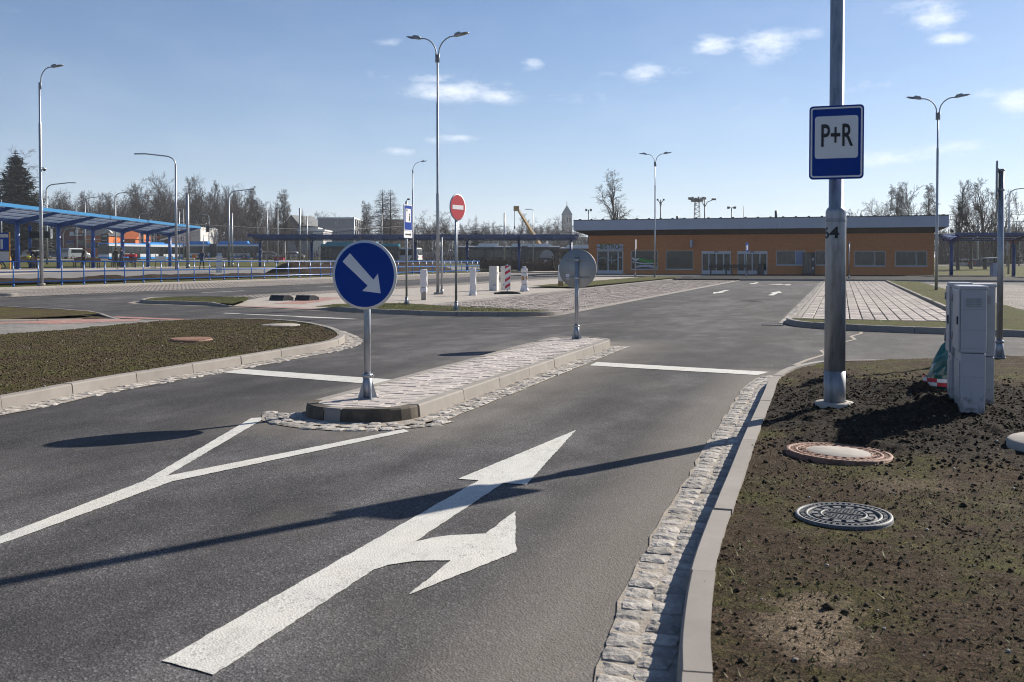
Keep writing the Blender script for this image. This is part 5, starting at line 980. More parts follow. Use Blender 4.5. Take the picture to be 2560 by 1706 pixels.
# ------------------------------------------------------------------ blue railing
fx = -37.0; root = thing('railing', 'long bright blue tube railing with three rails beside the footpath', 'railing', (fx, 33.5, .18)); y1 = 100.6 - 33.5
for z in (1.1, .60, .12): MB().tube([(0, 0, z), (0, y1, z)], .032, 8).build('rail', BLUEL, root)
pm = MB().cyl((0, 0, -.1), (0, 0, 1.1), .030, n=8).cyl((0, 0, -.1), (0, 0, .03), .05, n=8).mesh('post', BLUEL); yy = 5.1 - 3 * 1.53
while yy < y1 + .1: obj('post', pm, root, (0, yy, 0)); yy += 1.53
# ------------------------------------------------------------------ bus stop canopies
CELLS = {}
def roof_cell(w, l, rise=.12, key='x', mat=None):
    if (key, w, l) in CELLS: return CELLS[(key, w, l)]
    mb = MB(); n = 6
    for j in range(2):
        for i in range(n + 1): a = math.pi * i / n; mb.v.append((-w / 2 + w * i / n, (j - .5) * l, rise * math.sin(a)))
    for i in range(n): mb.f.append((i, i + 1, n + 2 + i, n + 1 + i)); mb.m.append(0); mb.s.append(True)
    CELLS[(key, w, l)] = mb.mesh('roof_panel', mat or PANEL); return CELLS[(key, w, l)]
def canopy(label, x, y, rz, bays, span, wing, zc, ze, colr, nx=4, ny=4, overhang=0.0, zbase=0, edge=None):
    # local x: across (wings), local y: along
    root = thing('bus_stop_canopy', label, 'bus shelter', (x, y, zbase), rz, 'blue butterfly roofs of the bus station'); L = bays * span
    cm = MB().cyl((0, 0, -.4), (0, 0, zc), colr, n=16).lathe([(colr * 1.25, .0), (colr * 1.25, .06), (0, .06)], 16).mesh('column', BLUE)
    bm_ = MB().plate([(-wing, ze), (-wing, ze - .16), (-.25, zc - .28), (.25, zc - .28), (wing, ze - .16), (wing, ze), (.0, zc + .1)], -.09, .09).mesh('beam', NAVY)
    for k in range(bays + 1): obj('column', cm, root, (0, k * span, 0)); obj('beam', bm_, root, (0, k * span, 0))
    for s in (-1, 1):
        MB().box(s * wing - .05, s * wing + .05, -overhang, L + overhang, ze - .20, ze + .04).build('fascia', edge if (s > 0 and edge) else NAVY, root)
        sl = (ze - zc - .1) / wing
        for q in range(1, nx): xx = s * wing * q / nx; MB().box(xx - .025, xx + .025, -overhang, L + overhang, zc + .04 + sl * abs(xx), zc + .10 + sl * abs(xx)).build('purlin', NAVY, root)
        cw, cl = wing / nx, span / ny; me = roof_cell(cw * .96, cl * .96, .12 if edge else .05, 'x' if edge else 'n', PANEL if edge else NAVY)
        for k in range(bays * ny):
            for q in range(nx):
                xx = s * wing * (q + .5) / nx; o = obj('roof_panel', me, root, (xx, (k + .5) * cl, zc + .11 + sl * abs(xx))); o.rotation_euler = (0, -math.atan(sl) * s, 0)
    MB().box(-.12, .12, -overhang, L + overhang, zc - .02, zc + .10).build('gutter_beam', NAVY, root)
    return root
d0 = 59.2; cx0 = plat_x(d0); x, y = cam_xy(cx0, d0)
canopy('long blue butterfly canopy over the left platform with a bright blue edge', x, y, YAW + .0237, 7, 7.0, 3.3, 3.55, 4.32, .17, 4, 4, .1, .70, CYAN)
x, y = cam_xy((650 - 1280) / FPX * 118, 118)
can2 = canopy('long dark blue canopy crossing the middle of the picture behind the keep right sign', x, y, YAW - math.pi / 2, 6, 6.14, 3.2, 3.62, 4.20, .16, 5, 3, .7, .12)
for k in range(7):                 # sunlit strut caps on the near beams
    for q in range(3): MB().plate([(.0, 0), (.16, .0), (.10, .26), (-.06, .26)], -.10, -.09).build('strut_plate', CYAN, can2, (.75 + q * .62, k * 6.14, 3.56 + q * .135), 0)
x, y = cam_xy((2378 - 1280) / FPX * 83, 83)
canopy('dark blue canopy at the right edge beyond the end of the station', x, y, YAW - math.pi / 2, 3, 5.2, 2.3, 2.98, 3.56, .15, 3, 3, .7, 0)

# ------------------------------------------------------------------ station building
FY = 92.0
def bx(px, Y=FY): k = (px - 1280) / FPX; return (k * CS * Y - SN * Y) / (CS + SN * k)
def bz(px, py, Y=FY): return zof(py, Y * CS - bx(px, Y) * SN)
def z4(x, y): return (1420 + x / 3.6766, 380 + y / 3.6766)
def z5(x, y): return (1960 + x / 3.733, 400 + y / 3.733)
st = thing('station_building', 'long low orange brick station building with a grey fascia, bistro and wide windows', 'building', (-7.7, FY, .1)); OX = -7.7
SX0, SX1 = -22.85, 7.45
def B4(x0, y0, x1, y1, f): a, b = f(x0, y0), f(x1, y1); m = ((a[0] + b[0]) / 2); return bx(a[0]) - OX, bx(b[0]) - OX, bz(m, b[1]) - .1, bz(m, a[1]) - .1
openings = [B4(265, 905, 508, 1114, z4), B4(580, 908, 825, 1080, z4), B4(898, 908, 1150, 1080, z4), B4(1227, 912, 1497, 1122, z4), B4(1555, 912, 1832, 1124, z4), B4(1912, 908, 2180, 1042, z4), B4(2270, 908, 2540, 1042, z4), B4(655, 850, 947, 992, z5), B4(1035, 850, 1335, 992, z5)]
doors = {0, 3, 4}
openings = [(a, b, (.0 if i in doors else c), d) for i, (a, b, c, d) in enumerate(openings)]
mb = MB(); zt_ = 3.62; xs = SX0 - OX
for a, b, c, d in openings:              # wall piers, aprons and lintels leave real openings
    mb.box(xs, a, 0, .35, -.1, zt_)
    if c > .02: mb.box(a, b, 0, .35, -.1, c)
    mb.box(a, b, 0, .35, d, zt_); xs = b
mb.box(xs, SX1 - OX, 0, .35, -.1, zt_); mb.box(SX0 - OX, SX0 - OX + .35, .351, 12, -.1, zt_).box(SX1 - OX - .35, SX1 - OX, .351, 12, -.1, zt_).box(SX0 - OX, SX1 - OX, 12.001, 12.3, -.1, zt_); mb.build('wall', ORANGEW, st)
MB().box(SX0 - OX + .36, SX1 - OX - .36, 1.2, 1.25, -.1, zt_).box(SX0 - OX + .36, SX1 - OX - .36, .36, 1.2, -.1, -.02).build('interior', M('dim_interior', (.05, .045, .04), .9), st)
F0, F1, FO = -23.9 - OX, 8.42 - OX, -1.5; zb_, ztp = 4.06, 5.0
fa = MB(); npan = 26
for k in range(npan):
    x0, x1 = F0 + (F1 - F0) * k / npan, F0 + (F1 - F0) * (k + 1) / npan; MB().box(x0 + .004, x1 - .004, FO, FO + .05, zb_ + RND.uniform(-.002, .002), ztp - .02).build('fascia_panel', FASCIA, st)
fa.box(F0 - .03, F0, FO, 13.4, zb_, ztp - .02).box(F1, F1 + .03, FO, 13.4, zb_, ztp - .02).build('side_fascia', FASCIA, st)
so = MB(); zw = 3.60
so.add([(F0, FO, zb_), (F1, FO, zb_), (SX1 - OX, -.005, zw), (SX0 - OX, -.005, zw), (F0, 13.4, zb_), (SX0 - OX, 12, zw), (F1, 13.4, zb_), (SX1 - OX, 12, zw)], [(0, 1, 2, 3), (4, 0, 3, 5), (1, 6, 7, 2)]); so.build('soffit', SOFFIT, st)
rf = MB().box(F0 - .04, F1 + .04, FO - .02, 13.4, ztp - .02, ztp + .05).build('roof', IRON, st)
for k in range(30): MB().box(-.10, .10, -.06, .06, 0, .07).build('roof_clip', IRON, rf, (F0 + .6 + k * (F1 - F0 - 1) / 29, FO + .1, ztp + .05))
def pane(parent, x0, x1, z0, z1, mat, y=.12): MB().box(x0, x1, y, y + .02, z0, z1).build('pane', mat, parent)
def frame(parent_name, x0, x1, z0, z1, divs, mats, low=0.0, t=.07, y=.10, lowmat=None):
    f = MB().box(x0, x0 + t, y - .03, y + .05, z0, z1).box(x1 - t, x1, y - .03, y + .05, z0, z1).box(x0 + t, x1 - t, y - .03, y + .05, z1 - t, z1).box(x0 + t, x1 - t, y - .03, y + .05, z0, z0 + max(t, low))
    e = [x0 + t] + [x0 + (x1 - x0) * q for q in divs] + [x1 - t]
    for q in e[1:-1]: f.box(q - t / 2, q + t / 2, y - .028, y + .048, z0 + max(t, low), z1 - t)
    o = f.build(parent_name, ALU, st)
    for i in range(len(e) - 1): pane(o, e[i] + (t / 2 if i else 0), e[i + 1] - (t / 2 if i < len(e) - 2 else 0), z0 + max(t, low), z1 - t, mats[i % len(mats)])
    return o
INT = make_glass('tinted_glass', (.02, .026, .024), .08)
for i, (a, b, c, d) in enumerate(openings):
    if i == 0: frame('door', a, b, c, d, (.42, .80), [GLASS], .32, .11)
    elif i in (3, 4): o = frame('sliding_door', a, b, c, d - .16, (.25, .5, .75), [INT, GLASS], .34, .10); MB().box(a, b, .0, .2, d - .16, d).build('door_header', ALU, st); MB().box((a + b) / 2 - .2, (a + b) / 2 + .2, -.05, .02, d - .12, d - .04).build('door_sensor', BLACK, st)
    elif i in (1, 2): frame('window', a, b, c, d, (), [INT], 0, .05)
    else: frame('window', a, b, c, d, (.66,), [CURT, INT if i != 5 else M('blue_poster', (.20, .26, .45), .3, var=.1)], 0, .06)
    if i not in doors: MB().box(a - .05, b + .05, -.06, .05, c - .05, c).build('sill', ALU, st)
a, b, c, d = openings[0]; MB().box((a + b) / 2 + .12, (a + b) / 2 + .15, .0, .05, .9, 1.7).build('door_handle', ALU, st)
for k in range(3):                    # glued curves on the bistro glass
    x0 = a + .13 + k * .9; x1 = min(b - .12, x0 + .8); n = 8; MB().add([(x0 + (x1 - x0) * q / n, .117, 1.35 + .16 * math.sin(q / n * 3.1 + k * 3)) for q in range(n + 1)] + [(x0 + (x1 - x0) * q / n, .117, 1.40 + .16 * math.sin(q / n * 3.1 + k * 3)) for q in range(n + 1)], [(q, q + 1, n + 2 + q, n + 1 + q) for q in range(n)]).build('window_film', ALU, st)
sx0, sx1, sz0, sz1 = B4(265, 850, 508, 902, z4); sb = bevel(MB().box(sx0, sx1, -.12, -.002, sz0, sz1).build('sign_board', FASCIA, st), .01)
GRN = M('olive_print', (.07, .12, .02), .5); lettering('lettering', 'BISTRO', .62, GRN, sb, ((sx0 + sx1) / 2, -.124, (sz0 + sz1) / 2 + .02), (math.pi / 2, 0, 0), .92, .014)
BRN = M('brown_print', (.2, .06, .03), .5)
for s in (-1, 1):                     # small side marks on the board, too blurred in the photograph to read
    m_ = MB()
    for q in range(4): m_.box(-.24 + q * .125, -.15 + q * .125, 0, .002, -.06, .07 - .03 * (q % 2))
    m_.build('side_mark', BRN, sb, ((sx0 + sx1) / 2 + s * (sx1 - sx0) * .40, -.123, (sz0 + sz1) / 2))
a, b, c, d = openings[1]; w = b - a; n = 12          # wavy coloured film on the first wide window
def wave(name, mat, z0, z1, ph, x0=0.03, x1=.97, yy=.116): MB().add([(a + w * (x0 + (x1 - x0) * q / n), yy, c + z0 + .12 * math.sin(q / n * 3.4 + ph)) for q in range(n + 1)] + [(a + w * (x0 + (x1 - x0) * q / n), yy, c + z1 + .12 * math.sin(q / n * 3.0 + ph)) for q in range(n + 1)], [(q, q + 1, n + 2 + q, n + 1 + q) for q in range(n)]).build(name, mat, st)
wave('window_film', M('green_film', (.03, .30, .03), .4), .70, .98, 2.2, .28, .82, .114); wave('window_film', WPAINT, .60, .68, 2.6); wave('window_film', M('pale_film', (.42, .36, .40), .5), .1, .30, .2, .18, .97, .115); wave('window_film', WPAINT, .92, 1.12, 3.0, .03, .30, .1155)
m_ = MB()
for q in range(11): m_.box((a + b) / 2 - .75 + q * .16, (a + b) / 2 - .64 + q * .16, .110, .112, c + .24, c + .34 + .02 * (q % 3))
m_.build('window_marks', WPAINT, st)
sx0, sx1, sz0, sz1 = B4(1130, 810, 1155, 878, z4); bevel(MB().box(sx0, sx0 + .22, -.75, -.01, sz0, sz1).build('projecting_sign', FASCIA, st), .02)
# things in front of the station
def vending(px0, px1, py0, py1):
    x0, x1 = bx(1420 + px0 / 3.6766, 91.3), bx(1420 + px1 / 3.6766, 91.3); h = 1.95; w = x1 - x0; root = thing('vending_machine', 'black vending machine with a glass front by the station window', 'vending machine', ((x0 + x1) / 2, 91.45, .10)); bevel(MB().box(-w / 2, w / 2, -.4, .4, 0, h).build('body', PLAST, root), .02); MB().box(-w / 2 + .08, w / 2 - .36, -.415, -.402, .3, h - .1).build('glass_front', CURT, root); MB().box(w / 2 - .24, w / 2 - .08, -.412, -.402, h - .7, h - .5).box(w / 2 - .24, w / 2 - .08, -.412, -.402, .45, .68).build('panel', ALU, root)
vending(2157, 2270, 955, 1130)
def bench(root_label, x, y, z, rz, w, slat, group, back=True):
    root = thing('bench', root_label, 'bench', (x, y, z), rz, group)
    for s in (-1, 1): MB().box(s * w * .42 - .04, s * w * .42 + .04, -.22, -.16, 0, .43).build('leg', IRON, root); MB().box(s * w * .42 - .04, s * w * .42 + .04, .16, .23, 0, .88 if back else .43).build('leg', IRON, root)
    for k in range(4): MB().box(-w / 2, w / 2, -.25 + k * .125, -.15 + k * .125, .43, .465).build('seat_slat', slat, root)
    if back:
        for k in range(3): MB().box(-w / 2, w / 2, .14, .175, .58 + k * .11, .67 + k * .11).build('back_slat', slat, root)
for px0, px1, lab in ((1297, 1465, 'dark slatted bench before the left sliding door of the station, its back to the camera'), (1490, 1655, 'dark slatted bench between the two sliding doors of the station')):
    x0, x1 = bx(1420 + px0 / 3.6766, 88.3), bx(1420 + px1 / 3.6766, 88.3); bench(lab, (x0 + x1) / 2, 88.4, .10, math.pi, x1 - x0, WOODD, 'dark benches before the station')
x = bx(1420 + 1770 / 3.6766, 88.6); root = thing('litter_bin', 'dark square litter bin before the right sliding door', 'litter bin', (x, 88.6, .1)); bevel(MB().box(-.26, .26, -.26, .26, 0, .95).build('body', PLAST, root), .03); MB().box(-.28, .28, -.28, .28, 1.1, 1.16).box(-.26, -.22, -.2, .2, .95, 1.1).box(.22, .26, -.2, .2, .95, 1.1).build('lid', IRON, root)
# information stand with a pitched cover, right
x, y = spot(2482, 78); root = thing('information_stand', 'grey information stand with a slanting cover under the right-hand canopy', 'notice board', (x, y, .0), YAW); MB().box(-.1, .55, -.3, .3, 0, 1.15).build('cabinet', FASCIA, root)
for k in range(4): MB().tube([(-.55 + k * .32, 0, 1.1 if k > 1 else 1.0), (-.5 + k * .33, 0, 1.55)], .025, 6).build('strut', IRON, root)
MB().plate([(-.72, 1.50), (.65, 1.56), (.65, 1.60), (-.72, 1.55)], -.5, .5).build('cover', WPAINT, root)
# furniture on the platform
def on_plat(px, d): x, y = spot(px, d); return x, y, .70
for px, d, lab in ((207, 89, 'brown slatted bench behind the woman in the long coat'), (226, 86, 'brown slatted bench right of the woman in the long coat'), (318, 92, 'brown slatted bench at the seated person near the red bin'), (62, 79, 'bench on the platform near the left edge'), (300, 97, 'brown bench behind the two standing men')):
    x, y, z = on_plat(px, d); bench(lab, x, y, z, YAW, 1.7, WOODR, 'brown benches on the platform')
x, y, z = on_plat(12, 74); root = thing('timetable_stand', 'timetable stand with a yellow frame at the left edge of the platform', 'notice board', (x, y, z), YAW); YEL = M('yellow_paint', (.55, .24, .02), .5)
MB().box(-.42, -.35, -.04, .04, 0, 2.75).build('leg', YEL, root); MB().box(.35, .42, -.04, .04, 0, 2.75).build('leg', YEL, root); MB().box(-.35, .35, -.03, .03, 1.4, 2.7).build('timetable', SIGNB, root); MB().box(-.3, .3, -.034, -.031, 2.35, 2.6).box(-.28, -.1, -.034, -.031, 1.5, 2.2).build('paper', CABG, root); MB().box(-.34, .34, -.02, .02, .55, 1.3).build('lower_panel', CABG, root)
x, y = spot(101, 84); root = thing('departure_display', 'black departure display hanging under the platform canopy', 'display', (x, y, .7), YAW); MB().box(-.9, .9, -.15, .15, 2.55, 3.1).build('screen', BLACK, root); MB().cyl((-.85, 0, 0), (-.85, 0, 3.6), .13, n=12).build('column', BLUE, root); MB().box(.92, 1.0, -.16, .16, 2.5, 3.3).build('end_panel', WPAINT, root)
x, y = spot(402, 92); root = thing('notice_frame', 'white notice frame on two thin legs behind the railing', 'notice board', (x, y, zt(x, y)), YAW); MB().box(-.5, .5, -.03, .03, .55, 1.1).build('panel', WPAINT, root); MB().box(-.5, -.46, -.02, .02, 0, 1.3).build('leg', IRON, root); MB().box(.46, .5, -.02, .02, 0, 1.3).build('leg', IRON, root)
x, y = spot(548, 82); root = thing('switch_cabinet', 'tall pale cabinet standing behind the railing by the walking man', 'utility cabinet', (x, y, zt(x, y)), YAW + .5); bevel(MB().box(-.2, .2, -.22, .22, -.1, 1.4).build('housing', CABW, root), .01); MB().box(-.205, .205, -.226, -.22, .62, .63).build('seam', STEELD, root)
x, y = spot(326.5, 93); root = thing('litter_bin', 'bright red litter bin on a post behind the seated person', 'litter bin', (x, y, .7), YAW); MB().box(-.55, .55, -.2, .2, 1.0, 1.25).build('body', RED, root); MB().box(-.45, -.38, -.05, .05, 0, 1.0).build('leg', IRON, root); MB().box(.38, .45, -.05, .05, 0, 1.0).build('leg', IRON, root)
x, y = spot(486, 98); root = thing('stop_flag', 'small orange stop flag on a thin post left of the walking man', 'sign', (x, y, zt(x, y)), YAW); MB().tube([(0, 0, 0), (0, 0, 1.25)], .025, 6).build('post', STEEL, root); MB().box(-.2, .2, -.02, .02, .95, 1.3).build('flag', M('orange_plate', (.62, .2, .02), .5), root)
# ------------------------------------------------------------------ vehicles
BUSB = M('bus_blue', (.02, .24, .62), .3, var=.05); BUSW = M('bus_white', (.66, .67, .68), .35, var=.05); BUSK = M('bus_black', (.012, .013, .015), .25, var=.1); TEAL = M('bus_teal', (.01, .20, .27), .3, var=.05); LAMPR = M('tail_red', (.5, .02, .02), .3); LAMPW = M('head_lamp', (.8, .8, .78), .2); GREYC = M('car_silver', (.34, .36, .38), .3, .3); NAVYC = M('car_navy', (.02, .03, .07), .3); BELL = M('bellows', (.10, .10, .095), .8, var=.2)
def wheel(parent, x, y, r=.48, w=.28, s=1):
    o = MB().cyl((x, y, r), (x, y + s * w, r), r, n=20).build('wheel', TYRE, parent); MB().cyl((x, y + s * w, r), (x, y + s * (w + .01), r), r * .6, n=16).build('rim', CHROME, o)
def bus_section(root, x0, x1, hw, zs, mats, wins, doors, first=True, bare=False):
    # zs: skirt bottom, skirt top, window sill, window head, roof edge, roof top ; mats: skirt, belt, pillar, header, roof
    L = [(zs[0], zs[1], 0), (zs[1], zs[2], 1), (zs[2], zs[3], 2), (zs[3], zs[4], 3)]; mb = MB()
    for z0, z1, mi in L: mb.box(x0, x1, -hw, hw, z0, z1, mi)
    n = 5; e = .28
    for i in range(n): 
        a0, a1 = math.pi / 2 * i / n, math.pi / 2 * (i + 1) / n; y0, z0, y1, z1 = hw - e * (1 - math.cos(a0)), zs[4] + (zs[5] - zs[4]) * math.sin(a0), hw - e * (1 - math.cos(a1)), zs[4] + (zs[5] - zs[4]) * math.sin(a1)
        mb.add([(x0, -y0, z0), (x1, -y0, z0), (x1, y0, z0), (x0, y0, z0), (x0, -y1, z1), (x1, -y1, z1), (x1, y1, z1), (x0, y1, z1)], [(0, 1, 5, 4), (2, 3, 7, 6), (0, 4, 7, 3), (1, 2, 6, 5)] + ([(4, 5, 6, 7)] if i == n - 1 else []), 4)
    mb.build('body', mats, root)
    for s in (-1, 1):
        for a, b in wins: MB().box(a, b, s * hw - .012, s * hw + .012, zs[2] + .06, zs[3] - .06).build('window', GLASS, root)
        for a, b in doors:
            o = MB().box(a, b, s * hw - .016, s * hw + .016, zs[0] + .06, zs[3] - .02).build('door', BUSK, root)
            MB().box(a + .08, (a + b) / 2 - .04, s * hw - .02, s * hw + .02, zs[0] + .2, zs[3] - .12).build('pane', GLASS, o); MB().box((a + b) / 2 + .04, b - .08, s * hw - .02, s * hw + .02, zs[0] + .2, zs[3] - .12).build('pane', GLASS, o)
def bus(label, x, y, z, rz, secs, mats, zs, pods, wheels, front=1, number=None, group='buses at the bus station', doors=()):
    root = thing('city_bus', label, 'bus', (x, y, z), rz, group); hw = 1.27; allx = [q for s in secs for q in s]
    for a, b in secs:
        dl = [d for d in doors if a < d < b]; w0 = a + .25; wins = []; cuts = sorted([(d - .65, d + .65) for d in dl]) + [(b - .2, b)]
        for c0, c1 in cuts:
            seg = c0 - .08 - w0; k = max(0, round(seg / 1.5))
            for q in range(k): wins.append((w0 + seg * q / k + .04, w0 + seg * (q + 1) / k - .04))
            w0 = c1 + .08
        bus_section(root, a, b, hw, zs, mats, wins, [(d - .62, d + .62) for d in dl])
    for i in range(len(secs) - 1):
        a, b = secs[i][1], secs[i + 1][0]; m = MB(); n = 6
        for q in range(n): m.box(a + (b - a) * q / n, a + (b - a) * (q + .7) / n, -hw + .06, hw - .06, zs[0] + .1, zs[5] - .08).box(a + (b - a) * (q + .7) / n, a + (b - a) * (q + 1) / n, -hw + .14, hw - .14, zs[0] + .12, zs[5] - .12)
        m.build('bellows', BELL, root)
    for a, b, h, mt_ in pods: MB().plate([(a, zs[5] - .02), (b, zs[5] - .02), (b - .25, zs[5] + h), (a + .35, zs[5] + h)], -.85, .85).build('roof_pod', mt_, root)
    for wx in wheels: wheel(root, wx, hw - .26, .47, .27, 1); wheel(root, wx, -hw + .26, .47, .27, -1)
    xe = max(allx) if front > 0 else min(allx); s = front
    MB().box(min(xe, xe + s * .03), max(xe, xe + s * .03), -hw + .1, hw - .1, zs[2] - .15, zs[3] + .05).build('windscreen', GLASS, root); MB().box(min(xe, xe + s * .035), max(xe, xe + s * .035), -.9, .9, zs[3] + .08, zs[4] - .02).build('destination_display', BLACK, root)
    for q in (-1, 1):
        MB().box(min(xe, xe + s * .04), max(xe, xe + s * .04), q * .95 - .17, q * .95 + .17, zs[1] - .05, zs[1] + .13).build('headlight', LAMPW, root); MB().tube([(xe, q * 1.2, zs[4] - .05), (xe + s * .35, q * 1.42, zs[4] - .1), (xe + s * .3, q * 1.45, zs[4] - .5)], .05, 6).build('mirror', PLAST, root)
    if number: lettering('number', number, .4, WHITE, root, (min(allx) + 4.0, -hw - .03, zs[3] - .1), (math.pi / 2, 0, 0), .9, .01)
    return root
ZS = (.28, .62, 1.15, 2.42, 2.74, 2.95)
# white and blue trolleybuses
d = 168; x, y = spot(259, d); z = zt(x, y) + .02
bt = bus('white and blue trolleybus with its front towards the camera, behind the platform people', *spot(259, 168), z, 0, [(-17.5, 0)], [BUSB, BUSW, BUSK, BUSW, BUSB], ZS, [(-13.5, -9.5, .3, BUSB)], [-2.6, -9, -14.5], 1, doors=(-1.2, -6.4, -12))
bt.rotation_euler.z = YAW - math.pi / 2 - math.radians(24); 
MB().tube([(-11, -.3, 3.1), (-16, -.3, 4.3)], .05, 5).tube([(-11, .3, 3.1), (-16, .3, 4.3)], .05, 5).build('trolley_poles', IRON, bt)
x, y = spot(408, 186); z = zt(x, y) + .02
ba = bus('long articulated white and blue trolleybus seen side-on with blue roof boxes', x, y, z, YAW + math.radians(3), [(0, 8.9), (10.1, 17.9)], [BUSB, BUSW, BUSK, BUSW, BUSB], ZS, [(4.4, 8.6, .42, BUSB), (10.4, 15.9, .48, BUSB)], [2.0, 6.6, 15.2], 1, doors=(.9, 4.2, 7.9, 11.8, 16.9))
MB().tube([(4.6, -.3, 3.2), (1.5, -.3, 4.2)], .05, 5).tube([(4.6, .3, 3.2), (1.5, .3, 4.2)], .05, 5).build('trolley_poles', IRON, ba)
# teal bus behind the keep right sign, black buses right of it
x, y = spot(806, 160); z = zt(x, y)
bus('black bus with a sloping teal roof, mostly hidden behind the round blue sign', x, y, z, YAW, [(0, 12.4)], [BUSK, BUSK, BUSK, BUSK, TEAL], (.28, .62, 1.1, 2.3, 2.55, 2.95), [(.6, 9, .38, TEAL)], [2.8, 9.4], -1, number='113', doors=(1.2, 5.6, 10.2))
x, y = spot(1143, 158); z = zt(x, y) - .2
b1 = bus('black articulated bus with white roof boxes behind the bare hedge', x, y, z, YAW, [(0, 10.2), (11.2, 16.2)], [BUSK, BUSK, BUSK, BUSK, BUSW], (.28, .62, 1.05, 2.35, 2.72, 2.9), [(3.2, 6.6, .4, BUSW), (8.6, 15, .36, BUSW)], [2.7, 8.3, 14], -1, doors=(1.2, 5.2, 9.3, 13))
RINGM = M('grey_ring', (.26, .27, .28), .5)
MB().plate([(14.2 + 1.15 * math.cos(q / 20 * math.pi), 1.05 + 1.25 * math.sin(q / 20 * math.pi)) for q in range(21)], -1.30, -1.292).build('round_graphic', RINGM, b1)
x, y = spot(1402, 150); z = zt(x, y) - .1
b2 = bus('second black bus, its end hidden behind the grey sign back', x, y, z, YAW, [(0, 12)], [BUSK, BUSK, BUSK, BUSK, BUSW], (.28, .62, 1.05, 2.35, 2.72, 2.9), [(.8, 4.5, .4, BUSW)], [2.7, 9], -1, doors=(5.2, 10.3))
def car(label, px, d, rz, body, L=4.3, W=1.78, H=1.47, van=False, rear=True, z=None, group='cars on the road behind the bus station', cat='car'):
    x, y = spot(px, d); root = thing('parked_van' if van else 'parked_car', label, cat, (x, y, (zt(x, y) if z is None else z) + .03), rz, group); h = L / 2
    prof = [(-h, .32), (-h, .85), (-h + .12, 1.0), (-h + .45, H - .06), (-h + .8, H), (.25 * h, H), (.62 * h, .95), (h - .15, .80), (h, .62), (h, .32)] if not van else [(-h, .35), (-h, 1.1), (-h + .12, H - .1), (-h + .3, H), (.42 * h, H), (.74 * h, 1.12), (h - .1, .95), (h, .7), (h, .35)]
    b = MB().plate(prof, -W / 2, W / 2).build('body', body, root); bevel(b, .06, 2)
    wz = (.93, H - .14) if not van else (1.12, H - .22)
    for s in (-1, 1): MB().add([(-h + .62, s * (W / 2 + .004), wz[0]), (.50 * h, s * (W / 2 + .004), wz[0]), (.24 * h, s * (W / 2 + .004), wz[1]), (-h + .75, s * (W / 2 + .004), wz[1])], [(0, 1, 2, 3)]).build('side_window', GLASS, root)
    MB().box(-h - .012, -h + .3, -W * .42, W * .42, wz[0] + .05, wz[1] + .02).build('rear_window', GLASS, root); MB().add([(.27 * h, -W * .42, H - .06), (.27 * h, W * .42, H - .06), (.605 * h, W * .42, 1.0), (.605 * h, -W * .42, 1.0)], [(0, 1, 2, 3)]).build('windscreen', GLASS, root)
    for s in (-1, 1): MB().box(-h - .02, -h + .1, s * W * .42 - .1, s * W * .42 + .1, .72, .98).build('tail_light', LAMPR, root); MB().box(h - .1, h + .015, s * W * .4 - .15, s * W * .4 + .15, .6, .76).build('headlight', LAMPW, root)
    for q in (-.58, .62):
        for s in (-1, 1): wheel(root, q * h, s * (W / 2 - .17), .32, .19, s)
    return root
car('silver estate car left of the lamp with a camera dome, tail towards the camera', 88, 190, YAW + 1.05, GREYC); car('dark navy car behind the thick blue canopy column', 136, 185, YAW + .95, NAVYC); car('pale silver van with dark tailgate window behind the woman in the long coat', 190, 182, YAW + 1.1, GREYC, 4.9, 1.95, 1.95, True, cat='van')
car('white car with lit tail lamps left of the canopy column in the middle', 658, 195, YAW + .5, BUSW); car('white car near the red barrow behind the dirt bank', 676, 195, YAW + .3, BUSW); car('small white car before the bare hedge left of the teal bus', 735, 200, YAW, BUSW)
car('white delivery van just right of the teal bus', 1013, 165, YAW + math.pi - .3, WPAINT, 5.4, 2.0, 2.35, True, cat='van')
car('silver car seen from behind under the right-hand canopy', 2414, 150, YAW + 1.9, GREYC, z=.1); car('dark car with a bright bonnet right of the silver one under the canopy', 2462, 146, YAW + .2, NAVYC, z=.1)
x, y = spot(700, 150); root = thing('wheelbarrow', 'small red machine parked at the foot of the trolley pole', 'machine', (x, y, zt(x, y)), YAW); MB().box(-.8, .6, -.4, .4, .4, .9).build('body', RED, root); MB().cyl((-.5, -.45, .3), (-.5, .45, .3), .3, n=12).build('wheel', TYRE, root); MB().tube([(.6, 0, .8), (1.1, 0, 1.3)], .05, 6).build('handle', IRON, root)
# yellow crane
x, y = spot(1345, 215); z = zt(x, y); CRY = M('crane_yellow', (.42, .25, .06), .5, var=.15); root = thing('mobile_crane', 'yellow mobile crane with its long boom raised above the middle canopy', 'crane', (x, y, z), YAW)
MB().box(-5, 5, -1.3, 1.3, .7, 1.5).build('carrier', CRY, root); MB().box(2.6, 4.8, -1.2, 1.2, 1.5, 2.9).build('cab', M('crane_orange', (.5, .2, .03), .5), root)
for q in (-3.6, -2.1, 1.8, 3.4): wheel(root, q, 1.0, .6, .3, 1); wheel(root, q, -1.0, .6, .3, -1)
tip = ((1292 - 1345) / FPX * 215, 0, zof(520, 215) - z); b0 = Vector((.9, 0, 2.4)); t_ = Vector(tip)
for k, (u0, u1, r) in enumerate(((0, .5, .42), (.45, .78, .34), (.75, 1, .27))): MB().tube([b0.lerp(t_, u0), b0.lerp(t_, u1)], r, 4, 0, True, False).build('boom_section', CRY, root)
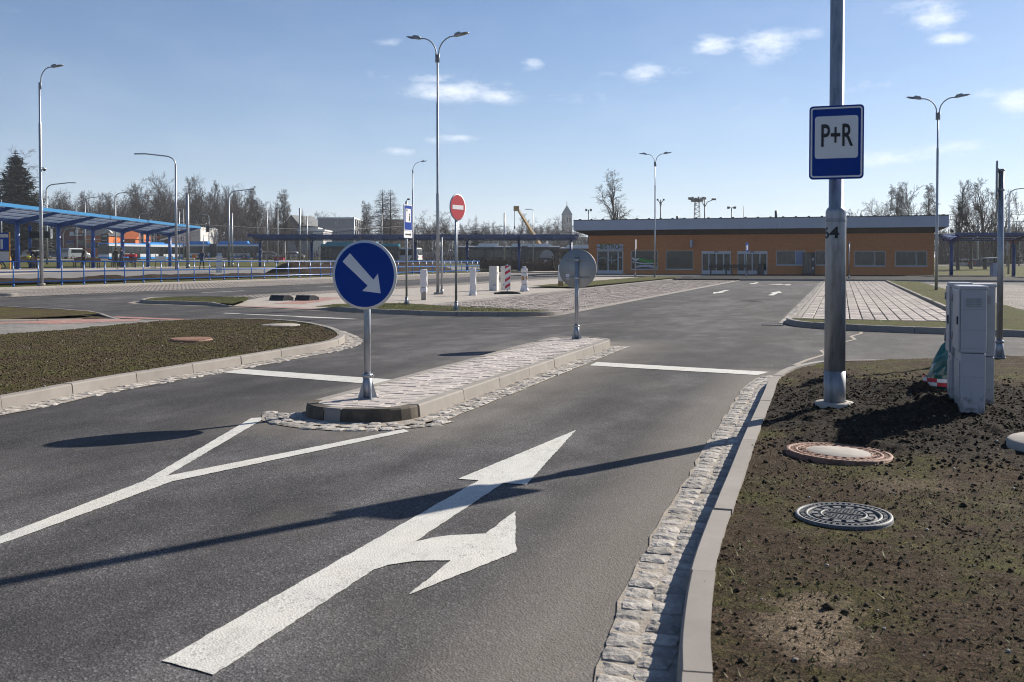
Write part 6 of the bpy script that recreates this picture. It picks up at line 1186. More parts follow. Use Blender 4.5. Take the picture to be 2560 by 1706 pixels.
MB().box(tip[0] - .7, tip[0] + .5, -.35, .35, tip[2] - .7, tip[2] + .35).build('boom_head', CRY, root); MB().tube([(tip[0] - .5, 0, tip[2] - .5), (tip[0] - .5, 0, tip[2] - 4)], .06, 4).box(tip[0] - .65, tip[0] - .35, -.15, .15, tip[2] - 4.6, tip[2] - 4).build('hook_rope', IRON, root)

# ------------------------------------------------------------------ people
SKIN = M('skin', (.38, .22, .15), .6); SHOE = M('shoe', (.06, .055, .05), .6)
def person(label, x, y, z, rz, coat, trouser, hair, pose='stand', long_coat=False, bag=False):
    root = thing('person', label, 'person', (x, y, z), rz, 'people at the bus station')
    P = {'pel': (0, 0, .93), 'bel': (0, 0, 1.1), 'che': (0, .01, 1.33), 'nec': (0, 0, 1.49), 'hd0': (0, -.02, 1.57), 'hd1': (0, -.02, 1.70)}
    for s, n in ((-1, 'l'), (1, 'r')): P.update({n + 'sh': (s * .18, 0, 1.42), n + 'el': (s * .245, .03, 1.15), n + 'wr': (s * .23, -.07, .93), n + 'ha': (s * .22, -.10, .83), n + 'hip': (s * .09, 0, .88), n + 'kn': (s * .10, -.03, .49), n + 'an': (s * .10, .02, .09), n + 'to': (s * .11, -.13, .04)})
    if pose == 'walk':
        for s, n in ((1, 'l'), (-1, 'r')): P[n + 'kn'] = (P[n + 'kn'][0], -.14 * s - .04, .50); P[n + 'an'] = (P[n + 'an'][0], -.30 * s + .06, .10 if s > 0 else .16); P[n + 'to'] = (P[n + 'to'][0], -.30 * s - .10, .05); P[n + 'el'] = (P[n + 'el'][0], .12 * s, 1.16); P[n + 'wr'] = (P[n + 'wr'][0], .14 * s - .10, .95); P[n + 'ha'] = (P[n + 'ha'][0], .15 * s - .15, .86)
    if pose == 'sit':
        dz = -.44
        for k in ('pel', 'bel', 'che', 'nec', 'hd0', 'hd1'): P[k] = (P[k][0], P[k][1] + .02, P[k][2] + dz)
        for n in 'lr': P[n + 'sh'] = (*P[n + 'sh'][:2], 1.42 + dz); P[n + 'el'] = (P[n + 'el'][0], -.05, 1.14 + dz); P[n + 'wr'] = (P[n + 'wr'][0] * .7, -.28, 1.06 + dz); P[n + 'ha'] = (P[n + 'ha'][0] * .6, -.36, 1.05 + dz); P[n + 'hip'] = (P[n + 'hip'][0], -.02, .47); P[n + 'kn'] = (P[n + 'kn'][0], -.44, .49); P[n + 'an'] = (P[n + 'an'][0], -.42, .09); P[n + 'to'] = (P[n + 'to'][0], -.56, .04)
    if pose == 'reach': P['rel'] = (.32, -.16, 1.2); P['rwr'] = (.42, -.34, 1.02); P['rha'] = (.46, -.42, .98)
    if pose == 'lean':
        for k in ('che', 'nec', 'hd0', 'hd1', 'lsh', 'rsh'): P[k] = (P[k][0], P[k][1] - .22 * (P[k][2] - .9) * 2, P[k][2] - .1)
        for n in 'lr': P[n + 'el'] = (P[n + 'el'][0], -.22, 1.08); P[n + 'wr'] = (P[n + 'wr'][0] * .7, -.42, .92); P[n + 'ha'] = (P[n + 'ha'][0] * .6, -.48, .88)
    R = {'pel': .145, 'bel': .135, 'che': .155, 'nec': .055, 'hd0': .082, 'hd1': .088}
    for n in 'lr': R.update({n + 'sh': .072, n + 'el': .050, n + 'wr': .036, n + 'ha': .032, n + 'hip': .088, n + 'kn': .062, n + 'an': .045, n + 'to': .042})
    if long_coat: R.update({'pel': .17, 'lhip': .13, 'rhip': .13, 'lkn': .11, 'rkn': .11})
    E_ = [('pel', 'bel'), ('bel', 'che'), ('che', 'nec'), ('nec', 'hd0'), ('hd0', 'hd1')]
    for n in 'lr': E_ += [('che', n + 'sh'), (n + 'sh', n + 'el'), (n + 'el', n + 'wr'), (n + 'wr', n + 'ha'), ('pel', n + 'hip'), (n + 'hip', n + 'kn'), (n + 'kn', n + 'an'), (n + 'an', n + 'to')]
    ks = list(P); me = bpy.data.meshes.new('body'); me.from_pydata([P[k] for k in ks], [(ks.index(a), ks.index(b)) for a, b in E_], []); o = obj('body', me, None)
    o.modifiers.new('skin', 'SKIN'); sv = me.skin_vertices[0].data
    for i, k in enumerate(ks): sv[i].radius = (R[k], R[k] * (.72 if k in ('pel', 'bel', 'che') else 1)); sv[i].use_root = (k == 'pel')
    o.modifiers.new('sub', 'SUBSURF').levels = 1; o.modifiers['sub'].render_levels = 1
    bpy.context.view_layer.update(); m2 = bpy.data.meshes.new_from_object(o.evaluated_get(bpy.context.evaluated_depsgraph_get())); o.modifiers.clear(); o.data = m2; o.parent = root
    for mt_ in (coat, trouser, SKIN, SHOE): m2.materials.append(mt_)
    hz = P['nec'][2]; pz = P['pel'][2]; hands = [Vector(P['lha']), Vector(P['rha'])]
    for f in m2.polygons:
        c = f.center; f.use_smooth = True
        f.material_index = 2 if c.z > hz or min((c - h).length for h in hands) < .06 else 3 if c.z < .11 else 1 if (c.z < (pz - .12 if not long_coat else .42) if pose != 'sit' else (c.z < .56 and c.y < -.06 or c.z < .4)) else 0
    hd = P['hd1']; MB().lathe([(0, .115), (.06, .10), (.098, .03), (.10, -.04), (.085, -.10)], 14, (hd[0], hd[1] + .018, hd[2])).build('hair', hair, root)
    if bag: bevel(MB().box(-.16, .16, .10, .24, 1.02, 1.42).build('backpack', BLACK, root), .03)
    return root
CK = [M('coat_' + n, c, .8, var=.2) for n, c in (('black', (.012, .012, .014)), ('dark', (.02, .022, .03)), ('olive', (.05, .045, .03)), ('blue', (.03, .05, .10)), ('grey', (.10, .10, .11)))]; YV = M('coat_yellow', (.55, .55, .06), .7); HB = M('hair_dark', (.02, .014, .01), .7); HG = M('hair_brown', (.10, .055, .03), .7)
def pp(px, d, h=None): x, y = spot(px, d); return x, y, (.70 if h is None else h)
T = math.pi
person('man in a dark jacket walking at the left edge of the platform', *pp(5, 77), YAW - T / 2, CK[1], CK[0], HB, 'walk'); person('dark clothed person standing left of the first canopy bench', *pp(37, 80), YAW + .4, CK[0], CK[1], HB, 'stand', True)
person('seated person in a bright yellow vest on the platform', *pp(72, 80), YAW + T * .4, YV, CK[3], HG, 'sit'); person('dark person leaning forward beside the camera lamp post', *pp(90, 82), YAW - T / 2, CK[0], CK[0], HB, 'lean', False, True)
person('woman in a long black coat standing with one arm held out', *pp(210, 86), YAW - .5, CK[0], CK[0], HB, 'reach', True); person('man in an olive jacket, the left of two standing together', *pp(291, 88), YAW + .3, CK[2], CK[0], HB, 'stand'); person('person in a blue jacket, the right of two standing together', *pp(304.5, 89), YAW - .4, CK[3], CK[1], HB, 'walk', False, True)
person('person in a grey jacket seated on the bench by the red bin', *pp(329, 93), YAW + T, CK[4], CK[0], HB, 'sit'); x, y = spot(505, 88); person('man in a blue jacket walking away behind the railing', x, y, zt(x, y) + .05, YAW + T, CK[3], CK[0], HB, 'walk')
x, y = spot(1382, 116); person('person in black walking along the bare hedge near the station', x, y, .10, YAW - T / 2, CK[0], CK[0], HB, 'walk')

# ------------------------------------------------------------------ houses and far buildings
def house(label, px, d, rz, w, dep, h, wallm, roofm=None, rh=0, wins=(), cat='building', name='house', group=None, z=None, side_wins=()):
    x, y = spot(px, d); z = zt(x, y) if z is None else z; root = thing(name, label, cat, (x, y, z), rz, group); MB().box(-w / 2, w / 2, 0, dep, -1, h).build('wall', wallm, root)
    if rh: 
        r = MB().side([(-.4, h), (dep + .4, h), (dep / 2, h + rh)], -w / 2 - .3, w / 2 + .3).build('roof', roofm, root)
    elif roofm: MB().box(-w / 2 - .15, w / 2 + .15, -.15, dep + .15, h, h + .35).build('roof', roofm, root)
    for wx, wz, ww, wh in wins: f = MB().box(wx - ww / 2 - .08, wx + ww / 2 + .08, -.04, .02, wz - wh / 2 - .08, wz + wh / 2 + .08).build('window', WPAINT, root); MB().box(wx - ww / 2, wx + ww / 2, -.05, -.01, wz - wh / 2, wz + wh / 2).build('pane', GLASS, f)
    for wy, wz, ww, wh in side_wins: f = MB().box(w / 2 - .02, w / 2 + .04, wy - ww / 2 - .08, wy + ww / 2 + .08, wz - wh / 2 - .08, wz + wh / 2 + .08).build('window', WPAINT, root); MB().box(w / 2 + .01, w / 2 + .05, wy - ww / 2, wy + ww / 2, wz - wh / 2, wz + wh / 2).build('pane', GLASS, f)
    return root
def mpp(d): return d / FPX
# orange shop with slate roof, red shop, white shop
d = 235; s = mpp(d); x, y = spot(240, d); z = zt(x, y)
o = house('orange rendered shop with a grey slate roof behind the platform', 240, d, YAW, 52 * s, 12, zof(590, d) - z, ORANGE, SLATE, 3.6, [(-18 * s, zof(614, d) - z, 1.5, 1.2), (-4 * s, zof(614, d) - z, 1.5, 1.2), (7 * s, zof(614, d) - z, 1.5, 1.2)]); MB().box(15 * s, 33 * s, -.3, -.05, zof(608, d) - z, zof(586, d) - z).build('sign_board', BLACK, o); MB().box(-26 * s, 15 * s, -.1, -.03, zof(600, d) - z, zof(599, d) - z).build('stripe', WPAINT, o); MB().box(17 * s, 30 * s, -.36, -.31, zof(592, d) - z, zof(589, d) - z).box(18 * s, 29 * s, -.36, -.31, zof(602, d) - z, zof(600.5, d) - z).build('sign_print', WPAINT, o)
gp_ = (23 * s, 34 * s, 43 * s); MB().tube([(gp_[0], -.5, zof(585, d) - z), (gp_[1], -.5, zof(575, d) - z), (gp_[2], -.5, zof(585, d) - z)], .3, 4).build('gable_trim', WPAINT, o)
house('small orange gabled annex right of the orange shop', 322, d - 4, YAW, 34 * s, 10, zof(598, d) - z, ORANGE, ORANGE, 2.2)
d = 240; s = mpp(d); x, y = spot(182, d); z = zt(x, y)
o = house('dark red shop with a black EURONICS board and white canopy', 182, d, YAW, 66 * s, 12, zof(580, d) - z, DRED, DRED, 0); MB().box(6 * s, 41 * s, -.5, -.1, zof(586.5, d) - z, zof(575, d) - z).build('sign_board', BLACK, o)
lettering('lettering', 'EUR NICS', 1.02, WPAINT, o, (23 * s, -.53, zof(580.5, d) - z), (math.pi / 2, 0, 0), .62, .03); MB().plate(circ(.42, 18), -.56, -.52).build('orange_dot', M('dot', (.65, .2, .08), .5), o, (22.8 * s, 0, zof(580.5, d) - z)); MB().plate([(-6 * s, zof(590, d) - z), (-4 * s, zof(580, d) - z), (5 * s, zof(580, d) - z), (5 * s, zof(587, d) - z), (28 * s, zof(587, d) - z), (28 * s, zof(590, d) - z)], -.45, -.12).build('white_canopy', WPAINT, o)
f = MB().box(-16 * s, 4 * s, -.05, .0, zof(623, d) - z, zof(601, d) - z).build('shop_window', GLASS, o); MB().box(-15.5 * s, 3.5 * s, -.09, -.055, zof(607, d) - z, zof(602.5, d) - z).build('blue_sign', SIGNB, f)
f = MB().box(13 * s, 29 * s, -.05, .0, zof(612, d) - z, zof(601, d) - z).build('shop_window', CURT, o)
d = 246; s = mpp(d); x, y = spot(465, d); z = zt(x, y)
o = house('white cube shaped shop with QT lettering and red trim beyond the canopy end', 465, d, YAW, 74 * s, 14, zof(572, d) - z, WHITEW, WHITEW, 0, [(k * 6 * s - 28 * s, zof(588 + 8 * (k % 2), d) - z, 3.5 * s, 5 * s) for k in range(7)]); lettering('lettering', 'QT', 16 * s, CABG, o, (24 * s, -.06, zof(586, d) - z), (math.pi / 2, 0, 0), .85, -.02); MB().box(-34 * s, 10 * s, -.3, -.06, zof(576, d) - z, zof(573, d) - z).build('red_trim', RED, o); MB().box(8 * s, 11 * s, -.3, -.06, zof(606, d) - z, zof(577, d) - z).build('red_trim', RED, o)
for px, lab in ((352, 'tall banner with dark and orange print right of the orange annex'), (378, 'tall banner left of the white QT shop'), (392, 'red and black banner closest to the QT shop')):
    x, y = spot(px, 225); z = zt(x, y); root = thing('advertising_banner', lab, 'banner', (x, y, z), YAW); MB().cyl((0, 0, 0), (0, 0, 6.6), .07, n=8).build('pole', STEEL, root); MB().box(.08, .75, -.02, .02, 2.9, 6.5).build('cloth', WPAINT if px != 392 else DRED, root); MB().box(.14, .7, -.03, .03, 4.8, 6.1).box(.2, .6, -.03, .03, 3.2, 4.1).build('print', BLACK, root); MB().box(.2, .62, -.03, .03, 4.2, 4.7).build('orange_print', ORANGE, root)
# school, small houses
d = 270; s = mpp(d); x, y = spot(840, d); z = zt(x, y); w = 89 * s
W = [(6 * s + k * 4.6 * s, zof(557, d) - z, 2.2 * s, 7 * s) for k in (-1, 0)] + [(6 * s + k * 4.6 * s, zof(582, d) - z, 2.2 * s, 7 * s) for k in (-1, 0)]
SW = [(3.2 + q * 4.4, zz - z, 2.4, 1.9) for q in range(5) for zz in (zof(556, d), zof(584, d))]
o = house('pale flat-roofed school building, its shaded end wall towards the camera', 840, d, YAW + .02, w, 24, zof(547, d) - z, GREYW, WPAINT, 0, W, 'building', 'school', None, None, SW); MB().box(18 * s, 30 * s, 4, 9, zof(546, d) - z, zof(541, d) - z).build('roof_unit', WPAINT, o)
d = 300; s = mpp(d); x, y = spot(982, d); z = zt(x, y)
house('brownish school wing with windows half hidden by the bare larches', 982, d, YAW, 60 * s, 14, zof(552, d) - z, M('brown_render', (.33, .25, .2), .85), SLATE, 0, [(-22 * s + k * 9 * s, zof(q, d) - z, 4 * s, 6 * s) for k in range(6) for q in (560, 575)])
d = 285; s = mpp(d); x, y = spot(776, d); z = zt(x, y); house('blue gabled house with a dark roof next to the spruce', 776, d, YAW + 1.25, 12, 42 * s, zof(566, d) - z, M('blue_render', (.10, .17, .30), .85), SLATE, 3.0)
house('wide dark roofed house behind the birches', 735, 300, YAW, 70 * mpp(300), 10, 5.5, GREYW, SLATE, 3.8)
d = 240; s = mpp(d); x, y = spot(760, d); z = zt(x, y); o = house('low grey flat-roofed hall with a sunlit white end', 765, d, YAW, 92 * s, 10, zof(578, d) - z, GREYW, WPAINT, 0); MB().box(20 * s, 46.5 * s, -1.2, -.02, -1, zof(581, d) - z).build('white_end', WHITEW, o); MB().box(-10 * s, 30 * s, .5, 6, zof(577.4, d) - z, zof(569, d) - z).build('upper_storey', WHITEW, o)
# church tower
d = 640; s = mpp(d); x, y = spot(1417, d); z = zt(x, y); hw = 9.5 * s; zt0 = zof(538, d) - z; HZ = M('hazy_stone', (.32, .30, .29), .9); HR = M('copper_roof', (.10, .15, .17), .7); root = thing('church', 'distant church tower with a pointed green-grey spire', 'church', (x, y, z), YAW + .45)
MB().box(-hw, hw, -hw, hw, -2, zt0).build('tower', HZ, root); mb = MB(); b = [(-hw * 1.12, -hw * 1.12), (hw * 1.12, -hw * 1.12), (hw * 1.12, hw * 1.12), (-hw * 1.12, hw * 1.12)]; z1 = zof(528, d) - z; z2 = zof(513, d) - z
mb.add([(x_, y_, zt0) for x_, y_ in b] + [(x_ * .62, y_ * .62, z1) for x_, y_ in b] + [(0, 0, z2)], [(0, 1, 5, 4), (1, 2, 6, 5), (2, 3, 7, 6), (3, 0, 4, 7), (4, 5, 8), (5, 6, 8), (6, 7, 8), (7, 4, 8)]); mb.build('spire', HR, root); MB().cyl((0, 0, z2 - 1), (0, 0, zof(504, d) - z), .18, n=6).build('finial', IRON, root)
for q in (-1, 1): MB().box(q * hw * .4 - .5, q * hw * .4 + .5, -hw - .06, -hw + .05, zt0 - 5, zt0 - 1.8).build('window', BLACK, root)
MB().box(hw + .01, hw + 22, -5, 5, -2, zt0 * .45).build('nave', HZ, root)
# pale boundary walls
for px0, px1, d, py0, lab in ((1030, 1142, 190, 632, 'long pale boundary wall left of the black bus'), (2390, 2720, 170, 645, 'long grey wall behind the cars at the right')):
    s = mpp(d); x, y = spot((px0 + px1) / 2, d); z = zt(x, y) if px0 < 2000 else .2; root = thing('boundary_wall', lab, 'wall', (x, y, z), YAW); w = (px1 - px0) * s; n = 8; h = max(1.6, zof(py0, d) - z)
    for k in range(n): MB().box(-w / 2 + w * k / n + .02, -w / 2 + w * (k + 1) / n - .02, 0, .15, -.3, h).build('wall_panel', CABG, root)
# ------------------------------------------------------------------ trees
BARK = M('bark', (.075, .062, .05), .9, var=.3, vs=4); TWIG = M('twigs', (.075, .060, .053), .9, var=.25, vs=.4); TWIGR = M('reddish_twigs', (.095, .070, .062), .9, var=.25, vs=.4); BIRCHB = M('birch_bark', (.42, .40, .37), .8, var=.4, vs=5); NEED = M('needles', (.012, .022, .010), .8, var=.5, vs=.7); MIST = M('mistletoe', (.03, .035, .015), .9, var=.4)
def perp(d): return d.cross(Vector((0, 0, 1)) if abs(d.z) < .9 else Vector((1, 0, 0))).normalized()
def bare_tree(seed, H, style):
    r = random.Random(seed); tr, cr = MB(), MB()
    # per level: children, spread angle, length of a child relative to its parent
    S = {'oak': dict(n=(8, 9, 7, 6), ang=(.72, .72, .72, .75), len=(1.22, .46, .50, .52), droop=0, up=.09, trunk=.42, f0=.55), 'birch': dict(n=(18, 8, 6, 5), ang=(.55, .6, .8, .7), len=(.34, .55, .65, .8), droop=.6, up=.16, trunk=.96, f0=.2),
         'airy': dict(n=(15, 6, 5, 4), ang=(.42, .5, .6, .7), len=(.44, .50, .52, .7), droop=.30, up=.20, trunk=.93, f0=.16),
         'tall': dict(n=(14, 8, 6, 5), ang=(.50, .55, .6, .7), len=(.42, .48, .50, .52), droop=0, up=.26, trunk=.95, f0=.32), 'shrub': dict(n=(9, 9, 6, 5), ang=(.42, .45, .5, .6), len=(.62, .48, .5, .5), droop=0, up=.18, trunk=.9, f0=.05)}[style]
    RM = .010 if style == 'airy' else .011
    def grow(p, d, L, rad, lev):
        ns = (8, 6, 4, 3, 2)[lev]; pts = [p]; rs = [rad]; dd = d.copy(); cur = p.copy(); tap = .45 if (lev == 0 and style == 'oak') else .85
        for i in range(ns):
            w = (.05, .15, .2, .24, .28)[lev]; dd = dd + Vector((r.gauss(0, w), r.gauss(0, w), r.gauss(0, w * .7)))
            if lev: dd.z += S['up'] * (1 if lev < 2 else .4) - (S['droop'] * (.25 if lev == 2 else .8 if lev > 2 else 0))
            dd.normalize(); cur = cur + dd * (L / ns); pts.append(cur.copy()); rs.append(max(rad * (1 - tap * (i + 1) / ns), RM))
        (tr if lev == 0 or (lev == 1 and style == 'shrub') else cr).tube(pts, rs, (7, 5, 3, 3, 3)[lev], 0, False, lev < 2)
        if lev == 4: return
        n = S['n'][lev]; f0 = S['f0'] if lev == 0 else .22
        for k in range(n):
            f = min(f0 + (1 - f0) * (k + r.random() * .8) / n, .995); i = min(int(f * ns), ns - 1); q = pts[i].lerp(pts[i + 1], f * ns - i); ax = (pts[i + 1] - pts[i]).normalized(); a = perp(ax); b = ax.cross(a); t = r.random() * 6.28 if lev else k * 2.4 + r.random()
            side_ = a * math.cos(t) + b * math.sin(t); an = S['ang'][lev] * r.uniform(.6, 1.25); nd_ = ax * math.cos(an) + side_ * math.sin(an); LL = L * S['len'][lev] * r.uniform(.7, 1.15)
            if lev == 0 and style != 'oak': LL *= 1 - .55 * (f - f0) / (1 - f0)
            elif lev: LL *= 1.1 - .45 * f
            grow(q, nd_, LL, max(RM, rs[i] * r.uniform(.5, .68)), lev + 1)
    if style == 'shrub':
        for k in range(5): a = k * 1.256 + r.random(); grow(Vector((.4 * math.cos(a), .4 * math.sin(a), 0)), Vector((.28 * math.cos(a), .28 * math.sin(a), 1)).normalized(), H * r.uniform(.65, .9), H * .013, 1)
        tr.tube([(0, 0, -.3), (0, 0, .4)], [H * .02, H * .015], 6)
    else: grow(Vector((0, 0, -.2)), Vector((0, 0, 1)), H * S['trunk'], H * .021, 0)
    return tr, cr
def conifer(seed, H, W, dense=9, wide=1.0):
    r = random.Random(seed); tr, cr = MB().tube([(0, 0, -.2), (0, 0, H)], [H * .016, .02], 7), MB(); z = H * .08
    while z < H:
        t = z / H; L = W * (1 - t) ** .8 * r.uniform(.75, 1.1) + .15; n = dense
        for k in range(n):
            a = 6.283 * k / n + r.random(); l = L * r.uniform(.7, 1.1); dz = -.22 * l * r.uniform(.4, 1.3)
            for q in range(7):
                f = (q + .6) / 7; c, s = math.cos(a), math.sin(a); x, y, zz = c * l * f, s * l * f, z + dz * f * f + .10 * l * f; w = (.34 + .38 * (1 - f)) * min(1.3, l * .5) * wide; 
                for _ in range(3):
                    b = r.random() * 6.28; e = r.uniform(-.5, .3) * w; cr.add([(x, y, zz), (x + w * math.cos(b), y + w * math.sin(b), zz + e), (x + w * .7 * math.cos(b + .6), y + w * .7 * math.sin(b + .6), zz + e * .6 - .1 * w)], [(0, 1, 2)])
        z += H * .022 * r.uniform(.8, 1.2)
    return tr, cr
def larch(seed, H):
    r = random.Random(seed); tr, cr = MB().tube([(0, 0, -.2), (r.uniform(-.1, .1), 0, H * .5), (0, 0, H)], [H * .017, H * .010, .02], 7), MB(); z = H * .16
    while z < H * .985:
        t = z / H; L = H * .20 * (1 - t) ** .7 * r.uniform(.6, 1.15) + .2
        for k in range(6):
            a = k * 1.05 + r.random(); p0 = Vector((0, 0, z)); p1 = Vector((L * .5 * math.cos(a), L * .5 * math.sin(a), z - .02 * L)); p2 = Vector((L * math.cos(a), L * math.sin(a), z - .12 * L + .1)); cr.tube([p0, p1, p2], [.035, .025, .014], 3, 0, False, False)
            for q in range(9): f = r.uniform(.2, 1); p = p0.lerp(p2, f); b = a + r.choice((-1, 1)) * r.uniform(.5, 1.3); l = r.uniform(.25, .75) * min(1, L * .5); cr.tube([p, p + Vector((l * math.cos(b), l * math.sin(b), r.uniform(-.35, .12) * l * 2))], [.022, .013], 3, 0, False, False)
        z += H * .017
    return tr, cr
TM = {}
for key, args, b_, t_ in (('oak1', (1, 15, 'oak'), BARK, TWIG), ('oak2', (2, 15, 'oak'), BARK, TWIGR), ('tall1', (3, 17, 'tall'), BARK, TWIG), ('tall2', (4, 17, 'tall'), BARK, TWIGR), ('birch1', (5, 15, 'birch'), BIRCHB, TWIGR), ('birch2', (6, 15, 'birch'), BIRCHB, TWIG), ('birch3', (21, 15, 'airy'), BIRCHB, TWIG), ('shrub1', (7, 8, 'shrub'), BARK, TWIGR), ('shrub2', (8, 8, 'shrub'), BARK, TWIG)):
    tr, cr = bare_tree(*args); TM[key] = (tr.mesh('trunk', b_), cr.mesh('crown', t_), max(v[2] for v in cr.v + tr.v))
for key, fn, args in (('spruce', conifer, (9, 14, 3.2)), ('pine', conifer, (10, 15, 5.4, 13, 1.7)), ('larch1', larch, (11, 16)), ('larch2', larch, (12, 16))):
    tr, cr = fn(*args); TM[key] = (tr.mesh('trunk', BARK), cr.mesh('crown', NEED if fn is conifer else TWIGR), args[1])
def tree(key, px, d, top, label, group, sx=1.0, rz=None, mist=()):
    if group.startswith(GW) and d < 275 and px < 640: d += 32
    if key.startswith('oak'): sx *= 1.3
    if key.startswith('larch'): sx *= 1.7
    x, y = spot(px, d); z = zt(x, y) - .1; tm, cm, h = TM[key]; s = (zof(top, d) - z) / h; root = thing('spruce_tree' if key in ('spruce', 'pine') else 'larch_tree' if key.startswith('larch') else 'birch_tree' if key.startswith('birch') else 'bare_tree', label, 'tree', (x, y, z), RND.random() * 6.28 if rz is None else rz, group); root.scale = (s * sx, s * sx, s)
    obj('trunk', tm, root); obj('crown', cm, root)
    for mx, mz, mr in mist:
        mb = MB(); rr = random.Random(int(mx * 100 + mz * 10))
        for _ in range(60): a, b, l = rr.random() * 6.28, rr.uniform(-1, 1), mr * rr.uniform(.8, 1.1); c = math.sqrt(1 - b * b); mb.tube([(0, 0, 0), (l * c * math.cos(a), l * c * math.sin(a), l * b)], [.06, .05], 3, 0, False, False)
        o = mb.build('mistletoe', MIST, root, (mx, 0, mz)); 
    return root
GW = 'bare trees of the wood beyond the shops'
# named single trees of the photograph
tree('pine', 42, 205, 376, 'large dark evergreen at the left edge', 'evergreens', 1.2); tree('oak2', 6, 225, 366, 'bare tree at the extreme left behind the dark evergreen', GW, .8)
tree('oak1', 395, 225, 425, 'broad bare tree, tallest of the wood, left of the tall long-armed lamp', GW, .82); tree('oak2', 432, 232, 440, 'bare tree just behind the tall long-armed lamp', GW, .7); tree('tall1', 466, 232, 438, 'slim bare tree right of the tall long-armed lamp', GW, .95); tree('oak1', 507, 225, 433, 'dark trunked broad bare tree in the middle of the wood', GW, .75, 2.2); tree('tall2', 540, 230, 450, 'bare tree right of the dark trunked one', GW, .95); tree('oak2', 568, 228, 458, 'bare tree behind the lamp with its arm to the right', GW, .7, 1.1); tree('tall1', 585, 236, 462, 'thin tree with a nest like clump left of the birches', GW, .8, 3.0)
tree('birch1', 650, 195, 466, 'left one of two drooping birches beyond the trolleybus', 'birches by the bus station', .85); tree('birch2', 712, 190, 474, 'right one of two drooping birches beyond the trolleybus', 'birches by the bus station', .95); tree('spruce', 757, 250, 522, 'small dark spruce by the blue gabled house', 'evergreens', 1.0)
tree('oak1', 797, 320, 525, 'round bare tree above the roof of the blue house', GW, .8, .5); tree('oak2', 842, 330, 527, 'bushy olive tinged tree above the school roof', GW, .9); tree('oak1', 815, 330, 536, 'low bare tree left of the school roof unit', GW, .9, 4)
tree('larch1', 957, 200, 474, 'left and broader one of two tall bare larches', 'bare larches', 1.0); tree('larch2', 977, 195, 474, 'right one of two tall bare larches, next to the blue arrow sign', 'bare larches', .9, 2); tree('birch2', 922, 215, 502, 'leaning bare birch left of the two larches', 'birches by the bus station', .95); tree('birch1', 897, 225, 528, 'small bare birch near the school corner', 'birches by the bus station', 1.0, 4)
tree('oak2', 1068, 215, 524, 'round bare tree between the arrow sign and the tallest lamp', GW, .95, .3); tree('oak1', 1110, 220, 527, 'bare tree right behind the tallest lamp', GW, .85, 1); tree('shrub1', 1040, 230, 552, 'bare bush left of the round bare tree', GW, 1.1); tree('spruce', 1190, 215, 537, 'dark spruce right of the no entry sign', 'evergreens', 1.15); tree('oak2', 1160, 260, 543, 'bare tree left of the dark spruce', GW, .8); tree('oak1', 1220, 270, 551, 'bare tree right of the dark spruce', GW, .8); tree('tall2', 1240, 280, 552, 'slim bare tree left of the trolley pole', GW, .9)
tree('oak1', 1275, 290, 560, 'bare tree under the crane boom', GW, .9, 2); tree('tall1', 1294, 270, 533, 'tall thin bare tree behind the crane boom', GW, 1.0); tree('oak2', 1355, 300, 541, 'grey bare tree right of the crane', GW, 1.1, 3); tree('oak1', 1385, 310, 538, 'grey bare tree left of the church', GW, 1.0, 5); tree('tall2', 1322, 300, 548, 'slim bare tree at the foot of the crane boom', GW, 1.1)
tree('birch3', 1541, 135, 420, 'tall bare birch standing alone behind the station roof', 'birches by the bus station', 1.35, 1.0); tree('shrub2', 1565, 150, 540, 'low bush top above the roof right of the lone birch', GW, 1.0); tree('oak2', 1468, 300, 549, 'low far treetop left of the lone birch', GW, 1.2)
tree('birch2', 2240, 150, 456, 'left half of the bare tree group above the right end of the station roof', 'trees right of the station', 1.0, .4); tree('shrub1', 2270, 150, 452, 'many stemmed bare tree in the middle of the group above the station roof', 'trees right of the station', .85); tree('birch1', 2300, 152, 458, 'right half of the bare tree group above the station roof', 'trees right of the station', .9, 2.4); tree('oak1', 2190, 160, 492, 'lower bare tree left of the group above the station roof', 'trees right of the station', .7); tree('shrub2', 2160, 165, 510, 'small bare bush top at the left of the roof tree group', 'trees right of the station', .9); tree('tall2', 2112, 165, 522, 'small bare tree right of the near lamp post', 'trees right of the station', 1.0)
tree('tall1', 2395, 122, 446, 'tall bare tree with round mistletoe balls right of the station', 'trees right of the station', 1.05, .8, ((.2, 12.6, .55), (.5, 11.2, .6), (-.2, 9.6, .5), (1.6, 10.6, .5), (2.4, 9.5, .6), (-1.8, 8, .4))); tree('oak1', 2428, 128, 466, 'bare tree between the mistletoe tree and the upright one', 'trees right of the station', .8, 2.2, ((2, 9.6, .6), (-1, 11, .5))); tree('tall2', 2462, 124, 442, 'upright bare tree left of the edge-on sign', 'trees right of the station', 1.15, 1.9); tree('shrub1', 2490, 126, 456, 'fan shaped bare tree partly behind the edge-on sign', 'trees right of the station', .9, .4); tree('spruce', 2533, 150, 562, 'small dark conifer at the right edge above the canopy', 'evergreens', 1.3)
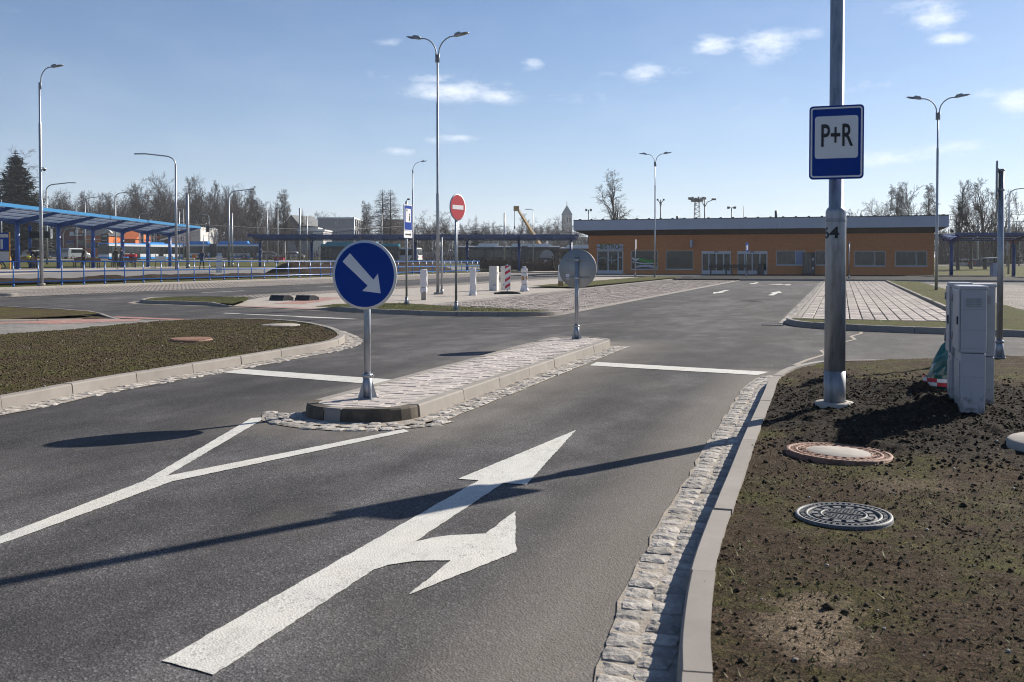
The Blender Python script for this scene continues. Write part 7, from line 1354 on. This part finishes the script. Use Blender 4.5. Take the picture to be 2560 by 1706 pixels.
# the wood's edge, tree by tree
keys = ['oak1', 'oak2', 'tall1', 'tall2', 'shrub1', 'shrub2']; tops = [(130, 470), (160, 478), (185, 470), (215, 480), (245, 474), (275, 472), (300, 478), (330, 462), (360, 446), (610, 480), (632, 488), (680, 500), (735, 535)]
for i, (px, tp) in enumerate(tops):
    for q in range(3): tree(keys[(i * 3 + q) % 6], px + RND.uniform(-16, 16), 236 + q * 16 + RND.uniform(-6, 6), tp + RND.uniform(-4, 16) + q * 3, 'bare tree within the close wood behind the shops', GW + ' in close ranks', RND.uniform(.65, .9))
for i in range(22): tree(keys[i % 6], 390 + i * 11 + RND.uniform(-6, 6), 262 + RND.uniform(-10, 14), 478 + RND.uniform(-10, 26), 'bare tree within the close wood behind the shops', GW + ' in close ranks', RND.uniform(.6, .9))
for i in range(40): tree(keys[(i * 5) % 6], 985 + i * 11.5 + RND.uniform(-6, 6), 330 + RND.uniform(-20, 40), 566 + RND.uniform(-9, 12), 'low bare tree in the distant row behind the bus canopies', 'distant bare trees behind the canopies', RND.uniform(.9, 1.2))
for i in range(16): tree(keys[(i * 5) % 6], 2355 + i * 17 + RND.uniform(-8, 8), 175 + RND.uniform(-8, 14), 572 + RND.uniform(-24, 16), 'bare tree in the dark row behind the right-hand canopy', 'dark trees behind the right-hand canopy', RND.uniform(.8, 1.1))
def thicket(name, px0, px1, d0, d1, n, h0, h1, mat, seed, w=.05):
    r = random.Random(seed); mb = MB()
    for _ in range(n):
        px, d = r.uniform(px0, px1), r.uniform(d0, d1); x, y = spot(px, d); z = zt(x, y) - .2; h = r.uniform(h0, h1); a = r.random() * 6.28; l = r.uniform(.05, .35) * h; p = Vector((x, y, z)); t = Vector((x + l * math.cos(a), y + l * math.sin(a), z + h)); mb.tube([p, p.lerp(t, .5) + Vector((0, 0, h * .08)), t], [w, w * .7, w * .3], 3, 0, False, False)
        for q in range(3): b = a + r.uniform(-1.5, 1.5); m_ = p.lerp(t, r.uniform(.35, .8)); mb.tube([m_, m_ + Vector((h * .22 * math.cos(b), h * .22 * math.sin(b), h * .2))], [w * .5, w * .25], 3, 0, False, False)
    return stuff(mb.build(name, mat))
thicket('undergrowth', -20, 760, 256, 292, 3400, 2.5, 9, TWIGR, 1, .07); thicket('undergrowth', 700, 1480, 240, 330, 1800, 2, 6, TWIG, 2, .08); thicket('undergrowth', 2340, 2760, 165, 190, 1500, 2, 7, TWIGR, 3, .06); thicket('undergrowth', 560, 830, 175, 200, 500, .8, 2.6, TWIGR, 5, .03); thicket('undergrowth', 1000, 1150, 165, 182, 400, .8, 2.4, TWIGR, 6, .03)
# clipped bare hedge by the station
r = random.Random(8); mb = MB()
for _ in range(3000):
    px, d = r.uniform(1200, 1402), r.uniform(118.5, 120.2); x, y = spot(px, d); z = zt(x, y); h = r.uniform(.75, 1.35); a = r.random() * 6.28; mb.tube([(x, y, z + r.uniform(0, .5)), (x + .16 * math.cos(a), y + .16 * math.sin(a), z + h)], [.022, .010], 3, 0, False, False)
tag(mb.build('hedge', M('hedge_twigs', (.15, .115, .095), .9, var=.3, vs=2)), 'clipped brown bare hedge running from the railing end to the station', 'hedge')
# trolley wires
WIRE = M('wire', (.02, .02, .022), .6)
def wire(label, a, b, sag=.8, r=.02):
    P0, P1 = [Vector((*spot(px, d), zof(py, d))) for px, py, d in (a, b)]; pts = [P0.lerp(P1, k / 10) - Vector((0, 0, sag * 4 * (k / 10) * (1 - k / 10))) for k in range(11)]; tag(MB().tube(pts, r, 4, 0, False, False).build('overhead_wire', WIRE), label, 'wire', 'overhead wires')
for a, b, lab in (((470, 560, 94), (1010, 566, 150), 'overhead wire from the thick trolley pole across to the larches'), ((509, 590, 170), (885, 577, 150), 'lower overhead wire in front of the grey hall'), ((885, 577, 150), (1261, 566, 150), 'overhead wire between the school and the crane'), ((1144, 582, 150), (1450, 579, 150), 'overhead wire just above the middle canopy'), ((2200, 530, 140), (2720, 529, 140), 'upper overhead wire at the right edge'), ((2330, 546, 140), (2720, 545, 140), 'middle overhead wire at the right edge'), ((2330, 560, 140), (2720, 561, 140), 'lowest overhead wire at the right edge'), ((1690, 545, 180), (2060, 549, 180), 'overhead wire over the right half of the station roof')):
    wire(lab, a, b, .5, .028)
x, y = spot(521, 182); root = thing('traffic_light', 'traffic light on an arm above the articulated trolleybus', 'traffic light', (x, y, zt(x, y)), YAW); MB().tube([(1.6, 0, 0), (1.6, 0, 5.2), (1.2, 0, 5.9), (0, 0, 6.1)], .09, 8).build('post', STEEL, root); MB().box(-.3, .25, -.15, .15, 5.1, 6.6).build('housing', BLACK, root); MB().box(-.4, -.3, -.18, .1, 5.0, 6.7).build('back_board', WPAINT, root)
x, y = spot(173, 190); root = thing('traffic_light', 'traffic light hanging on a curved arm before the red shop', 'traffic light', (x, y, zt(x, y)), YAW); MB().tube([(-1.1, 0, 0), (-1.1, 0, 4.6), (-.7, 0, 5.5), (.2, 0, 5.8), (1.6, 0, 5.9)], .08, 8).build('post', STEEL, root); MB().box(1.5, 1.9, -.15, .15, 5.3, 6.6).build('housing', BLACK, root)
for px, d, h, lab in ((1693, 130, 541, 'short dark chimney on the left half of the station roof'), (1939, 125, 527, 'taller dark chimney on the right half of the station roof')):
    x, y = spot(px, 99); z = 5.05; root = thing('roof_pipe', lab, 'chimney', (x, y, z)); MB().cyl((0, 0, -.06), (0, 0, zof(h, 99) - z), .13, n=10).build('pipe', IRON, root)
